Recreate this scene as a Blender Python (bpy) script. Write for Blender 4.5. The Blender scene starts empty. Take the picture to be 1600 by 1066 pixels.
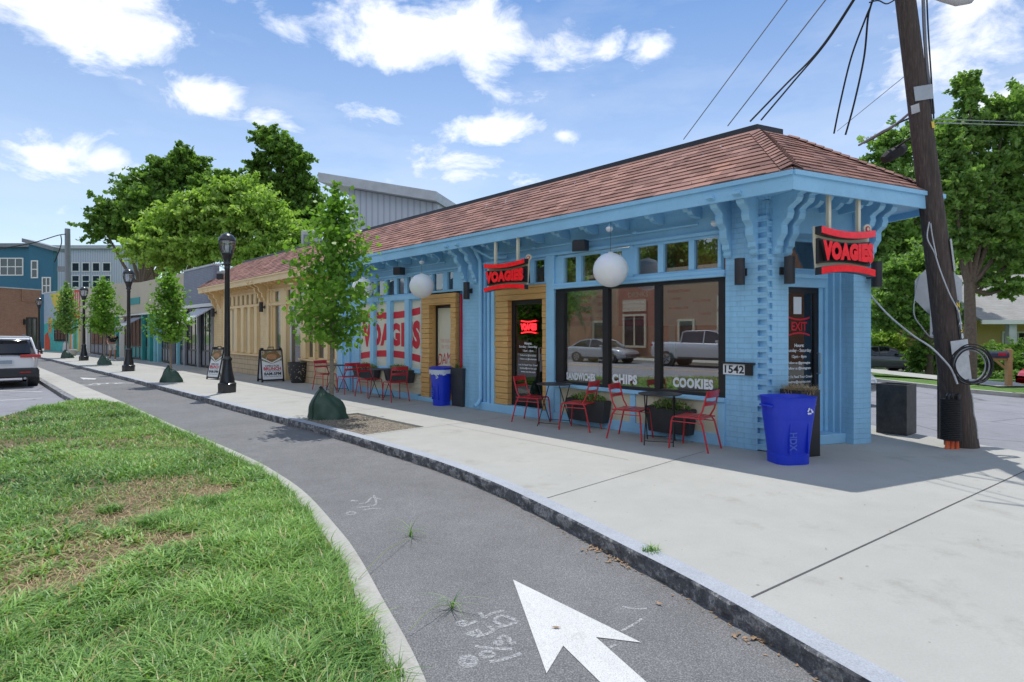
import bpy, math, random
import numpy as np
from mathutils import Vector, Matrix, noise as mnoise
PI = math.pi
random.seed(7); RNG = np.random.default_rng(7)
C = bpy.context.scene.collection
sc = bpy.context.scene

# ---------------------------------------------------------------- camera
cam = bpy.data.cameras.new("camera"); camo = bpy.data.objects.new("camera", cam); C.objects.link(camo)
cam.sensor_width = 36; cam.lens = 20.25; cam.shift_y = -0.00775
cam.clip_start = 0.05; cam.clip_end = 3000
camo.location = (0, 0, 1.6); camo.rotation_euler = (math.radians(90), 0, 0)
sc.camera = camo
sc.render.resolution_x = 1024; sc.render.resolution_y = 682

# ---------------------------------------------------------------- light
SUN_EL = math.radians(71.5)
w = bpy.data.worlds.new("World"); sc.world = w; w.use_nodes = True
nt = w.node_tree; N = nt.nodes; L = nt.links; N.clear()
def nn(t, **k):
    n = N.new(t)
    for a, b in k.items(): setattr(n, a, b)
    return n
out = nn('ShaderNodeOutputWorld'); bg = nn('ShaderNodeBackground')
sky = nn('ShaderNodeTexSky', sky_type='NISHITA', sun_disc=False)
sky.sun_elevation = SUN_EL; sky.sun_rotation = math.radians(0)
sky.air_density = 1.0; sky.dust_density = 0.4; sky.ozone_density = 4.5
bg.inputs['Strength'].default_value = 0.15
tc = nn('ShaderNodeTexCoord')
def mth(op, a, b=None, c=None, clamp=False):
    m = nn('ShaderNodeMath', operation=op); m.use_clamp = clamp
    for i, v in enumerate((a, b, c)):
        if v is None: continue
        if isinstance(v, (int, float)): m.inputs[i].default_value = v
        else: L.new(v, m.inputs[i])
    return m.outputs[0]
sep = nn('ShaderNodeSeparateXYZ'); L.new(tc.outputs['Generated'], sep.inputs[0])
az = mth('ARCTAN2', sep.outputs[0], sep.outputs[1])
el = mth('ARCSINE', sep.outputs[2])
# clouds by azimuth, elevation, half widths (degrees), strength
CL = [(-39,24,9,5.2,1),(-34,28,7,4,.95),(-44,30,14,5,1),(-28.5,20.2,5.2,1.9,.8),(-23.5,19.4,4,1.1,.45),(-36,13.6,6.5,2.0,.85),
      (-10,27,7,3.0,1),(-4,28.5,7,4,1),(4,26.5,5,2.0,.6),(9.5,26.2,2,1.2,.6),(13.2,25.5,2.4,1.4,.7),(-2,19.2,6,1.7,.95),(-4.5,16.2,7,2.0,.85),
      (5.2,18.9,1.6,.8,.7),(39,22,7,5,1),(42,17,7,3,.9),(33,17,4,1.6,.5),(-37.5,22.4,2,1.2,.6),(-46,8,9,1.8,.35),(-26,13.5,3,1.2,.35),(-14,20.5,14,1.0,.42),(20,20,3,1,.3),(-30,17,2,.8,.35),(-24,26,4,1.2,.3),(2,22.5,8,1.0,.34),(36,13.5,5,1.2,.5),(24,12,3,1,.35),(-38,18,3,.8,.4),
      (80,25,18,6,1),(120,30,20,7,1),(-100,28,20,7,1),(-140,22,18,6,1),(170,35,18,7,1),(-75,38,14,6,.9),(60,42,10,5,.8),(178,42,44,22,1.2),(-178,42,44,22,1.2),(110,45,26,18,1),(-115,45,30,18,1)]  # the broad clouds behind the camera are unseen, added to brighten the facade
acc = None
for a, e, ra, re, st in CL:
    da = mth('DIVIDE', mth('SUBTRACT', az, math.radians(a)), math.radians(ra))
    de = mth('DIVIDE', mth('SUBTRACT', el, math.radians(e)), math.radians(re))
    r = mth('SQRT', mth('ADD', mth('MULTIPLY', da, da), mth('MULTIPLY', de, de)))
    v = mth('MULTIPLY', mth('SUBTRACT', 1.45, r), st)
    acc = v if acc is None else mth('MAXIMUM', acc, v)
mp = nn('ShaderNodeMapping'); mp.inputs['Scale'].default_value = (1, 1, 1.9)
L.new(tc.outputs['Generated'], mp.inputs[0])
nz = nn('ShaderNodeTexNoise'); nz.inputs['Scale'].default_value = 9; nz.inputs['Detail'].default_value = 9; nz.inputs['Roughness'].default_value = .62
nz.inputs['Distortion'].default_value = .35
L.new(mp.outputs[0], nz.inputs['Vector'])
d = mth('ADD', mth('MAXIMUM', acc, -.3), mth('MULTIPLY', mth('SUBTRACT', nz.outputs['Fac'], .56), 3.6))
mr = nn('ShaderNodeMapRange', interpolation_type='SMOOTHSTEP'); mr.inputs['From Min'].default_value = -.05; mr.inputs['From Max'].default_value = 1.15
L.new(d, mr.inputs['Value'])
# thin high veil
nz2 = nn('ShaderNodeTexNoise'); nz2.inputs['Scale'].default_value = 3.2; nz2.inputs['Detail'].default_value = 7; nz2.inputs['Roughness'].default_value = .6
mp2 = nn('ShaderNodeMapping'); mp2.inputs['Scale'].default_value = (1, 1, 3.5); L.new(tc.outputs['Generated'], mp2.inputs[0]); L.new(mp2.outputs[0], nz2.inputs['Vector'])
veil = mth('MULTIPLY', mth('SUBTRACT', nz2.outputs['Fac'], .47), .8, clamp=True)
low = nn('ShaderNodeMapRange'); low.inputs['From Min'].default_value = math.radians(34); low.inputs['From Max'].default_value = math.radians(0)
low.inputs['To Min'].default_value = 0; low.inputs['To Max'].default_value = .30; L.new(el, low.inputs['Value'])
fac = mth('MAXIMUM', mth('MULTIPLY', mr.outputs[0], .93), mth('ADD', mth('MULTIPLY', veil, .8), low.outputs[0]), clamp=True)
# cloud bodies: bright tops, slightly greyer bases where the noise is dense
shade = nn('ShaderNodeMapRange'); shade.inputs['From Min'].default_value = .4; shade.inputs['From Max'].default_value = .75
shade.inputs['To Min'].default_value = 1.0; shade.inputs['To Max'].default_value = .82; L.new(nz2.outputs['Fac'], shade.inputs['Value'])
cc = nn('ShaderNodeVectorMath', operation='SCALE'); cc.inputs[0].default_value = (5.8, 5.9, 6.15); L.new(shade.outputs[0], cc.inputs['Scale'])
mix = nn('ShaderNodeMix', data_type='RGBA'); L.new(fac, mix.inputs['Factor']); dim = nn('ShaderNodeVectorMath', operation='MULTIPLY'); _mr = nn('ShaderNodeMapRange'); _mr.inputs['From Min'].default_value = math.radians(12); _mr.inputs['From Max'].default_value = math.radians(32); L.new(el, _mr.inputs['Value']); _mx = nn('ShaderNodeMix', data_type='RGBA'); L.new(_mr.outputs[0], _mx.inputs['Factor']); _mx.inputs['A'].default_value = (.66, .68, .68, 1); _mx.inputs['B'].default_value = (.43, .57, .66, 1); L.new(_mx.outputs['Result'], dim.inputs[1]); L.new(sky.outputs[0], dim.inputs[0]); L.new(dim.outputs[0], mix.inputs['A']); L.new(cc.outputs[0], mix.inputs['B'])
L.new(mix.outputs['Result'], bg.inputs['Color']); L.new(bg.outputs[0], out.inputs[0])

sl = bpy.data.lights.new("sun", 'SUN'); so = bpy.data.objects.new("sun", sl); C.objects.link(so)
sl.energy = 2.35; sl.angle = math.radians(.53); sl.color = (1, .965, .91)
so.rotation_euler = Vector((-.02, 1.19, 3.55)).to_track_quat('Z', 'Y').to_euler()
sc.view_settings.view_transform = 'Standard'; sc.view_settings.look = 'None'
sc.view_settings.exposure = 0.6; sc.view_settings.gamma = 1

# ---------------------------------------------------------------- frames
P = Vector((3.425, 7.725, 0)); U = Vector((-.682, .731, 0)).normalized(); NN = Vector((-.731, -.682, 0)).normalized()
FR = math.atan2(U.y, U.x)
MF = Matrix.Translation(P) @ Matrix.Rotation(FR, 4, 'Z')
def fw(s, o, z=0): return MF @ Vector((s, o, z))
def gp(px, py, z=0):
    """ground point at height z on the ray of a measured direction (used for survey points)"""
    dd = 900 * (1.6 - z) / (py - 520.6); return Vector(((px - 800) / 900 * dd, dd, z))
def S(px, o=0):
    a = (px - 800) / 900; q = P + NN * o
    return (q.x - q.y * a) / (U.y * a - U.x)

# ---------------------------------------------------------------- mesh builder
class MB:
    def __init__(s, M=None): s.v = []; s.f = []; s.m = []; s.uv = []; s.M = M; s.mi = 0
    def add(s, vs, fs, uv=None):
        b = len(s.v)
        for p in vs: s.v.append(tuple(s.M @ Vector(p)) if s.M is not None else tuple(p))
        for f in fs: s.f.append([b + i for i in f]); s.m.append(s.mi)
        for k, f in enumerate(fs): s.uv.append(uv[k] if uv else None)
        return s
    def box(s, x0, x1, y0, y1, z0, z1, rz=0, c=None):
        vs = [(x, y, z) for z in (z0, z1) for y in (y0, y1) for x in (x0, x1)]
        if rz or c:
            c = c or ((x0+x1)/2, (y0+y1)/2); ca, sa = math.cos(rz), math.sin(rz)
            vs = [(c[0]+(x-c[0])*ca-(y-c[1])*sa, c[1]+(x-c[0])*sa+(y-c[1])*ca, z) for x, y, z in vs]
        return s.add(vs, [(0,2,3,1),(4,5,7,6),(0,1,5,4),(1,3,7,5),(3,2,6,7),(2,0,4,6)])
    def prism(s, poly, a, b, ax='z'):
        n = len(poly)
        def mk(p, h):
            return {'z': (p[0], p[1], h), 'y': (p[0], h, p[1]), 'x': (h, p[0], p[1])}[ax]
        vs = [mk(p, a) for p in poly] + [mk(p, b) for p in poly]
        fs = [tuple(reversed(range(n))), tuple(range(n, 2*n))] + [(i, (i+1) % n, n+(i+1) % n, n+i) for i in range(n)]
        return s.add(vs, fs)
    def tube(s, pts, r, n=8, cap=True):
        pts = [Vector(p) for p in pts]; rs = r if isinstance(r, (list, tuple)) else [r]*len(pts)
        vs = []; fs = []; prev = None
        for i, p in enumerate(pts):
            t = (pts[min(i+1, len(pts)-1)] - pts[max(i-1, 0)])
            if t.length < 1e-9: t = Vector((0, 0, 1))
            t.normalize()
            if prev is None:
                a = Vector((0, 0, 1)) if abs(t.z) < .9 else Vector((1, 0, 0)); x = t.cross(a).normalized()
            else:
                x = prev - t*prev.dot(t)
                x = x.normalized() if x.length > 1e-6 else t.orthogonal().normalized()
            prev = x; y = t.cross(x)
            for k in range(n):
                a = 2*PI*k/n; vs.append(p + (x*math.cos(a)+y*math.sin(a))*rs[i])
        for i in range(len(pts)-1):
            for k in range(n):
                fs.append((i*n+k, i*n+(k+1) % n, (i+1)*n+(k+1) % n, (i+1)*n+k))
        if cap: fs += [tuple(reversed(range(n))), tuple(range((len(pts)-1)*n, len(pts)*n))]
        return s.add(vs, fs)
    def lathe(s, prof, c=(0, 0, 0), n=16, cap=True):
        vs = []; fs = []
        for r, z in prof:
            for k in range(n):
                a = 2*PI*k/n; vs.append((c[0]+r*math.cos(a), c[1]+r*math.sin(a), c[2]+z))
        m = len(prof)
        for i in range(m-1):
            for k in range(n): fs.append((i*n+k, i*n+(k+1) % n, (i+1)*n+(k+1) % n, (i+1)*n+k))
        if cap: fs += [tuple(reversed(range(n))), tuple(range((m-1)*n, m*n))]
        return s.add(vs, fs)
    def sphere(s, c, r, nu=20, nv=12, sz=1):
        prof = [(max(r*math.sin(PI*i/nv), r*.01), -r*math.cos(PI*i/nv)*sz) for i in range(nv+1)]
        return s.lathe(prof, c, nu)
    def ring(s, x0, x1, z0, z1, t, y0, y1):      # rectangular frame in x-z plane
        s.box(x0, x0+t, y0, y1, z0, z1); s.box(x1-t, x1, y0, y1, z0, z1)
        s.box(x0+t, x1-t, y0, y1, z1-t, z1); s.box(x0+t, x1-t, y0, y1, z0, z0+t); return s
    def build(s, name, mats, parent=None, smooth=False, bevel=0):
        me = bpy.data.meshes.new(name); me.from_pydata(s.v, [], s.f); me.update()
        if not isinstance(mats, (list, tuple)): mats = [mats]
        for m in mats: me.materials.append(m)
        if len(mats) > 1: me.polygons.foreach_set('material_index', s.m)
        if any(u is not None for u in s.uv):
            ul = me.uv_layers.new(name='UVMap'); k = 0
            for f, u in zip(s.f, s.uv):
                for j in range(len(f)):
                    ul.data[k].uv = u[j] if u else (0, 0); k += 1
        if smooth:
            me.polygons.foreach_set('use_smooth', [True]*len(s.f))
            if smooth != 2: me.set_sharp_from_angle(angle=math.radians(40))
        o = bpy.data.objects.new(name, me); C.objects.link(o)
        if parent: o.parent = parent
        if bevel:
            b = o.modifiers.new('bevel', 'BEVEL'); b.width = bevel; b.segments = 2; b.limit_method = 'ANGLE'; b.angle_limit = math.radians(50)
        return o

def tag(o, label=None, cat=None, group=None, kind=None):
    if label: o['label'] = label
    if cat: o['category'] = cat
    if group: o['group'] = group
    if kind: o['kind'] = kind
    return o
def thing(name, label, cat, loc=(0, 0, 0), rz=0, group=None):
    o = bpy.data.objects.new(name, None); C.objects.link(o); o.empty_display_size = .2
    o.location = loc; o.rotation_euler = (0, 0, rz); return tag(o, label, cat, group)
def dup(root, loc, rz, label, group=None, scale=None):
    r = root.copy(); C.objects.link(r); r.location = loc; r.rotation_euler = (0, 0, rz); r['label'] = label
    if group: r['group'] = group
    if scale: r.scale = scale
    for ch in list(root.children):
        c = ch.copy(); C.objects.link(c); c.parent = r
        for g in ch.children:
            e = g.copy(); C.objects.link(e); e.parent = c
    return r
def npmesh(name, V, F, mats, parent=None, col=None, fcol_name='tint', smooth=False):
    """V (n,3), F (m,k) arrays of equal polygon size"""
    me = bpy.data.meshes.new(name); m, k = F.shape
    me.vertices.add(len(V)); me.vertices.foreach_set('co', V.astype(np.float32).ravel())
    me.loops.add(m*k); me.loops.foreach_set('vertex_index', F.astype(np.int32).ravel())
    me.polygons.add(m); me.polygons.foreach_set('loop_start', np.arange(0, m*k, k, dtype=np.int32))
    if smooth: me.polygons.foreach_set('use_smooth', np.ones(m, dtype=bool))
    me.update(calc_edges=True)
    if col is not None:
        a = me.attributes.new(fcol_name, 'FLOAT', 'POINT'); a.data.foreach_set('value', col.astype(np.float32))
    for x in (mats if isinstance(mats, (list, tuple)) else [mats]): me.materials.append(x)
    o = bpy.data.objects.new(name, me); C.objects.link(o)
    if parent: o.parent = parent
    return o

# ---------------------------------------------------------------- materials
def newmat(name):
    m = bpy.data.materials.new(name); m.use_nodes = True; t = m.node_tree; t.nodes.clear()
    o = t.nodes.new('ShaderNodeOutputMaterial'); p = t.nodes.new('ShaderNodeBsdfPrincipled'); t.links.new(p.outputs[0], o.inputs[0])
    return m, t, p, o
def col(c): return (c[0], c[1], c[2], 1)
def noise_fac(t, scale, detail=5, vec='Object', stretch=None, rough=.6):
    c = t.nodes.new('ShaderNodeTexCoord'); n = t.nodes.new('ShaderNodeTexNoise')
    n.inputs['Scale'].default_value = scale; n.inputs['Detail'].default_value = detail; n.inputs['Roughness'].default_value = rough
    if stretch:
        mp = t.nodes.new('ShaderNodeMapping'); mp.inputs['Scale'].default_value = stretch
        t.links.new(c.outputs[vec], mp.inputs[0]); t.links.new(mp.outputs[0], n.inputs['Vector'])
    else: t.links.new(c.outputs[vec], n.inputs['Vector'])
    return n.outputs['Fac']
def ramp(t, fac, stops):
    r = t.nodes.new('ShaderNodeValToRGB'); e = r.color_ramp.elements
    while len(e) < len(stops): e.new(.5)
    for i, (p, c) in enumerate(stops): e[i].position = p; e[i].color = col(c)
    t.links.new(fac, r.inputs[0]); return r.outputs[0]
def mixc(t, fac, a, b, mode='MIX'):
    m = t.nodes.new('ShaderNodeMix'); m.data_type = 'RGBA'; m.blend_type = mode
    for i, v in (('Factor', fac), ('A', a), ('B', b)):
        if isinstance(v, (int, float)): m.inputs[i].default_value = v
        elif isinstance(v, tuple): m.inputs[i].default_value = col(v)
        else: t.links.new(v, m.inputs[i])
    return m.outputs['Result']
def bumpn(t, p, h, strength=.3, dist=.01, prev=None):
    b = t.nodes.new('ShaderNodeBump'); b.inputs['Strength'].default_value = strength; b.inputs['Distance'].default_value = dist
    t.links.new(h, b.inputs['Height'])
    if prev is not None: t.links.new(prev, b.inputs['Normal'])
    t.links.new(b.outputs[0], p.inputs['Normal']); return b.outputs[0]
def mul(c, k): return tuple(min(1, x*k) for x in c)
def paint(name, c, rough=.5, var=.12, vs=2.5, metal=0, bump=.15, bs=60, coat=0, dirt=.1):
    m, t, p, o = newmat(name)
    f = noise_fac(t, vs, 6); cc = ramp(t, f, [(.3, mul(c, 1-var)), (.7, mul(c, 1+var))])
    if dirt:
        f2 = noise_fac(t, 14, 8, rough=.75); g = ramp(t, f2, [(.56, (1, 1, 1)), (.74, (1-dirt*2,)*3)])
        cc = mixc(t, 1.0, cc, g, 'MULTIPLY')
    t.links.new(cc, p.inputs['Base Color']); p.inputs['Roughness'].default_value = rough; p.inputs['Metallic'].default_value = metal
    if coat: p.inputs['Coat Weight'].default_value = coat; p.inputs['Coat Roughness'].default_value = .08
    if bump: bumpn(t, p, noise_fac(t, bs, 3), bump, .004)
    return m
def emit(name, c, s):
    m, t, p, o = newmat(name); p.inputs['Base Color'].default_value = col(c)
    p.inputs['Emission Color'].default_value = col(c); p.inputs['Emission Strength'].default_value = s; p.inputs['Roughness'].default_value = .4; return m
def glass(name, refl=.42, tint=(.8, .85, .85), rough=0.0):
    m, t, p, o = newmat(name); t.nodes.remove(p)
    g = t.nodes.new('ShaderNodeBsdfGlossy'); g.inputs['Roughness'].default_value = rough; g.inputs['Color'].default_value = (.92, .93, .95, 1)
    tr = t.nodes.new('ShaderNodeBsdfTransparent'); tr.inputs['Color'].default_value = col(tint)
    f = t.nodes.new('ShaderNodeFresnel'); f.inputs['IOR'].default_value = 1.5
    mm = t.nodes.new('ShaderNodeMath'); mm.operation = 'ADD'; mm.use_clamp = True; mm.inputs[1].default_value = refl; t.links.new(f.outputs[0], mm.inputs[0])
    mx = t.nodes.new('ShaderNodeMixShader'); t.links.new(mm.outputs[0], mx.inputs[0]); t.links.new(tr.outputs[0], mx.inputs[1]); t.links.new(g.outputs[0], mx.inputs[2])
    t.links.new(mx.outputs[0], o.inputs[0]); return m
def brickmat(name, c1, c2, mortar, bw=.2, bh=.073, msize=.008, rough=.8, bstr=.6, uv=None, var=.1, mdark=None):
    m, t, p, o = newmat(name)
    tcn = t.nodes.new('ShaderNodeTexCoord'); sx = t.nodes.new('ShaderNodeSeparateXYZ'); t.links.new(tcn.outputs['Object'], sx.inputs[0])
    ad = t.nodes.new('ShaderNodeMath'); ad.operation = 'ADD'; t.links.new(sx.outputs[0], ad.inputs[0]); t.links.new(sx.outputs[1], ad.inputs[1])
    cb = t.nodes.new('ShaderNodeCombineXYZ'); t.links.new(ad.outputs[0], cb.inputs[0]); t.links.new(sx.outputs[2], cb.inputs[1])
    b = t.nodes.new('ShaderNodeTexBrick'); b.inputs['Scale'].default_value = 1; b.inputs['Brick Width'].default_value = bw; b.inputs['Row Height'].default_value = bh
    b.inputs['Mortar Size'].default_value = msize; b.inputs['Mortar Smooth'].default_value = .3
    b.inputs['Color1'].default_value = col(c1); b.inputs['Color2'].default_value = col(c2); b.inputs['Mortar'].default_value = col(mortar)
    t.links.new(cb.outputs[0], b.inputs['Vector'])
    f = noise_fac(t, 3, 6); g = ramp(t, f, [(.3, (1-var,)*3), (.7, (1+var*.5,)*3)])
    fs = noise_fac(t, 1.0, 7, stretch=(9, 9, .7), rough=.7); gs = ramp(t, fs, [(.5, (1, 1, 1)), (.68, (.84, .85, .86))]); fc = noise_fac(t, 26, 4, rough=.7); gc = ramp(t, fc, [(.68, (1, 1, 1)), (.74, (.7, .68, .66))])
    t.links.new(mixc(t, 1.0, mixc(t, 1.0, mixc(t, 1.0, b.outputs['Color'], g, 'MULTIPLY'), gs, 'MULTIPLY'), gc, 'MULTIPLY'), p.inputs['Base Color']); p.inputs['Roughness'].default_value = rough
    iv = t.nodes.new('ShaderNodeMath'); iv.operation = 'SUBTRACT'; iv.inputs[0].default_value = 1; t.links.new(b.outputs['Fac'], iv.inputs[1])
    n1 = bumpn(t, p, iv.outputs[0], bstr, .008); bumpn(t, p, noise_fac(t, 30, 5), .35, .006, n1)
    return m
def leafmat(name, c_lo, c_hi, trans=.35, rough=.45, dry=None):
    m, t, p, o = newmat(name)
    a = t.nodes.new('ShaderNodeAttribute'); a.attribute_name = 'tint'
    cc = ramp(t, a.outputs['Fac'], [(0, c_lo), (.93, c_hi), (.97, dry or c_hi)])
    t.links.new(cc, p.inputs['Base Color']); p.inputs['Roughness'].default_value = rough; p.inputs['Specular IOR Level'].default_value = .35
    tl = t.nodes.new('ShaderNodeBsdfTranslucent'); c2 = mixc(t, 1.0, cc, (1.25, 1.35, .6), 'MULTIPLY'); t.links.new(c2, tl.inputs['Color'])
    mx = t.nodes.new('ShaderNodeMixShader'); mx.inputs[0].default_value = trans
    t.links.new(p.outputs[0], mx.inputs[1]); t.links.new(tl.outputs[0], mx.inputs[2]); t.links.new(mx.outputs[0], o.inputs[0]); return m

BLUE = (.31, .60, .84)
M = {}
M['blue'] = paint('blue_paint', BLUE, .5, .09, 1.5, bump=.35, bs=18, dirt=.10)
M['blue_dark'] = paint('blue_paint_deeper', (.06, .22, .43), .45, .08, 1.5, dirt=.05)
M['blue_brick'] = brickmat('blue_painted_brick', BLUE, mul(BLUE, 1.03), mul(BLUE, .93), .21, .073, .006, .5, .7, var=.1)
TAN = (.80, .59, .32)
M['tan'] = paint('tan_paint', TAN, .5, .06, 1.5, dirt=.05)
M['tan_brick'] = brickmat('tan_painted_brick', TAN, mul(TAN, 1.06), mul(TAN, .75), .21, .073, .006, .55, .7)
M['tan_block'] = brickmat('tan_painted_block', (.56, .42, .26), (.6, .46, .29), (.3, .21, .12), .62, .19, .012, .6, .8)
M['cream'] = paint('cream_panel', (.62, .57, .43), .5, .06, 2, dirt=.08)
M['film'] = paint('white_window_film', (.72, .7, .58), .25, .03, 1, bump=0, dirt=0, coat=.6)
M['red'] = paint('red_vinyl', (.62, .012, .03), .35, .04, 2, bump=0, dirt=0)
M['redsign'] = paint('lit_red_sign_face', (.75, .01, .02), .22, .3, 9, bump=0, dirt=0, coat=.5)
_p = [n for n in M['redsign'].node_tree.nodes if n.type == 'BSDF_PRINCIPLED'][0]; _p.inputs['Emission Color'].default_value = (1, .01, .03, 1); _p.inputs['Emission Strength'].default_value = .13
M['glass_door'] = None
M['redchair'] = paint('red_powder_coat', (.52, .02, .03), .35, .08, 8, bump=.1, dirt=.05, coat=.3)
M['whitevinyl'] = paint('white_vinyl', (.8, .82, .85), .4, .03, 2, bump=0, dirt=0)
M['black'] = paint('black_metal', (.018, .018, .022), .35, .2, 6, dirt=0)
M['blacksat'] = paint('black_satin', (.03, .03, .034), .5, .2, 6, dirt=0)
M['lampblack'] = paint('lamp_post_black', (.012, .014, .016), .3, .3, 5, dirt=0, coat=.4)
M['cap'] = paint('dark_metal_cap', (.03, .032, .04), .45, .15, 3)
M['grey'] = paint('grey_paint', (.24, .25, .28), .5)
M['lightgrey'] = paint('light_grey_paint', (.5, .52, .55), .5)
M['white'] = paint('white_paint', (.78, .78, .76), .45, .04)
M['dark_int'] = paint('dark_interior', (.03, .028, .026), .8)
M['int_wall'] = paint('interior_wall', (.34, .16, .11), .8)
M['int_ceiling'] = paint('interior_ceiling', (.18, .16, .14), .8)
M['int_floor'] = paint('interior_floor', (.18, .16, .14), .6)
M['glass'] = glass('storefront_glass', .25, (.85, .88, .86))
M['glass_door'] = glass('door_glass', .07, (.5, .52, .52)); M['glass_dark'] = glass('transom_glass', .2, (.6, .62, .6))
M['glass_far'] = paint('far_window_glass', (.03, .038, .045), .04, .3, 3, bump=0, dirt=0, coat=1)
M['steel'] = paint('galvanised_steel', (.42, .43, .44), .4, .12, 5, metal=.7)
M['ivory'] = paint('ivory_metal', (.72, .66, .5), .4, .05)
M['bin'] = paint('blue_bin_plastic', (.012, .045, .62), .38, .05, 3, bump=.1, bs=30, dirt=.03)
M['binlid'] = paint('blue_bin_lid', (.01, .035, .5), .4, .05, 3, dirt=.02)
M['rubber'] = paint('rubber', (.02, .02, .021), .75, .2, 10)
M['pot'] = paint('planter_dark', (.035, .038, .045), .5, .2, 4, dirt=.15)
M['pot_rough'] = paint('weathered_black_planter', (.055, .052, .05), .55, .35, 9, bump=.5, bs=40, dirt=.4)
M['soil'] = paint('soil', (.06, .04, .028), .95, .3, 20, bump=.8, bs=60)
M['trunk'] = paint('bark_brown', (.16, .12, .09), .9, .3, 12, bump=.9, bs=40)
M['youngtrunk'] = paint('young_bark', (.24, .2, .16), .85, .25, 20, bump=.7, bs=50)
M['leaf_young'] = leafmat('leaf_bright', (.07, .19, .025), (.28, .48, .07), .42)
M['leaf_light'] = leafmat('leaf_light', (.18, .31, .05), (.42, .57, .16), .5)
M['leaf_dark'] = leafmat('leaf_dark', (.07, .16, .03), (.24, .38, .09), .45)
M['leaf_mid'] = leafmat('leaf_mid', (.08, .18, .045), (.32, .48, .14), .48)
M['grass'] = leafmat('grass_blades', (.035, .13, .025), (.34, .55, .14), .3, .42, (.5, .42, .2))
M['straw'] = leafmat('dry_straw', (.3, .2, .1), (.6, .47, .28), .1, .8)
M['bag'] = paint('green_watering_bag', (.03, .075, .05), .5, .2, 6, bump=.3, bs=14)
M['person_skin'] = paint('skin', (.3, .16, .1), .6, .05, 6, dirt=0)
M['shirt'] = paint('black_shirt', (.015, .015, .018), .85, .1)
M['shorts'] = paint('white_patterned_shorts', (.5, .47, .42), .85, .25, 30)
def curved(m): return m

def woodmat(name, a, b):
    m, t, p, o = newmat(name)
    f = noise_fac(t, 3, 8, stretch=(1.2, 12, 14), rough=.7)
    cc = ramp(t, f, [(.25, a), (.5, mul(tuple((x+y)/2 for x, y in zip(a, b)), 1)), (.75, b)])
    f2 = noise_fac(t, 5, 2, stretch=(1.2, 3, 3)); kn = ramp(t, f2, [(.2, (.35, .25, .16)), (.3, (1, 1, 1))])
    t.links.new(mixc(t, 1.0, cc, kn, 'MULTIPLY'), p.inputs['Base Color']); p.inputs['Roughness'].default_value = .6
    bumpn(t, p, f, .4, .004); return m
M['cedar'] = woodmat('cedar_boards', (.52, .27, .08), (.80, .50, .19))
M['postwood'] = woodmat('post_wood', (.4, .22, .1), (.55, .33, .16))
def polemat():
    m, t, p, o = newmat('creosoted_pole')
    f = noise_fac(t, 4, 9, stretch=(14, 14, .8), rough=.75)
    cc = ramp(t, f, [(.3, (.035, .026, .024)), (.55, (.095, .07, .06)), (.75, (.2, .155, .135))])
    t.links.new(cc, p.inputs['Base Color']); p.inputs['Roughness'].default_value = .85; bumpn(t, p, f, .8, .02); return m
M['pole'] = polemat()

def shinglemat():
    m, t, p, o = newmat('red_asphalt_shingles')
    uv = t.nodes.new('ShaderNodeUVMap'); uv.uv_map = 'UVMap'
    b = t.nodes.new('ShaderNodeTexBrick'); b.inputs['Scale'].default_value = 1; b.inputs['Brick Width'].default_value = .3; b.inputs['Row Height'].default_value = .145
    b.inputs['Mortar Size'].default_value = .003; b.inputs['Mortar Smooth'].default_value = .1; b.inputs['Bias'].default_value = 0
    b.inputs['Color1'].default_value = (.20, .095, .073, 1); b.inputs['Color2'].default_value = (.40, .21, .165, 1); b.inputs['Mortar'].default_value = (.09, .045, .035, 1)
    t.links.new(uv.outputs[0], b.inputs['Vector'])
    n = t.nodes.new('ShaderNodeTexNoise'); n.inputs['Scale'].default_value = 1.1; n.inputs['Detail'].default_value = 5; t.links.new(uv.outputs[0], n.inputs['Vector'])
    g = ramp(t, n.outputs['Fac'], [(.3, (.72, .72, .78)), (.55, (1, 1, 1)), (.75, (1.0, .92, .82))])
    n2 = t.nodes.new('ShaderNodeTexNoise'); n2.inputs['Scale'].default_value = 160; n2.inputs['Detail'].default_value = 2; t.links.new(uv.outputs[0], n2.inputs['Vector'])
    g2 = ramp(t, n2.outputs['Fac'], [(.3, (.7, .7, .7)), (.7, (1.25, 1.25, 1.25))])
    c = mixc(t, 1.0, mixc(t, 1.0, b.outputs['Color'], g, 'MULTIPLY'), g2, 'MULTIPLY')
    t.links.new(c, p.inputs['Base Color']); p.inputs['Roughness'].default_value = .9; bumpn(t, p, n2.outputs['Fac'], .4, .003); return m
M['shingle'] = shinglemat()

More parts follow.
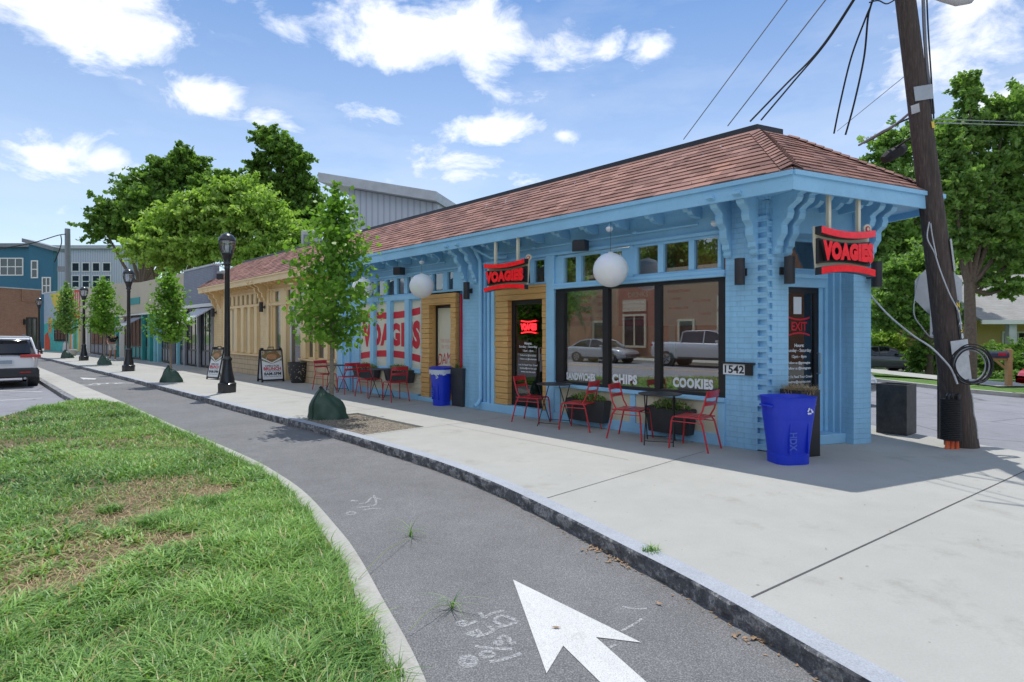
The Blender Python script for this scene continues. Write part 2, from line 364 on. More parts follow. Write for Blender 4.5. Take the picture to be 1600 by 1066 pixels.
def groundmat(name, base, var, scales, speck=None, rough=.9, bs=120, bst=.3, stain=None, cracks=None):
    m, t, p, o = newmat(name)
    f = noise_fac(t, scales[0], 8, rough=.65); c = ramp(t, f, [(.25, mul(base, 1-var)), (.5, base), (.75, mul(base, 1+var))])
    f1 = noise_fac(t, scales[1], 6, rough=.7); g = ramp(t, f1, [(.3, (1-var*.6,)*3), (.7, (1+var*.6,)*3)])
    c = mixc(t, 1.0, c, g, 'MULTIPLY')
    if speck:
        f2 = noise_fac(t, speck[0], 2, rough=.8); s = ramp(t, f2, [(.28, (speck[1],)*3), (.5, (1, 1, 1)), (.72, (speck[2],)*3)])
        c = mixc(t, 1.0, c, s, 'MULTIPLY')
    if stain:
        f3 = noise_fac(t, stain[0], 9, rough=.7); s = ramp(t, f3, [(stain[1], (1, 1, 1)), (stain[1]+.12, stain[2])])
        c = mixc(t, 1.0, c, s, 'MULTIPLY')
    if cracks:
        cn = t.nodes.new('ShaderNodeTexCoord'); v = t.nodes.new('ShaderNodeTexVoronoi'); v.feature = 'DISTANCE_TO_EDGE'; v.inputs['Scale'].default_value = cracks[0]
        nd = t.nodes.new('ShaderNodeTexNoise'); nd.inputs['Scale'].default_value = 2.0; nd.inputs['Detail'].default_value = 6; t.links.new(cn.outputs['Object'], nd.inputs['Vector'])
        vm = mixc(t, .12, cn.outputs['Object'], nd.outputs['Color']); t.links.new(vm, v.inputs['Vector'])
        s = ramp(t, v.outputs['Distance'], [(0, (cracks[2],)*3), (cracks[1], (1, 1, 1))]); c = mixc(t, 1.0, c, s, 'MULTIPLY')
    t.links.new(c, p.inputs['Base Color']); p.inputs['Roughness'].default_value = rough
    bumpn(t, p, noise_fac(t, bs, 3), bst, .004); return m
def gum(m):
    t = m.node_tree; p = [n for n in t.nodes if n.type == 'BSDF_PRINCIPLED'][0]; src = p.inputs['Base Color'].links[0].from_socket
    c = t.nodes.new('ShaderNodeTexCoord'); v = t.nodes.new('ShaderNodeTexVoronoi'); v.inputs['Scale'].default_value = 1.7; t.links.new(c.outputs['Object'], v.inputs['Vector'])
    s = ramp(t, v.outputs['Distance'], [(.018, (.55, .54, .52)), (.03, (1, 1, 1))])
    v2 = t.nodes.new('ShaderNodeTexVoronoi'); v2.inputs['Scale'].default_value = 5.3; t.links.new(c.outputs['Object'], v2.inputs['Vector']); s2 = ramp(t, v2.outputs['Distance'], [(.025, (.72, .71, .68)), (.05, (1, 1, 1))])
    t.links.new(mixc(t, 1.0, mixc(t, 1.0, src, s, 'MULTIPLY'), s2, 'MULTIPLY'), p.inputs['Base Color']); return m
M['asphalt'] = groundmat('asphalt', (.152, .151, .150), .16, (.7, 5), (110, .5, 2.1), .85, 160, .6, (1.1, .6, (.76, .75, .73)))
M['asphalt_old'] = groundmat('weathered_asphalt', (.24, .24, .26), .12, (.5, 4), (90, .7, 1.4), .9, 120, .5, (.8, .55, (.75, .75, .75)), (.5, .012, .45))
M['concrete'] = groundmat('sidewalk_concrete', (.40, .395, .36), .08, (.35, 2.2), (70, .93, 1.05), .85, 200, .25, (1.3, .56, (.84, .83, .80)))
gum(M['concrete'])
M['concrete2'] = groundmat('band_concrete', (.42, .41, .37), .1, (1, 6), (60, .85, 1.1), .9, 120, .4, (3, .55, (.7, .68, .62)))
M['granite_top'] = groundmat('granite_sawn_top', (.36, .385, .42), .08, (1, 8), (120, .7, 1.25), .7, 200, .3)
def granitef():
    m, t, p, o = newmat('granite_split_face')
    f = noise_fac(t, 9, 8, rough=.7); f2 = noise_fac(t, 70, 4, rough=.8)
    c = ramp(t, f, [(.34, (.09, .095, .105)), (.5, (.19, .195, .21)), (.58, (.48, .48, .48)), (.66, (.24, .24, .25))])
    s = ramp(t, f2, [(.35, (.6,)*3), (.6, (1, 1, 1)), (.7, (2.2,)*3)])
    t.links.new(mixc(t, 1.0, c, s, 'MULTIPLY'), p.inputs['Base Color']); p.inputs['Roughness'].default_value = .8
    n1 = bumpn(t, p, f, 1.0, .05); bumpn(t, p, f2, .5, .01, n1); return m
M['granite_face'] = granitef()
M['roadpaint'] = groundmat('white_road_paint', (.62, .62, .60), .06, (2, 9), (170, .5, 1.08), .75, 160, .5, (7, .58, (.78, .77, .75)))
M['yellowpaint'] = groundmat('yellow_road_paint', (.75, .42, .03), .05, (2, 9))
M['chalk'] = None
def chalk():
    m, t, p, o = newmat('faded_spray_paint'); p.inputs['Base Color'].default_value = (.62, .62, .62, 1); p.inputs['Roughness'].default_value = .9
    tr = t.nodes.new('ShaderNodeBsdfTransparent'); mx = t.nodes.new('ShaderNodeMixShader')
    f = noise_fac(t, 60, 6, rough=.8); r = ramp(t, f, [(.42, (0, 0, 0)), (.62, (.8, .8, .8))])
    t.links.new(r, mx.inputs[0]); t.links.new(tr.outputs[0], mx.inputs[1]); t.links.new(p.outputs[0], mx.inputs[2]); t.links.new(mx.outputs[0], o.inputs[0]); return m
M['chalk'] = chalk()
M['gravel'] = groundmat('gravel_pit', (.22, .19, .15), .25, (3, 14), (45, .4, 1.7), .95, 45, 1.0)
M['earth'] = groundmat('lawn_earth', (.16, .12, .06), .3, (1, 8), (40, .5, 1.5), .95, 60, .8)
def lawnmat():
    m, t, p, o = newmat('dappled_lawn'); f = noise_fac(t, 1.2, 8, rough=.7); f2 = noise_fac(t, 30, 5, rough=.8)
    c = ramp(t, f, [(.3, (.05, .12, .02)), (.55, (.13, .25, .04)), (.75, (.24, .26, .09))]); s = ramp(t, f2, [(.3, (.5,)*3), (.7, (1.5,)*3)])
    t.links.new(mixc(t, 1.0, c, s, 'MULTIPLY'), p.inputs['Base Color']); p.inputs['Roughness'].default_value = .95; bumpn(t, p, f2, 1, .04); return m
M['lawn'] = lawnmat()

# ---------------------------------------------------------------- text
def text_mesh(s, size=1, bold=0.0, extrude=0.0, align='CENTER', spacing=1.0):
    cu = bpy.data.curves.new('lettering', 'FONT'); cu.body = s; cu.size = size; cu.offset = bold; cu.extrude = extrude
    cu.align_x = align; cu.align_y = 'CENTER'; cu.space_character = spacing; cu.resolution_u = 3
    ob = bpy.data.objects.new('lettering', cu); C.objects.link(ob); dg = bpy.context.evaluated_depsgraph_get(); dg.update()
    me = ob.evaluated_get(dg).to_mesh(); V = [tuple(v.co) for v in me.vertices]; F = [tuple(p.vertices) for p in me.polygons]
    ob.evaluated_get(dg).to_mesh_clear(); bpy.data.objects.remove(ob); bpy.data.curves.remove(cu); return V, F
def put_text(mb, s, cx, cy, z, w=None, h=None, frame='xz', depth=0.0, bold=0.0, flip=False, warp=None, y=0, spacing=1.0):
    """writes s centred on (cx, z) in the x-z plane at depth y; flip mirrors x for frames seen from +y"""
    V, F = text_mesh(s, 1, bold, depth/2 if depth else 0, spacing=spacing)
    xs = [v[0] for v in V]; ys = [v[1] for v in V]; W = max(xs)-min(xs); H = max(ys)-min(ys); mx = (max(xs)+min(xs))/2; my = (max(ys)+min(ys))/2
    kx = w/W if w else None; ky = h/H if h else None
    if kx is None: kx = ky
    if ky is None: ky = kx
    sg = -1 if flip else 1; vs = []
    for a, b, c in V:
        X = (a-mx)*kx; Y = (b-my)*ky
        if warp: X, Y = warp(X, Y)
        vs.append((cx+sg*X, y+(c if depth else 0)*(1 if flip else -1), z+Y))
    mb.add(vs, F)

exec_parts = []
# ================================================================ GROUND
def catmull(pts, n=8):
    out_ = []
    for i in range(len(pts)-1):
        p0 = Vector(pts[max(i-1, 0)]); p1 = Vector(pts[i]); p2 = Vector(pts[i+1]); p3 = Vector(pts[min(i+2, len(pts)-1)])
        for k in range(n):
            t = k/n; out_.append(.5*((2*p1)+(p2-p0)*t+(2*p0-5*p1+4*p2-p3)*t*t+(3*p1-p0-3*p2+p3)*t**3))
    out_.append(Vector(pts[-1])); return out_
def fpt(so): v = fw(so[0], so[1], 0); return (v.x, v.y)
def flat(name, poly, z, mat, depth=0.0, kind='structure', parent=None):
    mb = MB()
    if depth: mb.prism(poly, z-depth, z)
    else: mb.add([(x, y, z) for x, y in poly], [tuple(range(len(poly)))])
    # ensure upward normal
    o = mb.build(name, mat, parent)
    if kind: o['kind'] = kind
    return o
def ccw(p):
    a = sum(p[i][0]*p[(i+1) % len(p)][1]-p[(i+1) % len(p)][0]*p[i][1] for i in range(len(p)))
    return p if a > 0 else p[::-1]
curb_so = [(-9.5, 6.6), (-6.5, 6.0), (-4.4, 5.45), (-2.5, 4.77), (-1.48, 4.41), (-.6, 4.17), (.32, 3.93), (1.37, 3.70), (2.44, 3.56), (3.61, 3.50), (5.86, 3.47), (10.1, 3.58), (13.4, 3.62), (23, 3.8), (33, 4.1), (44.9, 4.5), (60, 5.6), (75, 7.5)]
band_so = [(-9, 8.4), (-5, 7.6), (-2.4, 6.75), (-.94, 6.15), (-.04, 5.86), (.74, 5.62), (1.34, 5.47), (2.6, 5.21), (3.66, 5.09), (5.1, 5.03), (9.07, 5.09), (13, 5.1), (17.4, 5.17), (33.7, 5.45), (45, 5.9), (60, 7.0), (75, 9)]
curb = [tuple(fw(v.x, v.y)) for v in catmull([(a, b, 0) for a, b in curb_so])]
band = [tuple(fw(v.x, v.y)) for v in catmull([(a, b, 0) for a, b in band_so])]
curbp = [(p[0], p[1]) for p in curb]; bandp = [(p[0], p[1]) for p in band]
def offset_line(pts, dist):
    out_ = []
    for i, p in enumerate(pts):
        a = pts[max(i-1, 0)]; b = pts[min(i+1, len(pts)-1)]; t = Vector((b[0]-a[0], b[1]-a[1])).normalized()
        out_.append((p[0]+t.y*dist, p[1]-t.x*dist))   # to the right of travel (towards the shops)
    return out_
def strip(name, A, B, z, mat):
    n = len(A); mb = MB(); vs = [(x, y, z) for x, y in A]+[(x, y, z) for x, y in B]
    mb.add(vs, [(i, n+i, n+i+1, i+1) for i in range(n-1)])
    o = mb.build(name, mat); o['kind'] = 'structure'
    return o
# far ground
flat('ground', [(-900, -900), (900, -900), (900, 1200), (-900, 1200)], -.9, M['lawn'])
# street on the near side of the shops (also the one mirrored in the shop windows)
st = ccw([fpt(p) for p in [(-45, 3), (130, 3), (130, 21.8), (-45, 21.8)]])
flat('street', st, -.2, M['asphalt_old'])
flat('far_sidewalk', ccw([fpt(p) for p in [(-45, 21.8), (130, 21.8), (130, 24.6), (-45, 24.6)]]), -.05, M['concrete'], .16)
flat('bike_lane', ccw(offset_line(curbp, .05)+bandp[::-1]), -.12, M['asphalt'], .1)
# granite kerb stones along the shop sidewalk
cin = offset_line(curbp, .15)
def kerb():
    mb = MB(); n = len(curbp); k = 0
    for i in range(n-1):
        a, b, c, d_ = curbp[i], curbp[i+1], cin[i+1], cin[i]
        mb.mi = 0; mb.add([(a[0], a[1], .004), (b[0], b[1], .004), (c[0], c[1], .004), (d_[0], d_[1], .004)], [(0, 3, 2, 1)])
    # split face: subdivided and roughened
    mb2 = MB(); pts = []
    for i in range(n-1):
        a = Vector(curbp[i]+(0,)); b = Vector(curbp[i+1]+(0,)); m = max(1, int((b-a).length/.03)) if (a.length < 14) else 2
        for k in range(m): pts.append(a.lerp(b, k/m))
    H = [0, .018, .04, .06, .08, .1, .12, .15]; vs = []; fs = []; q = len(H)
    for i, p in enumerate(pts):
        t = (pts[min(i+1, len(pts)-1)]-pts[max(i-1, 0)]).normalized(); nr = Vector((-t.y, t.x, 0))
        for j, h in enumerate(H):
            dsp = 0 if j == 0 else (mnoise.fractal(Vector((p.x*7, p.y*7, h*13)), 1, 2, 4)*.016+.006 - max(0, (j-3))*.002)
            v = p+nr*dsp; vs.append((v.x, v.y, .004-h))
    for i in range(len(pts)-1):
        for j in range(q-1):
            fs.append((i*q+j, (i+1)*q+j, (i+1)*q+j+1, i*q+j+1))
    mb.mi = 1; mb.add(vs, fs)
    o = mb.build('kerb', [M['granite_top'], M['granite_face']]); o['kind'] = 'structure'
kerb()
# sidewalk slab with a pit cut for the nearest tree
slab_in = offset_line(curbp, .152)
outer = [(7.6, 6.3), (6.95, 7.6), (6.45, 9.0), (6.15, 10.5), (5.0, 15), (3.5, 22)]
def so_of(x, y): v = Vector((x, y, 0))-P; return (v.dot(U), v.dot(NN))
pit = [(4.9, 2.15), (7.25, 2.15), (7.25, 3.32), (4.9, 3.32)]
def sidewalk():
    mb = MB(); A = slab_in; idx = [i for i, p in enumerate(A)]
    so = [so_of(*p) for p in A]
    near = [p for p, q in zip(A, so) if q[0] <= pit[0][0]]; mid = [(p, q) for p, q in zip(A, so) if pit[0][0] < q[0] < pit[1][0]]
    far = [p for p, q in zip(A, so) if q[0] >= pit[1][0]]
    def lerp_at(s_):
        for a, b in zip(so, so[1:]):
            if a[0] <= s_ <= b[0]: return (s_, a[1]+(b[1]-a[1])*(s_-a[0])/(b[0]-a[0]))
    e1 = fpt(lerp_at(pit[0][0])); e2 = fpt(lerp_at(pit[1][0]))
    def face(poly):
        poly = ccw(poly); mb.add([(x, y, 0) for x, y in poly], [tuple(range(len(poly)))])
    # main part towards the corner
    face(near+[e1, fpt((pit[0][0], 2.15)), fpt((pit[0][0], -3))]+[(3.5, 22), (5.0, 15), (6.15, 10.5), (6.45, 9.0), (6.95, 7.6), (7.9, 6.0), (10.5, 4.2), (16, 3.2), (40, 3), (40, -20), (5.5, -20)])
    face([fpt((4.9, -3)), fpt((7.25, -3)), fpt((7.25, 2.15)), fpt((4.9, 2.15))])
    face([e1]+[p for p, q in mid]+[e2, fpt((7.25, 3.32)), fpt((4.9, 3.32))])
    face([e2]+far+[fpt((75, -3)), fpt((7.25, -3))])
    # pit walls
    q = [fpt(p) for p in pit]
    for i in range(4):
        a, b = q[i], q[(i+1) % 4]; mb.add([(a[0], a[1], 0), (b[0], b[1], 0), (b[0], b[1], -.1), (a[0], a[1], -.1)], [(0, 1, 2, 3)])
    # street edge faces on the right
    oo = [(3.5, 22), (5.0, 15), (6.15, 10.5), (6.45, 9.0), (6.95, 7.6), (7.9, 6.0), (10.5, 4.2), (16, 3.2), (40, 3)]
    for a, b in zip(oo, oo[1:]): mb.add([(a[0], a[1], 0), (b[0], b[1], 0), (b[0], b[1], -.25), (a[0], a[1], -.25)], [(0, 1, 2, 3)])
    o = mb.build('sidewalk', M['concrete']); o['kind'] = 'structure'
sidewalk()
flat('tree_pit_gravel', [fpt(p) for p in pit], -.035, M['gravel'])
def pebbles():
    V = []; F = []; T = []
    for k in range(2600):
        s_ = random.uniform(4.95, 7.2); o_ = random.uniform(2.2, 3.28); c = fw(s_, o_, -.033+random.random()*.008); r = random.uniform(.006, .016)
        b = len(V); a0 = random.random()*6.28
        for j in range(5): V.append((c.x+r*math.cos(a0+j*1.257), c.y+r*math.sin(a0+j*1.257)*.8, c.z))
        V.append((c.x, c.y, c.z+r*.8))
        for j in range(5): F.append((b+j, b+(j+1) % 5, b+5))
        T += [random.random()]*6
    o = npmesh('pebbles', np.array(V), np.array(F), leafmat('pebble_tints', (.12, .1, .08), (.36, .31, .24), .0, .9), col=np.array(T)*.9); tag(o, 'small tan pebbles filling the square pit round the nearest young tree', 'gravel', kind='stuff')
pebbles()
# joints in the concrete
def joint(a, b, wdt=.012, name='sidewalk_joint'):
    a = Vector((a[0], a[1])); b = Vector((b[0], b[1])); t = (b-a).normalized(); nr = Vector((-t.y, t.x))*wdt/2
    p = [a+nr, b+nr, b-nr, a-nr]; return [(v.x, v.y, .0035) for v in p][::-1]
jm = MB()
def addj(a, b, wd=.012): q = joint(a, b, wd); jm.add(q, [(0, 1, 2, 3)])
g1 = gp(867.5, 774.8); g2 = gp(1053.5, 719.4); g1b = g1-(g2-g1)*.16; addj((g1b.x, g1b.y), (g2.x+(g2.x-g1.x)*.35, g2.y+(g2.y-g1.y)*.35), .008)
g3 = gp(1172, 935); g4 = gp(1600, 737); g3b = g3; addj((g3b.x, g3b.y), (g4.x+(g4.x-g3.x), g4.y+(g4.y-g3.y)), .013)
for s_ in (2.6+2.2, 7.6, 10.6, 13.6, 16.6, 19.6, 22.6, 25.6, 28.6, 31.6, 34.6, 37.6, 40.6, 44, 48):
    oc = np.interp(s_, [q[0] for q in curb_so], [q[1] for q in curb_so])-.17; addj(fpt((s_, .02)), fpt((s_, oc)), .008)
for a, b in ((1.0, 4.8), (7.4, 48)): addj(fpt((a, 1.75)), fpt((b, 1.75)), .006)
o = jm.build('sidewalk_joint', paint('joint_dirt', (.09, .09, .09), .95)); o['kind'] = 'structure'
# concrete band and island between bike lane and street
BZ = -.1
bo = [i for i, p in enumerate(bandp)]
bso = [so_of(*p) for p in bandp]
bin_ = [p for p, q in zip(bandp, bso) if q[0] < 13.2]; bout = [p for p, q in zip(bandp, bso) if q[0] >= 12.6]
strip('median_band', offset_line(bin_, -.17), bin_, BZ, M['concrete2'])
flat('median_strip', ccw(bout+[fpt(p) for p in [(75, 9.8), (60, 7.8), (45, 6.75), (33.7, 6.2), (17, 6.0), (14.9, 5.9), (13.0, 5.85)]]), BZ+.004, M['concrete2'], .12)
sb = [fpt(p) for p in [(75, 9.8), (60, 7.8), (45, 6.75), (33.7, 6.2), (17, 6.0), (14.6, 5.95)]]
sbi = offset_line(sb, -.16)
km = MB()
for (a, b) in zip(sb, sb[1:]):
    t = (Vector(b)-Vector(a)).normalized(); nr = Vector((t.y, -t.x))*.15
    km.prism([a, b, (b[0]-nr.x, b[1]-nr.y), (a[0]-nr.x, a[1]-nr.y)], -.25, BZ+.008)
o = km.build('street_kerb', M['granite_face']); o['kind'] = 'structure'
isl = [fpt(p) for p in [(14.7, 5.9), (13.4, 6.6), (12.05, 7.4), (10, 9.5), (7.4, 12.9), (2, 14), (-10, 14.6), (-30, 14.4), (-30, 9.5), (-9, 9.0)]]
island_poly = ccw(offset_line(bin_, -.16)+isl[:-2]+[isl[-2], isl[-1]])
flat('grass_island', island_poly, -.07, M['earth'], .14)
# painted markings
def px_poly(pts, z): return [(lambda v: (v.x, v.y))(gp(a, b, z)) for a, b in pts]
flat('lane_arrow', ccw(px_poly([(801.5, 905.5), (1002, 1004), (931, 995.5), (1010.5, 1066), (1100, 1145), (1050, 1180), (938, 1066), (880, 1009), (854, 1052)], -.116)), -.116, M['roadpaint'])
flat('lane_arrow', ccw(px_poly([(124.5, 590), (150.5, 591.5), (149, 593), (141, 593), (131, 592.6), (132, 593.8)], -.116)), -.116, M['roadpaint'])
def bike_symbol():
    mb = MB(); c = gp(168, 600, -.115)
    def pt(a, b): v = c+U*a+NN*b; return (v.x, v.y)
    def ringp(a0, b0, r, wd=.08):
        n = 20
        for i in range(n):
            t0 = 2*PI*i/n; t1 = 2*PI*(i+1)/n
            q = [pt(a0+R*math.cos(t), b0+R*math.sin(t)) for R, t in ((r, t0), (r, t1), (r-wd, t1), (r-wd, t0))]
            mb.add([(x, y, -.115) for x, y in ccw(q)], [(0, 1, 2, 3)])
    ringp(0, -.5, .32); ringp(0, .5, .32)
    for a, b in (((0, -.5), (.45, -.1)), ((.45, -.1), (0, .05)), ((0, .05), (.5, .3)), ((.45, -.1), (.5, .3)), ((.62, .22), (0, .5)), ((0, -.5), (0, .05))):
        d_ = Vector((b[0]-a[0], b[1]-a[1])).normalized(); q = Vector((-d_.y, d_.x))*.04
        P4 = [pt(a[0]+q.x, a[1]+q.y), pt(b[0]+q.x, b[1]+q.y), pt(b[0]-q.x, b[1]-q.y), pt(a[0]-q.x, a[1]-q.y)]
        mb.add([(x, y, -.1145) for x, y in ccw(P4)], [(0, 1, 2, 3)])
    o = mb.build('bicycle_marking', M['roadpaint']); o['kind'] = 'structure'
bike_symbol()
for a, b in (((-5, 610.5), (66, 612.2)), ((-5, 626), (66, 622))):
    A = gp(*a, -.196); B = gp(*b, -.196); t = (B-A).normalized(); nr = Vector((-t.y, t.x, 0))*.05
    flat('parking_line', ccw([((A+nr).x, (A+nr).y), ((B+nr).x, (B+nr).y), ((B-nr).x, (B-nr).y), ((A-nr).x, (A-nr).y)]), -.196, M['roadpaint'])
for dd in (0, .3):
    flat('centre_line', ccw([fpt(p) for p in [(-45, 17.0+dd), (90, 17.0+dd), (90, 17.12+dd), (-45, 17.12+dd)]]), -.195, M['yellowpaint'])
# faded utility marks sprayed on the asphalt
def chalk_marks(name, strokes, label, rad=.012, rings=()):
    mb = MB()
    for st_ in strokes:
        pts = [gp(a, b, -.117) for a, b in st_]
        sm = catmull(pts, 5) if len(pts) > 2 else pts
        for a, b in zip(sm, sm[1:]):
            t = (b-a)
            if t.length < 1e-5: continue
            t.normalize(); nr = Vector((-t.y, t.x, 0))*rad
            mb.add([tuple(a+nr), tuple(a-nr), tuple(b-nr), tuple(b+nr)], [(0, 1, 2, 3)])
    o = mb.build(name, M['chalk']); tag(o, label, 'ground marking')
def zz(l): return [(640+a*.2375, 900+b*.2375) for a, b in l]
chalk_marks('spray_mark', [zz([(330, 570), (345, 535), (390, 525), (435, 550), (425, 585), (375, 597), (330, 570)]), zz([(345, 565), (370, 540), (415, 550), (410, 575), (370, 582), (345, 565)]),
    zz([(470, 515), (490, 497), (540, 500), (550, 520), (520, 535), (480, 530), (470, 515)]), zz([(430, 462), (550, 478), (675, 482)]), zz([(525, 565), (630, 545), (735, 508)]),
    zz([(560, 425), (570, 450), (610, 445), (590, 415), (610, 395), (650, 405), (660, 440), (700, 440)]), zz([(430, 398), (480, 390), (550, 362), (520, 330)]), zz([(375, 375), (430, 398), (400, 360)]), zz([(440, 350), (470, 385)]),
    zz([(440, 295), (370, 325), (320, 320), (325, 298), (370, 300), (345, 320)]), zz([(460, 240), (490, 275), (510, 262), (540, 248), (620, 225)]), zz([(580, 340), (690, 310), (700, 295), (610, 260), (560, 295), (620, 330)])],
    'white sprayed utility marks on asphalt left of the big arrow', .013)
chalk_marks('spray_mark', [zz([(1530, 280), (1470, 320), (1395, 362)]), zz([(1400, 200), (1470, 215), (1560, 215)]), zz([(1315, 470), (1360, 450)])], 'thin white sprayed tick right of the big arrow head', .009)
def z4(l): return [(480+a*.3875, 700+b*.3875) for a, b in l]
chalk_marks('spray_mark', [z4([(155, 265), (175, 257), (195, 262), (180, 270), (158, 267)]), z4([(170, 213), (205, 215), (180, 210)]), z4([(210, 225), (240, 220), (262, 200), (300, 208)]), z4([(225, 250), (260, 245), (300, 243)]), z4([(205, 240), (275, 228), (268, 190)])],
    'small faded white spray marks on the bike lane further back', .012)

# side street at the right and the yards beyond
flat('side_street', ccw([(3.5, 22), (5.0, 15), (6.15, 10.5), (6.45, 9.0), (6.95, 7.6), (7.9, 6.0), (10.5, 4.2), (16, 3.2), (60, 3), (60, 14), (14.4, 14.3), (13.3, 15.2), (12.9, 16.5), (12.7, 20), (11.5, 40), (2, 60), (-2, 40)]), -.1, M['asphalt_old'])
def terr(x, y): return -.02 - .60*max(0, min(1, (y-20)/14)) if x < 60 else -.6
def yard():
    nx, ny = 60, 60; V = []; F = []
    def edge(y): return np.interp(y, [14, 15.2, 16.5, 20, 40, 70], [14.4, 13.3, 12.9, 12.7, 11.5, 2])
    for j in range(ny+1):
        y = 14.3+j*(75-14.3)/ny
        for i in range(nx+1):
            x0 = edge(y) + .16; x = x0+(80-x0)*(i/nx)**1.4
            V.append((x, y, terr(x, y)+.0))
    for j in range(ny):
        for i in range(nx): a = j*(nx+1)+i; F.append((a, a+1, a+nx+2, a+nx+1))
    o = npmesh('yard_lawn', np.array(V), np.array(F), M['lawn'], smooth=True); o['kind'] = 'structure'
yard()
e_ = [(60, 14.3), (14.4, 14.45), (13.3, 15.3), (12.9, 16.5), (12.7, 20), (11.5, 40)]
km = MB()
for a, b in zip(e_, e_[1:]):
    t = (Vector(b)-Vector(a)).normalized(); nr = Vector((t.y, -t.x))*.17
    km.prism([a, b, (b[0]+nr.x, b[1]+nr.y), (a[0]+nr.x, a[1]+nr.y)], -.3, .01)
o = km.build('far_kerb', M['concrete2']); o['kind'] = 'structure'
flat('far_walkway', ccw([(14.5, 17.2), (14.6, 38), (16.0, 38), (15.9, 17.2)]), .015, M['concrete'], .0)
flat('far_walkway', ccw([(15.9, 17.2), (15.9, 18.7), (60, 18.7), (60, 17.2)]), .017, M['concrete'], .0)
def drive():
    mb = MB(); n = 12
    for i in range(n):
        y0 = 31.2+i*.35; y1 = y0+.35
        mb.add([(17.9, y0, terr(16, y0)+.03), (24, y0, terr(16, y0)+.03), (24, y1, terr(16, y1)+.03), (17.9, y1, terr(16, y1)+.03)], [(0, 1, 2, 3)])
    o = mb.build('driveway', M['concrete']); o['kind'] = 'structure'
drive()
# ================================================================ GRASS
def in_poly(X, Y, poly):
    ins = np.zeros(len(X), bool); n = len(poly); j = n-1
    for i in range(n):
        xi, yi = poly[i]; xj, yj = poly[j]
        c = ((yi > Y) != (yj > Y)) & (X < (xj-xi)*(Y-yi)/(yj-yi+1e-12)+xi); ins ^= c; j = i
    return ins
def vnoise(X, Y, sc_, seed=0):
    g = np.random.default_rng(seed).random((64, 64)); x = X*sc_; y = Y*sc_; xi = np.floor(x).astype(int); yi = np.floor(y).astype(int)
    fx = x-xi; fy = y-yi; fx = fx*fx*(3-2*fx); fy = fy*fy*(3-2*fy); q = lambda a, b: g[a % 64, b % 64]
    return (q(xi, yi)*(1-fx)+q(xi+1, yi)*fx)*(1-fy)+(q(xi, yi+1)*(1-fx)+q(xi+1, yi+1)*fx)*fy
def blades(X, Y, Z, Hh, Wd, lean, tint, name, mat, nseg=3):
    n = len(X); ang = RNG.random(n)*2*PI; dx = np.cos(ang); dy = np.sin(ang); px_ = -dy; py_ = dx
    V = np.zeros((n, nseg*2+1, 3))
    for k in range(nseg+1):
        t = k/nseg; h = Hh*(t-.35*lean*t*t*1.2); off = Hh*lean*t*t
        wdt = Wd*(1-t**1.6)*.5
        cx = X+dx*off; cy = Y+dy*off; cz = Z+h
        if k < nseg:
            V[:, 2*k, 0] = cx-px_*wdt; V[:, 2*k, 1] = cy-py_*wdt; V[:, 2*k, 2] = cz
            V[:, 2*k+1, 0] = cx+px_*wdt; V[:, 2*k+1, 1] = cy+py_*wdt; V[:, 2*k+1, 2] = cz
        else: V[:, 2*nseg, 0] = cx; V[:, 2*nseg, 1] = cy; V[:, 2*nseg, 2] = cz
    nv = nseg*2+1; base = (np.arange(n)*nv)[:, None]
    tri = []
    for k in range(nseg-1): tri += [[2*k, 2*k+1, 2*k+3], [2*k, 2*k+3, 2*k+2]]
    tri.append([2*(nseg-1), 2*(nseg-1)+1, 2*nseg])
    F = (base[:, :, None]+np.array(tri)[None]).reshape(-1, 3)
    return npmesh(name, V.reshape(-1, 3), F, mat, col=np.repeat(tint, nv))
patches = [gp(150, 868, -.07), gp(120, 890, -.07), (gp(265, 850, -.07)), gp(330, 770, -.07), gp(90, 910, -.07), gp(220, 800, -.07), gp(170, 795, -.07)]
prad = [.40, .26, .26, .20, .22, .24, .22]
def bare(X, Y):
    r = np.full(len(X), 9.)
    for p, q in zip(patches, prad): r = np.minimum(r, np.hypot(X-p.x, Y-p.y)/q)
    return r + (vnoise(X, Y, 7, 3)-.5)*1.3
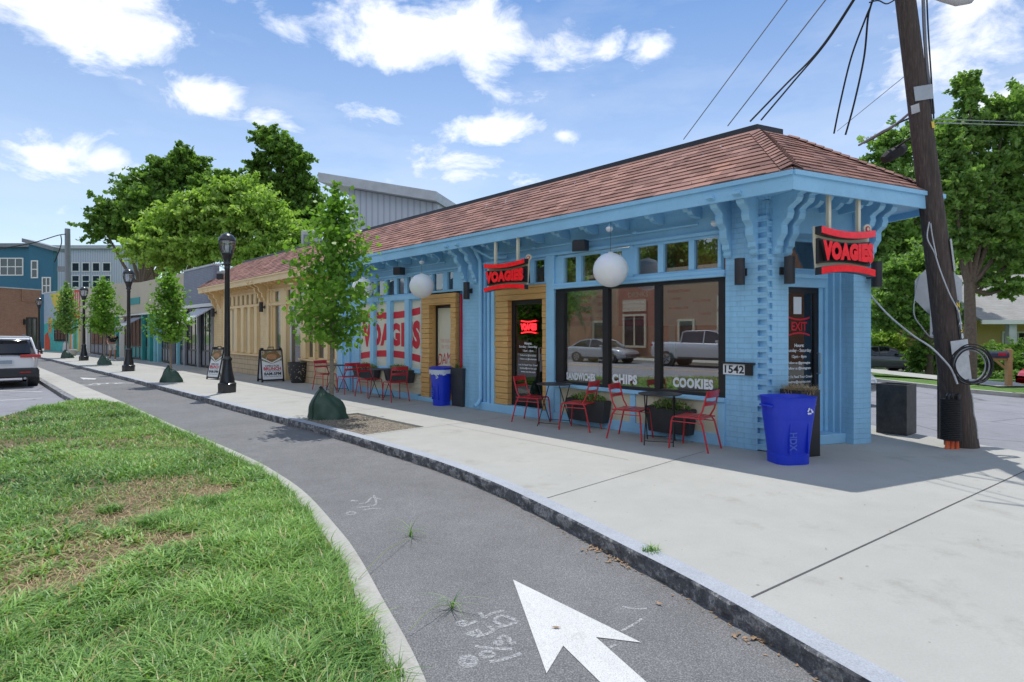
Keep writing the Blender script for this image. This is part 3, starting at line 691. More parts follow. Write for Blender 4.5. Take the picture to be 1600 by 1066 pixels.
def grass():
    gpoly = ccw(offset_line(bin_, -.235)+isl[:-2]+[isl[-2], isl[-1]])
    # sample density falls with distance from the photographer's spot
    xs = []; ys = []
    for (d0, d1, dens) in ((1.0, 4.2, 5200), (4.2, 7, 3000), (7, 10, 1700), (10, 20, 900)):
        n = int(dens*PI*(d1*d1-d0*d0)*.30); a = RNG.uniform(-.86, .12, n)*1.0; r = np.sqrt(RNG.uniform(d0*d0, d1*d1, n))
        xs.append(r*np.sin(a)); ys.append(r*np.cos(a))
    X = np.concatenate(xs); Y = np.concatenate(ys)
    k = in_poly(X, Y, gpoly); X = X[k]; Y = Y[k]
    b = bare(X, Y); thin = vnoise(X, Y, .8, 44); k = ((b > 1.0) & (RNG.random(len(X)) < np.clip(1.6-1.7*thin, .22, 1))) | (RNG.random(len(X)) < .10); X = X[k]; Y = Y[k]; b = b[k]
    cl = vnoise(X, Y, 2.2, 5)*.6+vnoise(X, Y, 6, 6)*.4
    k = RNG.random(len(X)) < np.clip(.05+cl*1.45, 0, 1); X = X[k]; Y = Y[k]; b = b[k]; cl = cl[k]
    D = np.hypot(X, Y); near = np.clip((6.5-D)/4, 0, 1)
    weed = np.clip((vnoise(X, Y, 1.1, 15)-.45)*3, 0, 1); Hh = (.03+.055*RNG.random(len(X))**1.5+.05*cl+.05*weed*RNG.random(len(X)))*(1+.9*near*cl*1.5); Hh *= np.clip((b-.4)*1.0, .45, 1)
    Wd = (.0045+.0045*RNG.random(len(X))+.0045*weed)*(1+.06*D)*1.3
    tint = np.clip(.1+.85*RNG.random(len(X))**1.2+.7*(cl-.5)+.5*(vnoise(X, Y, .5, 31)-.5), 0, 1)
    tint[:] = np.where(RNG.random(len(X)) < .06+.10*(b < 1.8), 1.0, tint*.92); o = blades(X, Y, np.full(len(X), -.075), Hh, Wd, .5+1.15*RNG.random(len(X)), tint, 'grass', M['grass']); tag(o, 'lush green crabgrass with weedy clumps covering the island beside the bike lane', 'grass', kind='stuff')
    # sparse grass on the part of the island seen only in the windows
    n = 42000; X = RNG.uniform(-22, 1, n); Y = RNG.uniform(-14, 14, n); k = in_poly(X, Y, gpoly) & ((np.arctan2(X, Y) < -.78) | (Y < 1.5)); X = X[k]; Y = Y[k]
    o = blades(X, Y, np.full(len(X), -.07), .08+.08*RNG.random(len(X)), np.full(len(X), .03), .6+.5*RNG.random(len(X)), .3+.6*RNG.random(len(X)), 'grass', M['grass'], 2)
    tag(o, 'rougher mown grass on the far part of the island by the road', 'grass', kind='stuff')
    # tufts of taller blades
    tx = []; ty = []; th = []
    spots = [(gp(240, 822, -.07), .13, 230), (gp(330, 790, -.07), .12, 170), (gp(172, 802, -.07), .1, 140), (gp(400, 830, -.07), .15, 160), (gp(45, 640, -.07), .35, 500), (gp(75, 640, -.07), .35, 420), (gp(150, 630, -.07), .4, 380), (gp(430, 870, -.07), .25, 200), (gp(280, 740, -.07), .3, 200), (gp(400, 715, -.07), .2, 140), (gp(480, 960, -.07), .3, 260), (gp(330, 1000, -.07), .4, 300), (gp(520, 900, -.07), .2, 160)]
    for c, r, n in spots:
        a = RNG.random(n)*2*PI; q = r*np.sqrt(RNG.random(n)); tx.append(c.x+q*np.cos(a)); ty.append(c.y+q*np.sin(a)); th.append(RNG.uniform(.1, .24, n)*(1-.4*q/r))
    X = np.concatenate(tx); Y = np.concatenate(ty); Hh = np.concatenate(th); k = in_poly(X, Y, gpoly); X, Y, Hh = X[k], Y[k], Hh[k]
    o = blades(X, Y, np.full(len(X), -.07), Hh, np.full(len(X), .007)+.0006*np.hypot(X, Y), .5+.8*RNG.random(len(X)), .1+.7*RNG.random(len(X)), 'grass_tufts', M['grass']); tag(o, 'taller dark green grass clumps standing out of the lawn island', 'grass', kind='stuff')
    # dry straw on the bare patches
    n = 26000; X = RNG.uniform(-6, 0, n); Y = RNG.uniform(2.5, 8.5, n); b = bare(X, Y); k = ((b < 1.35) | (vnoise(X, Y, .8, 44) > .72)) & in_poly(X, Y, gpoly); X = X[k]; Y = Y[k]
    o = blades(X, Y, np.full(len(X), -.068)+.012*RNG.random(len(X)), .05+.06*RNG.random(len(X)), np.full(len(X), .005), 1.9+.6*RNG.random(len(X)), RNG.random(len(X)), 'dry_straw', M['straw'], 2); tag(o, 'dry tan straw lying on the bare patches of the lawn', 'straw', kind='stuff')
    # grass spilling over the band edge
    xs = []; ys = []; hs = []
    for p, q in zip(bandp, bso):
        if not (-1.2 < q[0] < 13): continue
    bb = [(p, q) for p, q in zip(bandp, bso) if -2 < q[0] < 13.2]
    for (p, q), (p2, q2) in zip(bb, bb[1:]):
        ln = math.dist(p, p2); n = int(ln*620); t = RNG.random(n); off = .215+.035*RNG.standard_normal(n)+.07*(vnoise(t*ln+q[0], t*0, 3, 9)-.5)
        x = p[0]+(p2[0]-p[0])*t; y = p[1]+(p2[1]-p[1])*t; X = x+NN.x*off; Y = y+NN.y*off; xs.append(X); ys.append(Y)
    X = np.concatenate(xs); Y = np.concatenate(ys)
    o = blades(X, Y, np.full(len(X), -.095), .06+.1*RNG.random(len(X)), .006+.0006*np.hypot(X, Y), .5+.7*RNG.random(len(X)), .15+.7*RNG.random(len(X)), 'grass_fringe', M['grass']); tag(o, 'grass blades leaning over the pale concrete edge of the bike lane', 'grass', kind='stuff')
grass()
# weeds with long runners on the lane, and one at the kerb
def weed(px_, py_, n, h, label, z=-.118, spread=.08):
    c = gp(px_, py_, z); a = RNG.random(n)*6.28; r = spread*RNG.random(n); X = c.x+r*np.cos(a); Y = c.y+r*np.sin(a)
    o = blades(X, Y, np.full(n, z), h*(.6+.6*RNG.random(n)), np.full(n, .007), .8+.8*RNG.random(n), RNG.random(n)*.8, 'weed', M['grass']); tag(o, label, 'weed')
weed(1017, 861, 60, .07, 'small green weed growing from the kerb joint beside the sidewalk', .0, .07)
weed(640, 838, 14, .2, 'thin weed runner standing on the asphalt nearest the grass edge', spread=.03)
weed(706, 950, 12, .2, 'thin weed with spread blades lying left of the sprayed marks', spread=.02)
weed(622, 1062, 16, .17, 'weed clump leaning off the concrete edge at the bottom', spread=.05)
def runner(a, b, label):
    A = gp(*a, -.09); B = gp(*b, -.11); mid = (A+B)/2+Vector((0, 0, .05)); mb = MB(); mb.tube(catmull([A, mid, B], 6), .0022, 5); o = mb.build('grass_runner', paint('runner', (.25, .3, .12), .7)); tag(o, label, 'grass stem')
runner((560, 905), (640, 842), 'thin grass stem reaching over the asphalt to the farther weed')
runner((640, 985), (706, 945), 'thin grass stem reaching over the asphalt to the nearer weed')
# litter along the kerb
def litter():
    V = []; F = []; T = []
    def leaf(c, r):
        b = len(V); a = random.random()*6.28; tl = random.uniform(-.5, .5)
        for q in ((-1, 0), (0, -.38), (1, 0), (0, .38)):
            x = q[0]*r*math.cos(a)-q[1]*r*math.sin(a); y = q[0]*r*math.sin(a)+q[1]*r*math.cos(a); V.append((c[0]+x, c[1]+y, c[2]+.004+abs(q[0]*r*tl*.6)))
        F.append((b, b+1, b+2, b+3)); T.extend([random.random()]*4)
    cb = [(p, so_of(*p)) for p in curbp]
    for (p, q), (p2, q2) in zip(cb, cb[1:]):
        if not -4 < q[0] < 9: continue
        n = int(math.dist(p, p2)*26)
        for k in range(n):
            t = random.random(); off = abs(random.gauss(0, .035))+.02
            leaf((p[0]+(p2[0]-p[0])*t+NN.x*off, p[1]+(p2[1]-p[1])*t+NN.y*off, -.12), random.uniform(.006, .02))
    for px_, py_, n, sp in ((938, 860, 45, .07), (975, 876, 50, .09), (993, 884, 30, .07), (1185, 1000, 25, .06), (870, 800, 20, .06)):
        c = gp(px_, py_, -.12)
        for k in range(n): leaf((c.x+random.gauss(0, sp), c.y+random.gauss(0, sp*.5), -.12+random.random()*.01), random.uniform(.01, .03))
    for px_, py_, n in ((1030, 944, 1), (869, 981, 1), (1090, 780, 0)):
        if n: c = gp(px_, py_, -.113); leaf((c.x, c.y, -.113), .03)
    for k in range(60):
        c = fw(random.uniform(-3, 6), random.uniform(.5, 3.7), 0); leaf((c.x, c.y, .001), random.uniform(.006, .014))
    o = npmesh('leaf_litter', np.array(V), np.array(F), paint('dry_leaf', (.3, .2, .12), .9, .4, 30)); tag(o, 'dry brown leaf litter gathered along the foot of the kerb', 'leaf litter', kind='stuff')
litter()
# ================================================================ CORNER BUILDING
EA = math.radians(20)
E_dir = Vector((math.cos(EA), math.sin(EA), 0))
ME = MF.inverted() @ Matrix.Translation(P) @ Matrix.Rotation(EA, 4, 'Z')     # end wall: (t, -outward, z) in building coordinates
BLD = thing('shop_building', 'long corner shop row, blue then tan, under one red shingled roof', 'building', P, FR)
def EB(): return MB(ME)
def ebox(mb, t0, t1, o0, o1, z0, z1): return mb.box(t0, t1, -o1, -o0, z0, z1)
H1 = 3.45
def part(mb, name, mat, label=None, **k):
    o = mb.build(name, mat, BLD, **k)
    if label: o['label'] = label
    return o
def pier(s0, s1, mat, label=None, z1=H1, o0=-.3, o1=0): part(MB().box(s0, s1, o0, o1, 0, z1), 'brick_pier', mat, label)
# corner: pier blocks with interlocking stepped courses
core = MB().box(.135, .59, -.3, 0, 0, H1); core.box(.04, .16, -.25, -.055, 0, H1)
core.M = ME; ebox(core, .085, .365, -.3, 0, 0, H1); ebox(core, .03, .1, -.25, -.05, 0, H1); core.M = None
nc = int(3.2/.0735)
for k in range(nc):
    z0 = .02+k*.0735
    if k % 2 == 0: core.box(.0, .137, -.2, -.0015, z0, z0+.0735)
    else:
        core.M = ME; ebox(core, .0, .087, -.2, -.0015, z0, z0+.0735); core.M = None
part(core, 'brick_pier', M['blue_brick'], 'stepped interlocking brick corner in blue')
mb = EB(); ebox(mb, 1.571, 1.912, -.3, 0, 0, H1); part(mb, 'brick_pier', M['blue_brick'])
mb = MB()
S_TA = S(730); pier(5.98, 6.6, M['blue_brick']); pier(11.25, 12.55, M['blue_brick'])
pier(18.0, 18.75, M['tan_brick'], 'tan brick pier'); pier(23.3, 24.46, M['tan_brick'], 'tan brick pier')
part(MB().box(12.12, 12.2, 0, .05, 0, H1).box(11.68, 11.74, 0, .05, 0, H1), 'pilaster_trim', M['blue'])
# bricks set proud at the third side
Qs = ME @ Vector((1.912, 0, 0)); Qw = MF @ Qs
def q2(depth): v = Qw+Vector((-.25, .97, 0))*depth; return MF.inverted() @ v
mb = MB(); a = q2(0); b = q2(7.6); mb.add([(a.x, a.y, 0), (b.x, b.y, 0), (b.x, b.y, H1), (a.x, a.y, H1)], [(0, 1, 2, 3)]); part(mb, 'side_wall', M['blue_brick'])
mb = MB(); mb.box(b.x-.2, 24.46, -7.2, -7.0, 0, 4.4); part(mb, 'rear_wall', M['grey'])
mb = MB().box(24.3, 24.46, -7, -.3, 0, 4.4); part(mb, 'side_wall', M['tan_brick'])
# interior shell
mb = MB(); mb.prism([(0.3, -.3), (12.5, -.3), (12.5, -6.9), (b.x, -6.9), (a.x+.1, a.y-.3)], .02, .06); part(mb, 'floor', M['int_floor'])
mb = MB(); mb.prism([(0.1, -.25), (24.3, -.25), (24.3, -6.9), (b.x, -6.9), (a.x+.1, a.y-.3)], 3.3, 3.34); part(mb, 'ceiling', M['int_ceiling'])
part(MB().box(1.2, 12.5, -4.6, -4.5, 0, 3.3), 'interior_wall', M['int_wall']); part(MB().box(5.6, 5.7, -4.5, -.6, 0, 3.3), 'interior_wall', M['cream'])
part(MB().box(12.5, 12.6, -6.5, -.3, 0, 3.3), 'interior_wall', M['dark_int']); part(MB().box(12.6, 24.3, -3.1, -3, 0, 3.3), 'interior_wall', M['dark_int'])
part(MB().box(2.0, 5.0, -3.3, -2.7, .06, 1.05), 'serving_counter', M['dark_int'], bevel=.01)
# beams over the openings
part(MB().box(.59, 5.98, -.2, -.03, 3.02, H1), 'lintel', M['blue']); part(MB().box(6.6, 11.25, -.2, -.03, 3.02, H1), 'lintel', M['blue'])
part(MB().box(12.55, 18.0, -.2, -.03, 3.12, H1), 'lintel', M['tan']); part(MB().box(18.75, 23.3, -.2, -.03, 3.12, H1), 'lintel', M['tan'])
mb = MB(); mb.box(.59, 5.98, -.03, .03, 3.02, 3.07); mb.box(6.6, 11.25, -.03, .03, 3.02, 3.07); part(mb, 'trim_moulding', M['blue'], bevel=.006)
mb = MB(); mb.box(18.75, 23.3, -.03, .03, 3.12, 3.17); mb.box(12.55, 18.0, -.03, .03, 3.12, 3.17); part(mb, 'trim_moulding', M['tan'], bevel=.006)

def window(frames, panes, fm, gm, y=-.06, label=None, name='window', th=.0):
    mb = MB()
    for f in frames: mb.box(f[0], f[1], y-.045, y+.045+(f[4] if len(f) > 4 else 0), f[2], f[3])
    w_ = part(mb, name, fm, label, bevel=.004)
    for p in panes:
        g = MB().box(p[0], p[1], y-.006, y+.004, p[2], p[3]).build('pane', p[4] if len(p) > 4 else gm, w_)
    return w_
def grid(s0, s1, z0, z1, edges, t, fm, gm, y=-.06, label=None, name='window', gl=None):
    """edges: pane (s0,s1) intervals; frame fills what is left"""
    es = sorted(edges); fr = [(s0, s1, z0, z0+t), (s0, s1, z1-t, z1)]; cur = s0
    for a, b in es: fr.append((cur, a, z0+t, z1-t, .012)); cur = b
    fr.append((cur, s1, z0+t, z1-t, .012))
    return window(fr, [(a-.01, b+.01, z0+t-.01, z1-t+.01)+((gl,) if gl else ()) for a, b in es], fm, gm, y, label, name)
# bay 1: three-light black shop window, two transom groups
grid(.59, 3.86, .68, 2.40, [(.70, 1.66), (1.76, 2.66), (2.78, 3.66)], .055, M['black'], M['glass'], -.06, 'black framed three light shop window')
grid(.66, 2.16, 2.5, 3.02, [(.71, 1.08), (1.17, 1.60), (1.70, 2.09)], .04, M['blue'], M['glass_dark'], -.06, 'blue framed transom window')
grid(2.22, 3.86, 2.46, 3.0, [(2.38, 2.70), (2.82, 3.25), (3.37, 3.66)], .04, M['blue'], M['glass_dark'], -.06, 'blue framed transom window')
part(MB().box(2.16, 2.22, -.14, .0, 2.44, 3.02), 'post', M['blue'])
mb = MB(); mb.box(.59, 3.86, -.12, .035, 2.44, 2.5).box(.59, 3.86, -.1, .06, 2.40, 2.44); part(mb, 'trim_moulding', M['blue'], bevel=.008)
part(MB().box(.59, 3.86, -.12, .05, .62, .68), 'window_sill', M['blue'], bevel=.006); mb = MB().box(.59, 3.86, -.12, .04, .0, .16); mb.box(2.1, 2.2, -.1, .025, .16, .62); mb.box(3.72, 3.86, -.1, .025, .16, .62); mb.box(.59, .7, -.1, .025, .16, .62); part(mb, 'base_board', M['blue'], bevel=.006)
part(MB().box(.7, 3.72, -.1, 0, .16, .62), 'bulkhead_panel', M['cream'])
mb = MB(); mb.box(3.86, 4.06, -.12, .04, 0, 3.02); part(mb, 'post', M['blue'], bevel=.008)
# cedar boards round the two doors
def cedar(s0, s1, z0, z1, d0, d1, dz):
    mb = MB(); z = z0; h = .115
    while z < z1-.01:
        h2 = min(h, z1-z)
        for a, b in ((s0, d0), (d1, s1)):
            if z+h2 <= dz+.001: mb.box(a-random.uniform(0, .008), b+random.uniform(0, .006), -.09, .02+random.uniform(-.008, .012), z, z+h2-.007)
        if z+h2 > dz+.001:
            zz_ = max(z, dz); mb.box(s0-.004, s1+.004, -.09, .02+random.uniform(-.006, .010), zz_, z+h2-.006)
            if z < dz:
                for a, b in ((s0, d0), (d1, s1)): mb.box(a, b, -.09, .02, z, dz)
        z += h2
    mb.box(d0-.03, d0, -.22, -.09, z0, dz); mb.box(d1, d1+.03, -.22, -.09, z0, dz); mb.box(d0-.03, d1+.03, -.22, -.09, dz, dz+.03)
    return part(mb, 'cedar_cladding', M['cedar'], bevel=.004)
def door(s0, s1, z0, z1, y, fm, gm, label, hs, t=.09):
    mb = MB(); mb.ring(s0, s1, z0, z1, t, y-.03, y+.03); mb.box(s0+t, s1-t, y-.03, y+.03, z0, z0+.24)
    d_ = part(mb, 'door', fm, label, bevel=.004)
    MB().box(s0+t-.01, s1-t+.01, y-.006, y+.006, z0+.23, z1-t+.01).build('pane', gm, d_)
    hb = MB(); hb.tube([(hs, y+.03, z0+.9), (hs, y+.09, z0+.9), (hs, y+.09, z0+1.15), (hs, y+.03, z0+1.15)], .01, 8); hb.build('handle', M['steel'], d_, smooth=True)
    return d_
cedar(4.06, 5.51, .17, 2.52, 4.17, 5.13, 2.25)
door(4.17, 5.13, .17, 2.25, -.12, M['black'], M['glass_door'], 'black framed glass door with white lettering', 4.3)
part(MB().box(3.9, 5.98, -.4, .06, 0, .165), 'door_step', M['blue'], bevel=.008)
mb = MB(); mb.box(5.51, 5.6, -.15, .05, 0.165, 3.02).box(5.68, 5.75, -.15, .03, .165, 3.02).box(5.84, 5.92, -.15, .0, .165, 3.02).box(5.51, 5.98, -.2, -.09, .165, 3.02); part(mb, 'pilaster_trim', M['blue'], bevel=.006)
grid(4.06, 5.51, 2.52, 3.02, [(4.14, 4.42), (4.52, 4.9), (5.0, 5.42)], .04, M['blue'], M['glass_dark'], -.06, 'blue framed transom window')
cedar(6.83, 8.17, .1, 2.50, 7.01, 7.84, 2.25)
door(7.01, 7.84, .12, 2.24, -.2, M['black'], M['film'], 'black framed door covered in white film', 7.1, .06)
part(MB().box(6.6, 8.3, -.4, .04, 0, .1), 'door_step', M['blue'], bevel=.008)
part(MB().box(6.6, 6.83, -.25, -.1, .1, 3.02), 'jamb', M['blue_dark'])
# bay 2
tr = [(S(b), S(a)) for a, b in ((588, 600), (603.5, 615.3), (619.8, 630.8), (636, 648), (662, 673), (676, 691.6), (698, 707.5))]
grid(6.6, 11.25, 2.53, 3.02, tr+[(10.42, 10.62)], .045, M['blue'], M['glass_dark'], -.06, 'blue framed transom window')
mb = MB(); mb.box(8.17, 11.25, -.12, .045, 2.42, 2.53); part(mb, 'trim_moulding', M['blue'], bevel=.008)
grid(8.17, 11.25, .7, 2.42, [(8.22, 8.64), (8.86, 9.49), (9.71, 10.33), (10.56, 11.2)], .03, M['blue'], M['film'], -.05, 'blue window with white film behind four lights', gl=M['film'])
mb = MB()
for a, b_ in ((8.66, 8.84), (9.51, 9.69), (10.35, 10.54)): mb.box(a, b_, -.04, .05, .7, 2.42)
part(mb, 'mullion', M['blue'], bevel=.006)
part(MB().box(8.17, 11.25, -.12, .06, .64, .7), 'window_sill', M['blue'], bevel=.006); part(MB().box(8.3, 11.25, -.12, .05, 0, .14), 'base_board', M['blue'], bevel=.006)
mb = MB()
for k in range(4): mb.box(8.17, 11.25, -.1, 0-.004*(k % 2), .14+k*.125, .14+(k+1)*.125-.004)
part(mb, 'bulkhead_panel', M['cream'])
# tan half of the row
def grid_px(lo, hi, z0, z1, pairs, t, fm, gm, y=-.06, label=None, gl=None):
    return grid(lo, hi, z0, z1, [(S(b), S(a)) for a, b in pairs], t, fm, gm, y, label, gl=gl)
film2 = paint('pale_blue_film', (.5, .6, .68), .3, .04, dirt=0, bump=0)
grid_px(18.75, 22.6, .8, 2.62, [(361.6, 368), (373, 378), (383, 388.7), (393.4, 398.8), (404, 411.5)], .05, M['tan'], film2, -.08, 'tan window of five tall pale lights', gl=film2)
mb = MB(); edges = [(S(373), S(368)), (S(383), S(378)), (S(393.4), S(388.7)), (S(404), S(398.8))]
for a, b_ in edges: mb.box(a+.03, b_-.03, -.04, .06, .85, 2.6)
part(mb, 'mullion', M['tan'], bevel=.008)
part(MB().box(18.75, 22.6, -.12, .07, 2.60, 2.68), 'trim_moulding', M['tan'], bevel=.006); part(MB().box(18.75, 22.6, -.12, .07, .74, .8), 'window_sill', M['tan'], bevel=.006)
strips = [(18.95+i*.52, 19.2+i*.52) for i in range(7)]
grid(18.75, 22.6, 2.68, 3.12, strips, .03, M['tan'], M['glass_dark'], -.05, 'tan transom window of narrow lights')
part(MB().box(22.6, 23.3, -.2, -.02, 0, H1), 'jamb', M['tan'])
part(MB().box(18.75, 22.6, -.2, -.02, 0, .74), 'bulkhead_panel', M['tan_block'])
mb = MB(); mb.box(17.8, 18.0, -.15, .05, 0, H1).box(16.3, 16.75, -.15, .02, 0, 3.12).box(17.55, 17.62, -.1, .04, 0, 3.12); part(mb, 'pilaster_trim', M['tan'], bevel=.006)
grid(16.75, 17.55, .5, 2.6, [(16.86, 17.4)], .04, M['tan'], M['glass_far'], -.08, 'narrow tan sidelight')
part(MB().box(16.75, 17.55, -.2, -.03, 0, .5), 'bulkhead_panel', M['tan'])
grid(12.55, 17.8, 2.66, 3.12, [(16.92, 17.3), (15.85, 16.2), (14.8, 15.3), (13.9, 14.4), (13.1, 13.6)], .05, M['tan'], M['glass_far'], -.05, 'tan transom window')
part(MB().box(12.55, 17.8, -.14, .04, 2.58, 2.66), 'trim_moulding', M['tan'], bevel=.006)
d3 = door(15.2, 16.3, .04, 2.15, -.15, M['white'], M['glass_far'], 'white framed glass door', 15.3, .1)
part(MB().box(15.2, 16.3, -.25, -.03, 2.15, 2.58), 'lintel', M['tan'])
grid(12.55, 15.2, .78, 2.58, [(12.75, 13.0), (13.37, 13.9), (14.1, 14.6)], .05, M['tan'], M['glass_far'], -.08, 'tan framed window of dark lights')
mb = MB()
for a, b_ in ((13.05, 13.3), (13.93, 14.07), (14.62, 14.78)): mb.box(a, b_, -.03, .06, .8, 2.56)
part(mb, 'mullion', M['tan'], bevel=.006)
part(MB().box(12.55, 15.2, -.2, -.02, 0, .72), 'bulkhead_panel', M['tan_block']); part(MB().box(12.55, 15.2, -.1, .06, .72, .78), 'window_sill', M['tan'])
# end wall with recessed door
mb = EB(); ebox(mb, .365, 1.571, -.2, -.02, 3.02, H1); ebox(mb, .365, 1.571, -.42, .02-.04, 2.98, 3.02); part(mb, 'lintel', M['blue'])
mb = EB(); ebox(mb, .33, 1.6, -.6, -.13, 0, .14); part(mb, 'door_step', M['blue'], bevel=.01)
mb = EB()
for t0, t1, o0 in ((1.44, 1.5, -.36), (1.5, 1.54, -.28), (1.54, 1.572, -.2), (.36, .42, -.2), (.42, .46, -.28), (.46, .5, -.36)): ebox(mb, t0, t1, -.5, o0, .14 if o0 < -.2 else 0, 3.0)
ebox(mb, 1.36, 1.44, -.5, -.4, .14, 3.0); part(mb, 'jamb', M['blue'], bevel=.006)
mb = EB(); ebox(mb, .46, 1.44, -.5, -.36, 2.27, 2.5); ebox(mb, .46, 1.44, -.5, -.31, 2.40, 2.46); part(mb, 'trim_moulding', M['blue'], bevel=.006)
mb = EB(); w_ = None
mb.ring(.5, 1.4, 2.5, 3.0, .05, .42, .48); w_ = part(mb, 'window', M['blue'], 'transom window over the corner door'); g = EB(); ebox(g, .54, 1.36, -.455, -.445, 2.54, 2.96); g.build('pane', M['glass_dark'], w_)
mb = EB(); mb.ring(.5, 1.37, .14, 2.27, .085, .41, .47); ebox(mb, .58, 1.29, -.47, -.41, .22, .4); dc = part(mb, 'door', M['black'], 'black framed corner door lettered EXIT', bevel=.004)
g = EB(); ebox(g, .575, 1.295, -.445, -.435, .38, 2.2); g.build('pane', M['glass_door'], dc)
g = EB(); g.tube([(1.33, .41, 1.0), (1.33, .35, 1.0), (1.33, .35, 1.3), (1.33, .41, 1.3)], .011); g.build('handle', M['steel'], dc, smooth=True)
mb = EB(); ebox(mb, -.1, 2.1, -1.9, -1.85, 0, 3.3); part(mb, 'interior_wall', M['int_wall'])

# ---- roof -------------------------------------------------------------
inv = MF.inverted()
def loc(x, y): v = inv @ Vector((x, y, 0)); return (v.x, v.y)
Cw = Vector((3.42, 7.0)); Ew = Vector((6.20, 8.27)); Dw = Ew+Vector((-.25, .97))*8.2
ZG, ZF, ZR = 3.60, 3.35, 4.76
EO = so_of(Cw.x, Cw.y)[1]
eave = [(25.0, EO), loc(*Cw), loc(*Ew), loc(*Dw), ]
eave += [(eave[3][0], -7.4), (25.0, -7.4)] if eave[3][1] > -7.4 else [(25.0, -7.4)]
def nrm(a, b): t = Vector((b[0]-a[0], b[1]-a[1])).normalized(); return Vector((-t.y, t.x))
# ridge corners: offset of each eave line by RUN, intersected (hips)
RUN = 1.60
def offs(poly, dists):
    n = len(poly); res = []
    for i in range(n):
        a = Vector(poly[i-1]); b = Vector(poly[i]); c = Vector(poly[(i+1) % n]); n1 = nrm(a, b); n2 = nrm(b, c)
        d1 = dists[i-1]; d2 = dists[i]; p1 = b+n1*d1*SG; p2 = b+n2*d2*SG; t1 = (b-a).normalized(); t2 = (c-b).normalized()
        den = t1.x*t2.y-t1.y*t2.x
        if abs(den) < 1e-6: res.append(p1); continue
        k = ((p2-p1).x*t2.y-(p2-p1).y*t2.x)/den; res.append(p1+t1*k)
    return res
area = sum(eave[i][0]*eave[(i+1) % len(eave)][1]-eave[(i+1) % len(eave)][0]*eave[i][1] for i in range(len(eave)))
SG = 1 if area > 0 else -1
dist = [RUN]*len(eave); dist[-1] = .9     # left hip a little steeper
ridge = offs(eave, dist)
sl = math.hypot(RUN, ZR-ZG); ROWS = 13
def roof_plane(i, name='roof', rows=ROWS, label=None):
    j = (i+1) % len(eave); a0 = Vector(eave[i]+(ZG,)); b0 = Vector(eave[j]+(ZG,)); a1 = Vector((ridge[i].x, ridge[i].y, ZR)); b1 = Vector((ridge[j].x, ridge[j].y, ZR))
    nr = (b0-a0).cross(a1-a0).normalized()
    if nr.z < 0: nr = -nr
    tdir = (b0-a0).normalized(); vdir = nr.cross(tdir); vdir = vdir if vdir.z > 0 else -vdir
    mb = MB()
    def uv(p): q = p-a0; return (q.dot(tdir), q.dot(vdir))
    for k in range(rows):
        f0 = k/rows; f1 = (k+1)/rows; lift = .016; e = .02 if k == 0 else 0
        p = a0.lerp(a1, f0)+nr*lift; q = b0.lerp(b1, f0)+nr*lift; r = b0.lerp(b1, f1)+nr*.003; s_ = a0.lerp(a1, f1)+nr*.003
        ua, ub, uc, ud = uv(p), uv(q), uv(r), uv(s_)
        rr = [(ua[0], k*.145+.004), (ub[0], k*.145+.004), (uc[0], (k+1)*.145-.004), (ud[0], (k+1)*.145-.004)]
        # break long rows into tabs so the lower edge is uneven
        Lr = (q-p).length; nt_ = max(2, int(Lr/.33)); 
        for m in range(nt_):
            g0, g1_ = m/nt_, (m+1)/nt_; jit = random.uniform(-.006, .006)
            P0 = p.lerp(q, g0)-vdir*jit; P1 = p.lerp(q, g1_)-vdir*jit; P2 = s_.lerp(r, g1_); P3 = s_.lerp(r, g0); l_ = nr*random.uniform(-.004, .006)
            def U_(x): return (x.dot(tdir), 0)
            u0, u1, u2, u3 = uv(P0)[0], uv(P1)[0], uv(P2)[0], uv(P3)[0]
            mb.add([P0+l_, P1+l_, P2, P3], [(0, 1, 2, 3)], [[(u0, rr[0][1]), (u1, rr[1][1]), (u2, rr[2][1]), (u3, rr[3][1])]])
            mb.add([P0+l_, P1+l_, P1+l_-nr*.022, P0+l_-nr*.022], [(3, 2, 1, 0)], [[(u0, rr[0][1]), (u1, rr[0][1]), (u1, rr[0][1]), (u0, rr[0][1])]])
    return part(mb, name, M['shingle'], label)
for i in (0, 1, 2, len(eave)-1): roof_plane(i)
# hip caps
for i in (0, 1, 2):
    mb = MB()
    a0 = Vector(eave[i]+(ZG,)); a1 = Vector((ridge[i].x, ridge[i].y, ZR)); d_ = (a1-a0); Ld = d_.length; d_.normalize(); side = d_.cross(Vector((0, 0, 1))).normalized(); up = side.cross(d_)
    n = int(Ld/.13)-1
    for k in range(n):
        p = a0+d_*(k*.13+.06); q = p+d_*.17
        cen0 = p+up*.05; cen1 = q+up*.03; w0 = .13
        rr_ = k*.145
        mb.add([cen0, p+side*w0-up*.015, q+side*w0-up*.03, cen1], [(0, 1, 2, 3)], [[(.02, rr_+.01), (.28, rr_+.01), (.28, rr_+.13), (.02, rr_+.13)]])
        mb.add([cen0, p-side*w0-up*.015, q-side*w0-up*.03, cen1], [(3, 2, 1, 0)], [[(.32, rr_+.13), (.58, rr_+.13), (.58, rr_+.01), (.32, rr_+.01)]])
        mb.add([cen0, p+side*w0-up*.015, p+side*w0-up*.03, cen0-up*.02], [(0, 1, 2, 3)], [[(.1, rr_)]*4]); mb.add([cen0, p-side*w0-up*.015, p-side*w0-up*.03, cen0-up*.02], [(3, 2, 1, 0)], [[(.1, rr_)]*4])
    part(mb, 'hip_cap', M['shingle'])
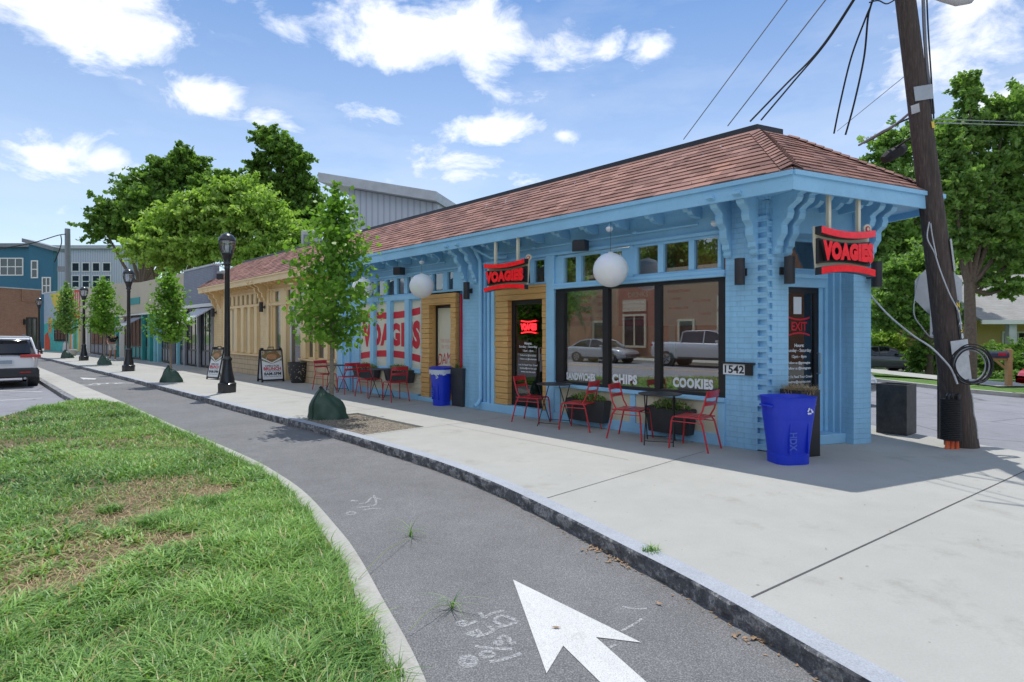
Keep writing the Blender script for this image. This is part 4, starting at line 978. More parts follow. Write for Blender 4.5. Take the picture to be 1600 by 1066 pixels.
# metal coping along the ridge and the flat roof behind
rp = [(v.x, v.y) for v in ridge]; rin = [(v.x, v.y) for v in offs(eave, [x+.16 for x in dist])]
mb = MB(); n = len(rp)
for i in range(n):
    j = (i+1) % n; mb.prism([rp[i], rp[j], rin[j], rin[i]], ZR-.03, ZR+.085)
part(mb, 'roof_coping', M['cap'])
rin2 = [(v.x, v.y) for v in offs(eave, [x+.05 for x in dist])]
mb = MB(); mb.prism(rin2, ZR-.25, ZR-.2); part(mb, 'flat_roof', M['asphalt'])
# fascia, crown strip, soffit (blue part and tan part of the front)
JS = 12.9
def fascia(poly_a, poly_b, z0, z1, th, mat, name, lab=None, out=0.0):
    mb = MB(); a = Vector(poly_a); b = Vector(poly_b); nr = nrm(a, b)*SG; t = (b-a).normalized()
    mb.prism([a-nr*out, b-nr*out, b+nr*th, a+nr*th], z0, z1); return part(mb, name, mat, lab)
es = eave
mid_ = (JS, EO)
for (a, b, mt) in ((es[0], mid_, 'tan'), (mid_, es[1], 'blue'), (es[1], es[2], 'blue'), (es[2], es[3], 'blue'), (es[-1], es[0], 'tan')):
    fascia(a, b, ZF, ZG-.07, .035, M[mt], 'fascia'); fascia(a, b, ZG-.07, ZG-.012, .03, M[mt], 'crown_moulding', out=.03)
inner = [(v.x, v.y) for v in offs(eave, [.035]*len(eave))]
def inner_wall(): return [(24.46, -.1), (0.05, -.1), tuple((ME @ Vector((.1, .1, 0)))[:2])]
mb = MB(); e1 = ME @ Vector((.0, .2, 0)); e2 = ME @ Vector((1.9, .2, 0))
# boarded soffit: the underside of the overhang all round
sof = [(inner[i][0], inner[i][1]) for i in range(len(inner))]; si = [(v.x, v.y) for v in offs(eave, [1.1]*len(eave))]
for mt, rng in (('blue', [(1, 2), (2, 3)]), ('tan', [(len(eave)-1, 0)])):
    mb = MB()
    for i, j in rng: mb.prism([sof[i], sof[j], si[j], si[i]], ZF+.09, ZF+.12)
    if mt == 'blue': mb.prism([(JS, sof[1][1]), sof[1], si[1], (JS, si[1][1])], ZF+.09, ZF+.12)
    else: mb.prism([sof[0], (JS, sof[1][1]), (JS, si[1][1]), si[0]], ZF+.09, ZF+.12)
    part(mb, 'soffit', M[mt])
mb = MB(); mb.box(0, JS, -.3, -.02, 3.40, 3.5); part(mb, 'wall_plate', M['blue']); mb = MB(); mb.box(JS, 24.46, -.3, -.02, 3.40, 3.5); part(mb, 'wall_plate', M['tan'])
mb = EB(); ebox(mb, 0, 1.912, -.3, -.02, 3.40, 3.5); part(mb, 'wall_plate', M['blue'])
# shaped rafter tails
def rafter_poly(o0, o1):
    zt = ZF+.09; pts = [(o0, zt), (o0, zt-.16), (o0+.25, zt-.155)]
    n = 7
    L_ = o1-o0
    prof = [(.50, -.15), (.60, -.12), (.66, -.085), (.72, -.10), (.80, -.115), (.88, -.10), (.93, -.06), (.97, -.03), (1, -.0)]
    return pts+[(o0+L_*a, zt+b_) for a, b_ in prof]
def rafter(s, mat, end=False):
    mb = MB() if not end else EB()
    pl = rafter_poly(-.02, EO-.06)
    if end: pl = [(-a, b_) for a, b_ in rafter_poly(-.02, .5)]
    mb.prism([(a, b_) for a, b_ in pl], s-.04, s+.04, 'x')
    part(mb, 'rafter_tail', mat, bevel=.004)
s_ = 1.0
while s_ < 24.4:
    if not (5.9 < s_ < 6.75 or 11.5 < s_ < 12.4 or 18.0 < s_ < 18.9 or s_ > 23.4): rafter(s_, M['blue'] if s_ < JS else M['tan'])
    s_ += .64
for t in (.62, .98, 1.34): rafter(t, M['blue'], True)
# tall scalloped corbel brackets in pairs
def bracket(s, mat, end=False, depth=.56, name='corbel'):
    zt = ZF+.088; zb = 2.66; n = 4; pts = [(-.01, zb), ]
    prof = [(0.05, 0), (.09, .04), (.09, .10), (.16, .14), (.17, .22), (.22, .26), (.30, .33), (.31, .42), (.30, .48), (.36, .52), (.47, .57), (.52, .66), (.50, .73), (.58, .77), (.74, .82), (.80, .88), (.80, .93), (1.0, .96), (1.0, 1.0)]
    pl = [(-.01, zb)]+[(a*depth, zb+b_*(zt-zb)) for a, b_ in prof]+[(-.01, zt)]
    mb = MB() if not end else EB()
    sgn = -1 if end else 1
    mb.prism([(sgn*a, b_) for a, b_ in pl], s-.04, s+.04, 'x')
    # raised edge strip following the scallops
    outer_ = [(sgn*(a*depth+.006), zb+b_*(zt-zb)) for a, b_ in prof]; inn = [(sgn*(a*depth-.035), zb+b_*(zt-zb)+.012) for a, b_ in prof]
    for k in range(len(prof)-1):
        mb.prism([outer_[k], outer_[k+1], inn[k+1], inn[k]], s-.052, s+.052, 'x')
    part(mb, name, mat)
for s_ in (.17, .54): bracket(s_, M['blue'])
for s_ in (6.12, 6.48): bracket(s_, M['blue'])
for s_ in (11.5, 12.1): bracket(s_, M['blue'])
for s_ in (18.12, 18.55, 23.5, 24.2): bracket(s_, M['tan'])
for t in (.13, .33): bracket(t, M['blue'], True, .52)
for t in (1.62, 1.86): bracket(t, M['blue'], True, .5)
# conduit and mouldings on the wall head
mb = MB(); mb.tube([(1.0, .02, 3.2), (5.4, .02, 3.2), (5.55, .1, 3.3), (5.6, .3, 3.42)], .018, 8); mb.tube([(7.2, .02, 3.2), (10.8, .02, 3.2)], .018, 8)
mb.tube([(7.5, .02, 3.2), (7.3, .1, 3.28), (7.25, .3, 3.36), (7.5, .42, 3.38), (7.9, .44, 3.38)], .022, 8)
for s_ in (2.1, 4.4, 9.4): mb.lathe([(.05, -.02), (.05, .02)], (s_, .03, 3.2), 12)
part(mb, 'conduit', M['blue'], smooth=True)
mb = MB(); mb.tube([(5.94, .3, 3.40), (5.94, .2, 3.34), (5.92, .07, 3.1), (5.92, .06, 2.9), (5.92, .06, .25), (5.92, .12, .14), (5.92, .22, .08)], .042, 10); part(mb, 'downspout', M['blue'], smooth=True)
mb = MB(); mb.tube([(5.94, .25, 3.36), (5.5, .12, 3.12), (5.05, .1, 3.1)], .03, 8); part(mb, 'downspout', M['blue'], smooth=True)
# door number plate, address letters, window lettering
def letters(parent, name, mat, items, y, frame=None):
    for it in items:
        mb = MB(frame) if frame is not None else MB()
        put_text(mb, it[0], it[1], 0, it[2], w=it[3] if len(it) > 3 else None, h=it[4] if len(it) > 4 else None, flip=frame is None, y=y, bold=it[5] if len(it) > 5 else 0, spacing=1.12)
        mb.build(name, mat, parent)
letters(BLD, 'window_lettering', M['whitevinyl'], [('SANDWICHES', 3.30, .83, .66, .14, .06), ('CHIPS', 2.36, .84, .5, .16, .06), ('COOKIES', 1.13, .85, .66, .15, .06)], -.05)
letters(BLD, 'door_lettering', M['whitevinyl'], [('Hours:', 4.68, 1.40, None, .05, .035), ('Sunday - Saturday', 4.68, 1.33, .5, None, .02), ('12pm - 8pm', 4.68, 1.25, .28, None, .02), ('Follow us @govoagies', 4.68, 1.16, .44, None, .02), ('Follow us @instagram', 4.68, 1.09, .46, None, .02),
    ('Let Us Feed Your Crew!', 4.68, .98, .52, None, .02), ('feedme@voagies.com', 4.68, .91, .46, None, .02), ('www.voagies.com', 4.68, .84, .4, None, .02)], -.11)
DL = [('Hours:', 0, 1.42, None, .05, .02), ('Sunday - Saturday', 0, 1.34, .5, None, .012), ('12pm - 8pm', 0, 1.25, .3, None, .012), ('Follow us @govoagies', 0, 1.16, .46, None, .02), ('Follow us @instagram', 0, 1.08, .48, None, .02), ('Let Us Feed Your Crew!', 0, .96, .54, None, .012), ('feedme@voagies.com', 0, .88, .48, None, .012), ('www.voagies.com', 0, .80, .42, None, .012)]
for it in DL: mb = MB(ME); put_text(mb, it[0], 1.01, 0, it[2], w=it[3] and it[3]*.92, h=it[4], y=.432, bold=it[5]*1.6); mb.build('door_lettering', M['whitevinyl'], BLD)
mb = MB(ME); put_text(mb, 'EXIT', 1.01, 0, 1.70, w=.3, h=.13, y=.431, bold=.03)
for z, k in ((1.80, 1), (1.60, -1)):
    for i in range(10):
        x0 = .81+i*.04; f = lambda x: z+k*.03*((x-1.01)/.2)**2
        mb.add([(x0, .431, f(x0)-.013), (x0+.04, .431, f(x0+.04)-.013), (x0+.04, .431, f(x0+.04)+.013), (x0, .431, f(x0)+.013)], [(0, 1, 2, 3)])
mb.build('exit_lettering', M['red'], BLD)
mb = MB(ME); mb.box(.90, 1.05, .429, .431, 1.88, 2.13); nb = mb.build('door_notice', M['whitevinyl'], BLD)
# big red shop mark behind the mullions (bars curving like a bun)
def mark(mb, cx, cz, W, Hh, y, depth=0, flip=True, frame=None):
    g = lambda x: (x/(W/2))**2
    for sgn in (1, -1):
        n = 24
        for i in range(n):
            x0 = -W/2+W*i/n; x1 = x0+W/n
            def zc(x): return sgn*(Hh*.36+Hh*.075*g(x))
            t = Hh*.062
            vs = [(cx+x, yy, cz+zc(x)+dz) for yy in ((y, y+depth) if depth else (y,)) for x, dz in ((x0, -t), (x1, -t), (x1, t), (x0, t))]
            if depth: mb.add(vs, [(0, 1, 2, 3), (4, 5, 6, 7), (0, 1, 5, 4), (3, 2, 6, 7)]+([(0, 3, 7, 4)] if i == 0 else [])+([(1, 2, 6, 5)] if i == n-1 else []))
            else: mb.add(vs, [(0, 1, 2, 3)])
def bigmark():
    mb = MB(); W = 2.98; cx = 9.70; cz = 1.56; mark(mb, cx, cz, W, 1.36, -.042)
    put_text(mb, 'VOAGIES', cx, 0, cz, w=W*.94, h=.68, y=-.041, flip=True, bold=.065, spacing=1.14, warp=lambda X, Y: (X, Y*(.86+.22*(X/(W/2))**2)))
    mb.build('window_logo', M['red'], BLD)
bigmark()
def smallword():
    mb = MB(); put_text(mb, 'THE VOAGIES', 7.43, 0, 1.42, w=.5, h=.09, y=-.192, flip=True, bold=.02); put_text(mb, 'IN YOUR', 7.43, 0, 1.28, w=.4, h=.09, y=-.192, flip=True, bold=.02); put_text(mb, 'HANDS', 7.43, 0, .72, w=.4, h=.09, y=-.192, flip=True, bold=.02)
    mb.build('door_lettering', paint('pale_pink_vinyl', (.68, .38, .34), .5, dirt=0), BLD)
    mb = MB(); put_text(mb, 'DAMN', 7.43, 0, 1.02, w=.66, h=.26, y=-.19, flip=True, bold=-.005, warp=lambda X, Y: (X+.15*Y, Y+.12*X)); mb.build('door_lettering', M['red'], BLD)
smallword()
letters(BLD, 'door_number', M['black'], [('354', S(456), 2.37, .5, .2, .02)], -.022); 
part(MB().box(S(456)-.32, S(456)+.32, -.03, -.026, 2.24, 2.5), 'number_plate', M['lightgrey'])
# address plate on the corner pier
mb = MB(); mb.box(.27, .62, .012, .05, 1.10, 1.135); pl = mb
ad = thing('address_plate', 'white address plate reading 1542 on the blue brick corner pier', 'address sign', fw(.21, .0, 1.02), FR)
MB().box(-.02, .40, .012, .03, 0, .15).build('plate', M['whitevinyl'], ad); MB().box(-.05, .41, .0, .06, .15, .175).build('hood', M['black'], ad, bevel=.003); MB().box(-.03, .08, .031, .045, .0, .145).build('end_cover', M['black'], ad)
mb = MB(); put_text(mb, '1542', .235, 0, .075, w=.28, h=.11, y=.033, flip=True, bold=.02); mb.build('number', M['black'], ad)
# ================================================================ THINGS ON THE SHOPS
def pz(px_, py_, depth): return Vector(((px_-800)/900*depth, depth, 1.6+(520.6-py_)/900*depth))
def onf(px_, o, z=None, py_=None):
    """facade coordinates of a measured direction at stand-off o"""
    s_ = S(px_, o); q = P+U*s_+NN*o
    return s_, (1.6+(520.6-py_)/900*q.y if py_ is not None else z), q
# hanging shop signs
def make_sign(label, loc_, rz, width, h=.60, plen=.5, tilt=0, flipped=False):
    r = thing('hanging_sign', label, 'shop sign', loc_, rz, 'hanging shop signs under the eaves'); W = width
    g = lambda x: (x/(W/2))**2
    back = MB(); n = 24
    top = [(-W/2-.03+(W+.06)*i/n, .285+.05*g(-W/2+W*i/n)) for i in range(n+1)]; bot = [(-W/2-.03+(W+.06)*i/n, -.255-.04*g(-W/2+W*i/n)) for i in range(n+1)]
    # notched outline: bars project beyond the word
    tb = [(x, z) for x, z in top]; bb = bot[::-1]
    right = [(W/2+.03, .17), (W/2-.0, .15), (W/2+.005, .06), (W/2-.005, -.08), (W/2+.03, -.14)]; left = [(-a, b_) for a, b_ in right[::-1]]
    poly = tb+right+bb+left
    def strip_(f1, f0, y0, y1):
        m = MB()
        for i in range(n):
            xa = -W/2-.02+(W+.04)*i/n; xb = xa+(W+.04)/n
            m_ = [(xa, f0(xa)), (xb, f0(xb)), (xb, f1(xb)), (xa, f1(xa))]; back.prism(m_, y0, y1, 'y')
    strip_(lambda x: .285+.05*g(x), lambda x: -.255-.04*g(x) if abs(x) < W/2-.0 else .10, -.02, .0)
    back.lathe([(.055, -.01), (.055, .01)], (0, 0, 0), 18) if False else None
    back.tube([(-W/2, -.02, .36), (-W/2, .0, .36)], .07, 20)
    back.build('backing_panel', M['ivory'], r)
    bp = MB()
    for i in range(n):
        xa = -W/2+.01+(W-.02)*i/n; xb = xa+(W-.02)/n; bp.prism([(xa, -.135-.04*g(xa)), (xb, -.135-.04*g(xb)), (xb, .135+.04*g(xb)), (xa, .135+.04*g(xa))], .0, .045, 'y')
    bp.build('letter_panel', M['black'], r)
    dot = MB(); dot.tube([(-W/2, .0, .36), (-W/2, .006, .36)], .042, 18); dd = dot.build('round_emblem', M['red'], r); MB().tube([(-W/2, .006, .36), (-W/2, .009, .36)], .024, 14).build('emblem_ring', M['ivory'], dd)
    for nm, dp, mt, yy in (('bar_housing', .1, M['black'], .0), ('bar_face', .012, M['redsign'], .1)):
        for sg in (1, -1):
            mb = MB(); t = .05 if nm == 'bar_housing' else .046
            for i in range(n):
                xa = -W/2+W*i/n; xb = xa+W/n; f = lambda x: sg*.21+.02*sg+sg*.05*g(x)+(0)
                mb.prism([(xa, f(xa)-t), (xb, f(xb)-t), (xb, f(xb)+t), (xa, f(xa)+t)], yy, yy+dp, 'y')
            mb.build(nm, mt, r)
    hb = MB(); put_text(hb, 'VOAGIES', 0, 0, 0, w=W*.95, h=.27, flip=True, y=.05, depth=.3, bold=.09, spacing=1.1, warp=lambda X, Y: (X, Y*(.88+.24*g(X)))); o_ = hb.build('letter_bodies', M['black'], r)
    # depth in put_text is scaled in font units: set the real thickness here
    for v in o_.data.vertices: v.co.y = .05+(v.co.y-.05)/.15*.05
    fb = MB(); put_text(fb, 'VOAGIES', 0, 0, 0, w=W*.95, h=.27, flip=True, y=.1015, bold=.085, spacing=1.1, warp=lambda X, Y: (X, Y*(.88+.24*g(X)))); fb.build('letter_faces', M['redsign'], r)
    for x in (-W*.28, W*.28): MB().box(x-.022, x+.022, .0, .045, .24, .24+plen).build('hanger_post', M['ivory'], r)
    return r
_, z1, _ = onf(793, .42, py_=432); s1 = S(793, .42)
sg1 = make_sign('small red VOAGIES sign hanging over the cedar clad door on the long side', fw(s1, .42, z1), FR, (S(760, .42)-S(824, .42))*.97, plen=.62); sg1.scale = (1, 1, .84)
QE = P+Vector((math.cos(EA), math.sin(EA), 0))*.80+Vector((math.sin(EA), -math.cos(EA), 0))*.46
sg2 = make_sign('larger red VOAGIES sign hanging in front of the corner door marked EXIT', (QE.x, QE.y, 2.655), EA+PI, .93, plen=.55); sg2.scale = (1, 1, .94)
# cylinder wall lights
def wall_light(loc_, rz, label):
    r = thing('wall_light', label, 'wall light', loc_, rz, 'black cylinder wall lights on the piers')
    MB().lathe([(.068, -.18), (.068, .18)], (0, .13, 0), 20).build('cylinder_shade', M['blacksat'], r, smooth=True); MB().box(-.045, .045, 0, .025, -.05, .05).box(-.02, .02, .02, .1, -.025, .025).build('mount', M['blacksat'], r)
    return r
wl = wall_light(fw(.32, 0, 2.44), FR, 'black cylinder wall light on the long side of the corner pier')
def cw(t, o, z): v = P+Vector((math.cos(EA), math.sin(EA), 0))*t+Vector((math.sin(EA), -math.cos(EA), 0))*o; return Vector((v.x, v.y, z))
for l_, rz_, lb in ((cw(.25, 0, 2.44), EA+PI, 'black cylinder wall light left of the corner door, beside the hanging sign'), (cw(1.86, 0, 2.44), EA+PI, 'black cylinder wall light on the far right pier behind the hanging sign'),
    (fw(6.3, 0, 2.5), FR, 'black cylinder wall light on the pier between the two cedar clad doors'), (fw(18.3, 0, 2.55), FR, 'black cylinder wall light on the tan pier above the sandwich board'), (fw(24.1, 0, 2.5), FR, 'black cylinder wall light at the far left end of the tan shop')):
    dup(wl, l_, rz_, lb)
# globe lights under the eaves
gm, gt, gpn, go = newmat('opal_globe'); gpn.inputs['Base Color'].default_value = (.9, .91, .93, 1); gpn.inputs['Roughness'].default_value = .35; gpn.inputs['Subsurface Weight'].default_value = .3
M['opal'] = gm
def globe(px_, py_, o_, label):
    s_, z, q = onf(px_, o_, py_=py_); r = thing('globe_light', label, 'globe light', (q.x, q.y, z), FR, 'big white paper globes under the blue eaves')
    MB().sphere((0, 0, 0), .275, 32, 20, .98).build('globe_shade', M['opal'], r, smooth=2); MB().tube([(0, 0, .265), (0, 0, 3.44-z)], .003, 5).build('cord', M['black'], r); MB().lathe([(.05, .0), (.04, .02)], (0, 0, .262), 12).build('globe_cap', M['ivory'], r)
globe(954, 422, .45, 'big white globe hanging in front of the three light shop window'); globe(659, 447, .45, 'white globe hanging above the cedar clad door with white film'); globe(567, 450, .45, 'white globe half hidden behind the young tree')
def speaker(px_, py_, label):
    s_, z, q = onf(px_, .22, py_=py_); r = thing('speaker', label, 'speaker', (q.x, q.y, z), FR+.5, 'black outdoor speakers under the eaves')
    MB().prism([(-.15, -.06), (-.1, .1), (.1, .1), (.15, -.06)], -.09, .09).build('cabinet', M['blacksat'], r, bevel=.012); MB().box(-.09, .09, .1, .108, -.07, .07).build('grille', M['black'], r, bevel=.004); MB().box(-.02, .02, -.2, -.06, -.02, .02).build('bracket', M['black'], r)
speaker(906, 384, 'black speaker under the eaves above the right hand shop window'); speaker(623, 424, 'black speaker under the eaves above the red lettered window')
def eave_lamp(px_, py_, o_, label):
    s_, z, q = onf(px_, o_, py_=py_); r = thing('flood_lamp', label, 'flood lamp', (q.x, q.y, z), FR, 'small round flood lamps under the eaves')
    MB().lathe([(.05, .03), (.06, 0), (.045, -.03), (.02, -.045)], (0, 0, 0), 14).build('lens', M['whitevinyl'], r, smooth=True); MB().tube([(0, 0, .02), (0, -.02, .1)], .025, 10).build('lamp_arm', M['blue'], r)
eave_lamp(952, 358, .42, 'small white flood lamp directly above the biggest globe'); eave_lamp(1117, 349, .1, 'small white flood lamp beside the corner brackets'); eave_lamp(659, 410, .35, 'small white flood lamp above the middle globe')
# red neon-like word panel hung inside the door, with wavy red lines
nr_ = thing('door_sign', 'glowing red shop sign hanging inside the glass of the middle cedar clad door', 'lit sign', fw(4.66, -.102, 1.72), FR)
red_e = emit('red_neon', (1, .02, .03), 1.2)
mb = MB(); put_text(mb, 'VOAGIES', 0, 0, 0, w=.44, h=.14, flip=True, y=0, bold=.08); mb.build('lettering', red_e, nr_)
mb = MB()
for z in (.10, -.10): mb.tube([(-.2+.04*i, 0, z+(.02 if z > 0 else -.02)*((i-5)/5)**2) for i in range(11)], .014, 6)
mb.build('neon_bar', red_e, nr_)
# long red vinyl panel in the reveal
rp_ = thing('red_banner', 'tall narrow red banner with white letters beside the downspout pier', 'banner', fw(6.61, -.05, .95), FR)
MB().box(0, .012, -.02, .1, -.2, 1.5).build('banner_cloth', M['red'], rp_); mb = MB()
for z in (1.2, .75, .3): mb.box(.012, .014, .0, .07, z, z+.1); mb.box(.012, .014, .02, .05, z+.13, z+.2)
mb.build('lettering', M['whitevinyl'], rp_)
# interior: hanging menu boards, pendants
def menu(s0, s1, z0, z1, y, mat, label, lines, lm, title=None):
    y = y+.33
    r = thing('menu_board', label, 'menu board', fw((s0+s1)/2, y, (z0+z1)/2), FR, 'menu boards hanging inside the shop'); w2 = (s1-s0)/2; h2 = (z1-z0)/2
    MB().box(-w2, w2, -.012, 0, -h2, h2).build('board', mat, r); mb = MB()
    for x, z, txt, w_ in lines: put_text(mb, txt, x, 0, z, w=w_, flip=True, y=.004, bold=.02)
    mb.build('lettering', lm, r)
paper = paint('menu_paper', (.8, .77, .66), .6, .03, dirt=0); mred = paint('menu_red', (.65, .04, .06), .6, .03, dirt=0)
menu(1.95, 2.75, 1.72, 2.38, -.75, mred, 'red menu board headed DRINKS hanging behind the middle light', [(0, .2, 'DRINKS', .4)]+[(.1, .08-.07*i, 'lemonade sweet tea', .45) for i in range(5)], paper)
menu(.85, 1.93, 1.72, 2.38, -.76, paper, 'cream menu board hanging behind the right hand light', [(.2, .22, 'CHEESESTEAKS', .4), (.25, .1, 'TURKEY', .2), (-.2, .05, 'SANDWICHES', .3), (.2, -.05, 'MEATBALL SUB', .35), (-.25, -.15, 'TOMATO', .2)], mred)
menu(2.8, 4.2, 1.72, 2.38, -.76, paper, 'cream menu board hanging behind the left hand light', [(-.4+.4*i, .2-.13*j, ('HOAGIE', 'VEGGIE', 'CHICKEN', 'ITALIAN')[(i+j) % 4], .28) for i in range(3) for j in range(4)], mred)
for s_, lb in ((1.55, 'frosted pendant lamp hanging inside behind the right hand light'), (3.0, 'frosted pendant lamp hanging inside behind the left hand light')):
    r = thing('pendant_lamp', lb, 'pendant lamp', fw(s_, -1.2, 2.35), FR, 'frosted pendant lamps inside the shop'); MB().sphere((0, 0, 0), .2, 20, 12, .9).build('lamp_shade', emit('warm_pendant', (1, .84, .6), 12), r, smooth=2); MB().tube([(0, 0, .18), (0, 0, .93)], .008, 6).build('cord', M['black'], r)

# ================================================================ CHAIRS AND TABLES
CH = 'red slatted bistro chairs under the eaves'
def make_chair(label):
    r = thing('bistro_chair', label, 'chair', (0, 0, 0), 0, CH); m = M['redchair']; tr_ = .0125
    mb = MB()
    for i in range(7): mb.box(-.2, .2, -.2+.058*i, -.2+.058*i+.05, .45-.004*abs(i-3), .462-.004*abs(i-3))
    mb.tube([(-.2, -.21, .445), (-.21, .19, .445), (-.19, .215, .44), (.19, .215, .44), (.21, .19, .445), (.2, -.21, .445)], .011, 8); mb.build('seat', m, r)
    for sx in (-1, 1):
        MB().tube([(sx*.2, .21, .445), (sx*.205, .225, .43), (sx*.21, .24, .38), (sx*.225, .27, 0)], tr_, 8).build('leg', m, r, smooth=True)
        MB().tube([(sx*.2, -.16, .44), (sx*.21, -.2, .38), (sx*.225, -.29, 0)], tr_, 8).build('leg', m, r, smooth=True)
    for sx in (-1, 1): MB().tube([(sx*.2, -.14, .45), (sx*.2, -.2, .55), (sx*.195, -.27, .82)], tr_, 8).build('back_frame', m, r, smooth=True)
    for z0, z1, y in ((.73, .82, -.258), (.62, .67, -.226)):
        n = 8; bk = MB()
        for i in range(n):
            xa = -.2+.4*i/n; xb = xa+.4/n; f = lambda x: y-.025*(1-(x/.2)**2)
            bk.prism([(xa, f(xa)), (xb, f(xb)), (xb, f(xb)-.008), (xa, f(xa)-.008)], z0, z1)
        bk.build('backrest_slat', m, r)
    st_ = MB(); st_.tube([(-.21, -.2, .38), (-.21, .24, .38)], .007, 6); st_.tube([(.21, -.2, .38), (.21, .24, .38)], .007, 6); st_.build('stretcher', m, r, smooth=True)
    return r
def place(px_, o_): v = fw(S(px_, o_), o_, 0); return (v.x, v.y, 0)
AM = math.atan2(-U.y, -U.x)-PI/2; AP = math.atan2(U.y, U.x)-PI/2
ch0 = make_chair('red bistro chair in front of the middle cedar clad door'); ch0.location = place(831, .40); ch0.rotation_euler.z = AM+.28
for x, y, rz_, lb in ((906, .42, AP+.25, 'red bistro chair left of the big window middle, facing left'), (985, .46, AM+.22, 'red bistro chair under the word CHIPS, facing right'), (1085, .46, AP+.1, 'rightmost red bistro chair, nearest the blue corner pier'),
    (508, .5, AM+.1, 'leftmost red bistro chair, half behind the young tree trunk'), (545, .5, AP-.1, 'red bistro chair just right of the young tree trunk'), (577, .5, AM+.1, 'red bistro chair between the two left tables, back to back with its neighbour'), (618, .5, AP-.15, 'red bistro chair nearest the blue recycling bin with white liner')):
    dup(ch0, place(x, y), rz_, lb)
def make_table(label):
    r = thing('bistro_table', label, 'table', (0, 0, 0), 0, 'round black folding tables'); mb = MB(); mb.lathe([(.30, .708), (.31, .712), (.31, .722), (.295, .725)], (0, 0, 0), 32); mb.build('tabletop', M['blacksat'], r, smooth=True)
    for sx in (-1, 1):
        for sy in (-1, 1): MB().tube([(sx*.2, sy*-.22, .705), (sx*.2, sy*.25, 0)], .009, 6).build('leg', M['black'], r, smooth=True)
    mb = MB()
    for sy in (-1, 1): mb.tube([(-.2, sy*.22, .06), (.2, sy*.22, .06)], .007, 6)
    mb.build('stretcher', M['black'], r); return r
t0 = make_table('round black folding table in front of the left light of the big window'); t0.location = place(866, .40); t0.rotation_euler.z = FR+.3
for x, y, lb in ((1031, .48, 'round black folding table beside the rightmost red chair'), (527, .5, 'round folding table just behind the young tree trunk'), (596, .5, 'round grey folding table beside the blue recycling bin with liner')): dup(t0, place(x, y), FR+.5, lb)

# ================================================================ PLANTERS, BINS
def tuft(parent, n, rx, ry, h, mat, z=0, name='plant', lean=.8, wd=.012, seed=0):
    a = RNG.random(n)*2*PI; q = np.sqrt(RNG.random(n)); X = rx*q*np.cos(a); Y = ry*q*np.sin(a)
    return_ = blades(X, Y, np.full(n, z), h*(.5+.7*RNG.random(n)), np.full(n, wd), lean*(.4+RNG.random(n)), RNG.random(n), name, mat); return_.parent = parent; return return_
def leafy(parent, n, rx, ry, rz_, z, mat, size, name='foliage'):
    c = RNG.normal(0, 1, (n, 3)); c /= np.linalg.norm(c, axis=1)[:, None]; c *= (RNG.random(n)**.4)[:, None]; c *= np.array([rx, ry, rz_]); c[:, 2] = np.abs(c[:, 2])*.9+z-.02
    return leaves(name, c, size, mat, parent)
def leaves(name, c, size, mat, parent=None, aspect=.62, down=.0, tint=None, fold=True, jitter=.4):
    n = len(c); d_ = RNG.normal(0, 1, (n, 3)); d_[:, 2] -= down; d_ /= np.linalg.norm(d_, axis=1)[:, None]
    e = RNG.normal(0, 1, (n, 3)); e[:, 2] *= .5; e -= (e*d_).sum(1)[:, None]*d_; e /= np.linalg.norm(e, axis=1)[:, None]; f = np.cross(d_, e)
    s_ = (size*(1-jitter/2+jitter*RNG.random(n)))[:, None]
    V = np.stack([c-d_*s_*.5, c-d_*s_*.12+e*s_*aspect*.5+f*s_*.08, c+d_*s_*.22+e*s_*aspect*.36+f*s_*.06, c+d_*s_*.55, c+d_*s_*.22-e*s_*aspect*.36+f*s_*.06, c-d_*s_*.12-e*s_*aspect*.5+f*s_*.08], 1)
    F = (np.arange(n)*6)[:, None]+np.arange(6)[None]
    t = RNG.random(n) if tint is None else tint
    return npmesh(name, V.reshape(-1, 3), F, mat, parent, np.repeat(t, 6))
def window_box(px0, px1, z0, z1, label):
    s0, s1 = S(px1, .12), S(px0, .12); c = (s0+s1)/2; r = thing('window_box', label, 'planter', fw(c, .12, z0), FR, 'dark planter boxes below the shop windows'); w2 = (s1-s0)/2; h = z1-z0
    mb = MB(); mb.add([(-w2*.88, -.09, 0), (w2*.88, -.09, 0), (w2*.88, .07, 0), (-w2*.88, .07, 0), (-w2, -.1, h), (w2, -.1, h), (w2, .1, h), (-w2, .1, h)], [(3, 2, 1, 0), (0, 1, 5, 4), (1, 2, 6, 5), (2, 3, 7, 6), (3, 0, 4, 7), (4, 5, 6, 7)])
    mb.build('box', M['pot'], r, bevel=.008); MB().box(-w2*.96, w2*.96, -.095, .095, h-.005, h+.012).build('soil', M['soil'], r)
    leafy(r, 420, w2*.95, .14, .17, h, M['leaf_mid'], .05); tuft(r, 90, w2*.9, .12, .26, M['straw'], h, 'dry_stems', 1.0, .006)
    if z0 > .2: MB().box(-w2*.8, w2*.8, -.12, -.08, h*.5, h*.5+.03).build('bracket', M['black'], r)
    return r
window_box(889, 950, .10, .46, 'dark trough planter under the left light of the big window'); window_box(1013, 1084, .10, .47, 'dark trough planter under the right light of the big window')
window_box(555, 590, .40, .68, 'dark planter box on the left below the red lettered window'); window_box(604, 644, .40, .69, 'dark planter box on the right below the red lettered window')
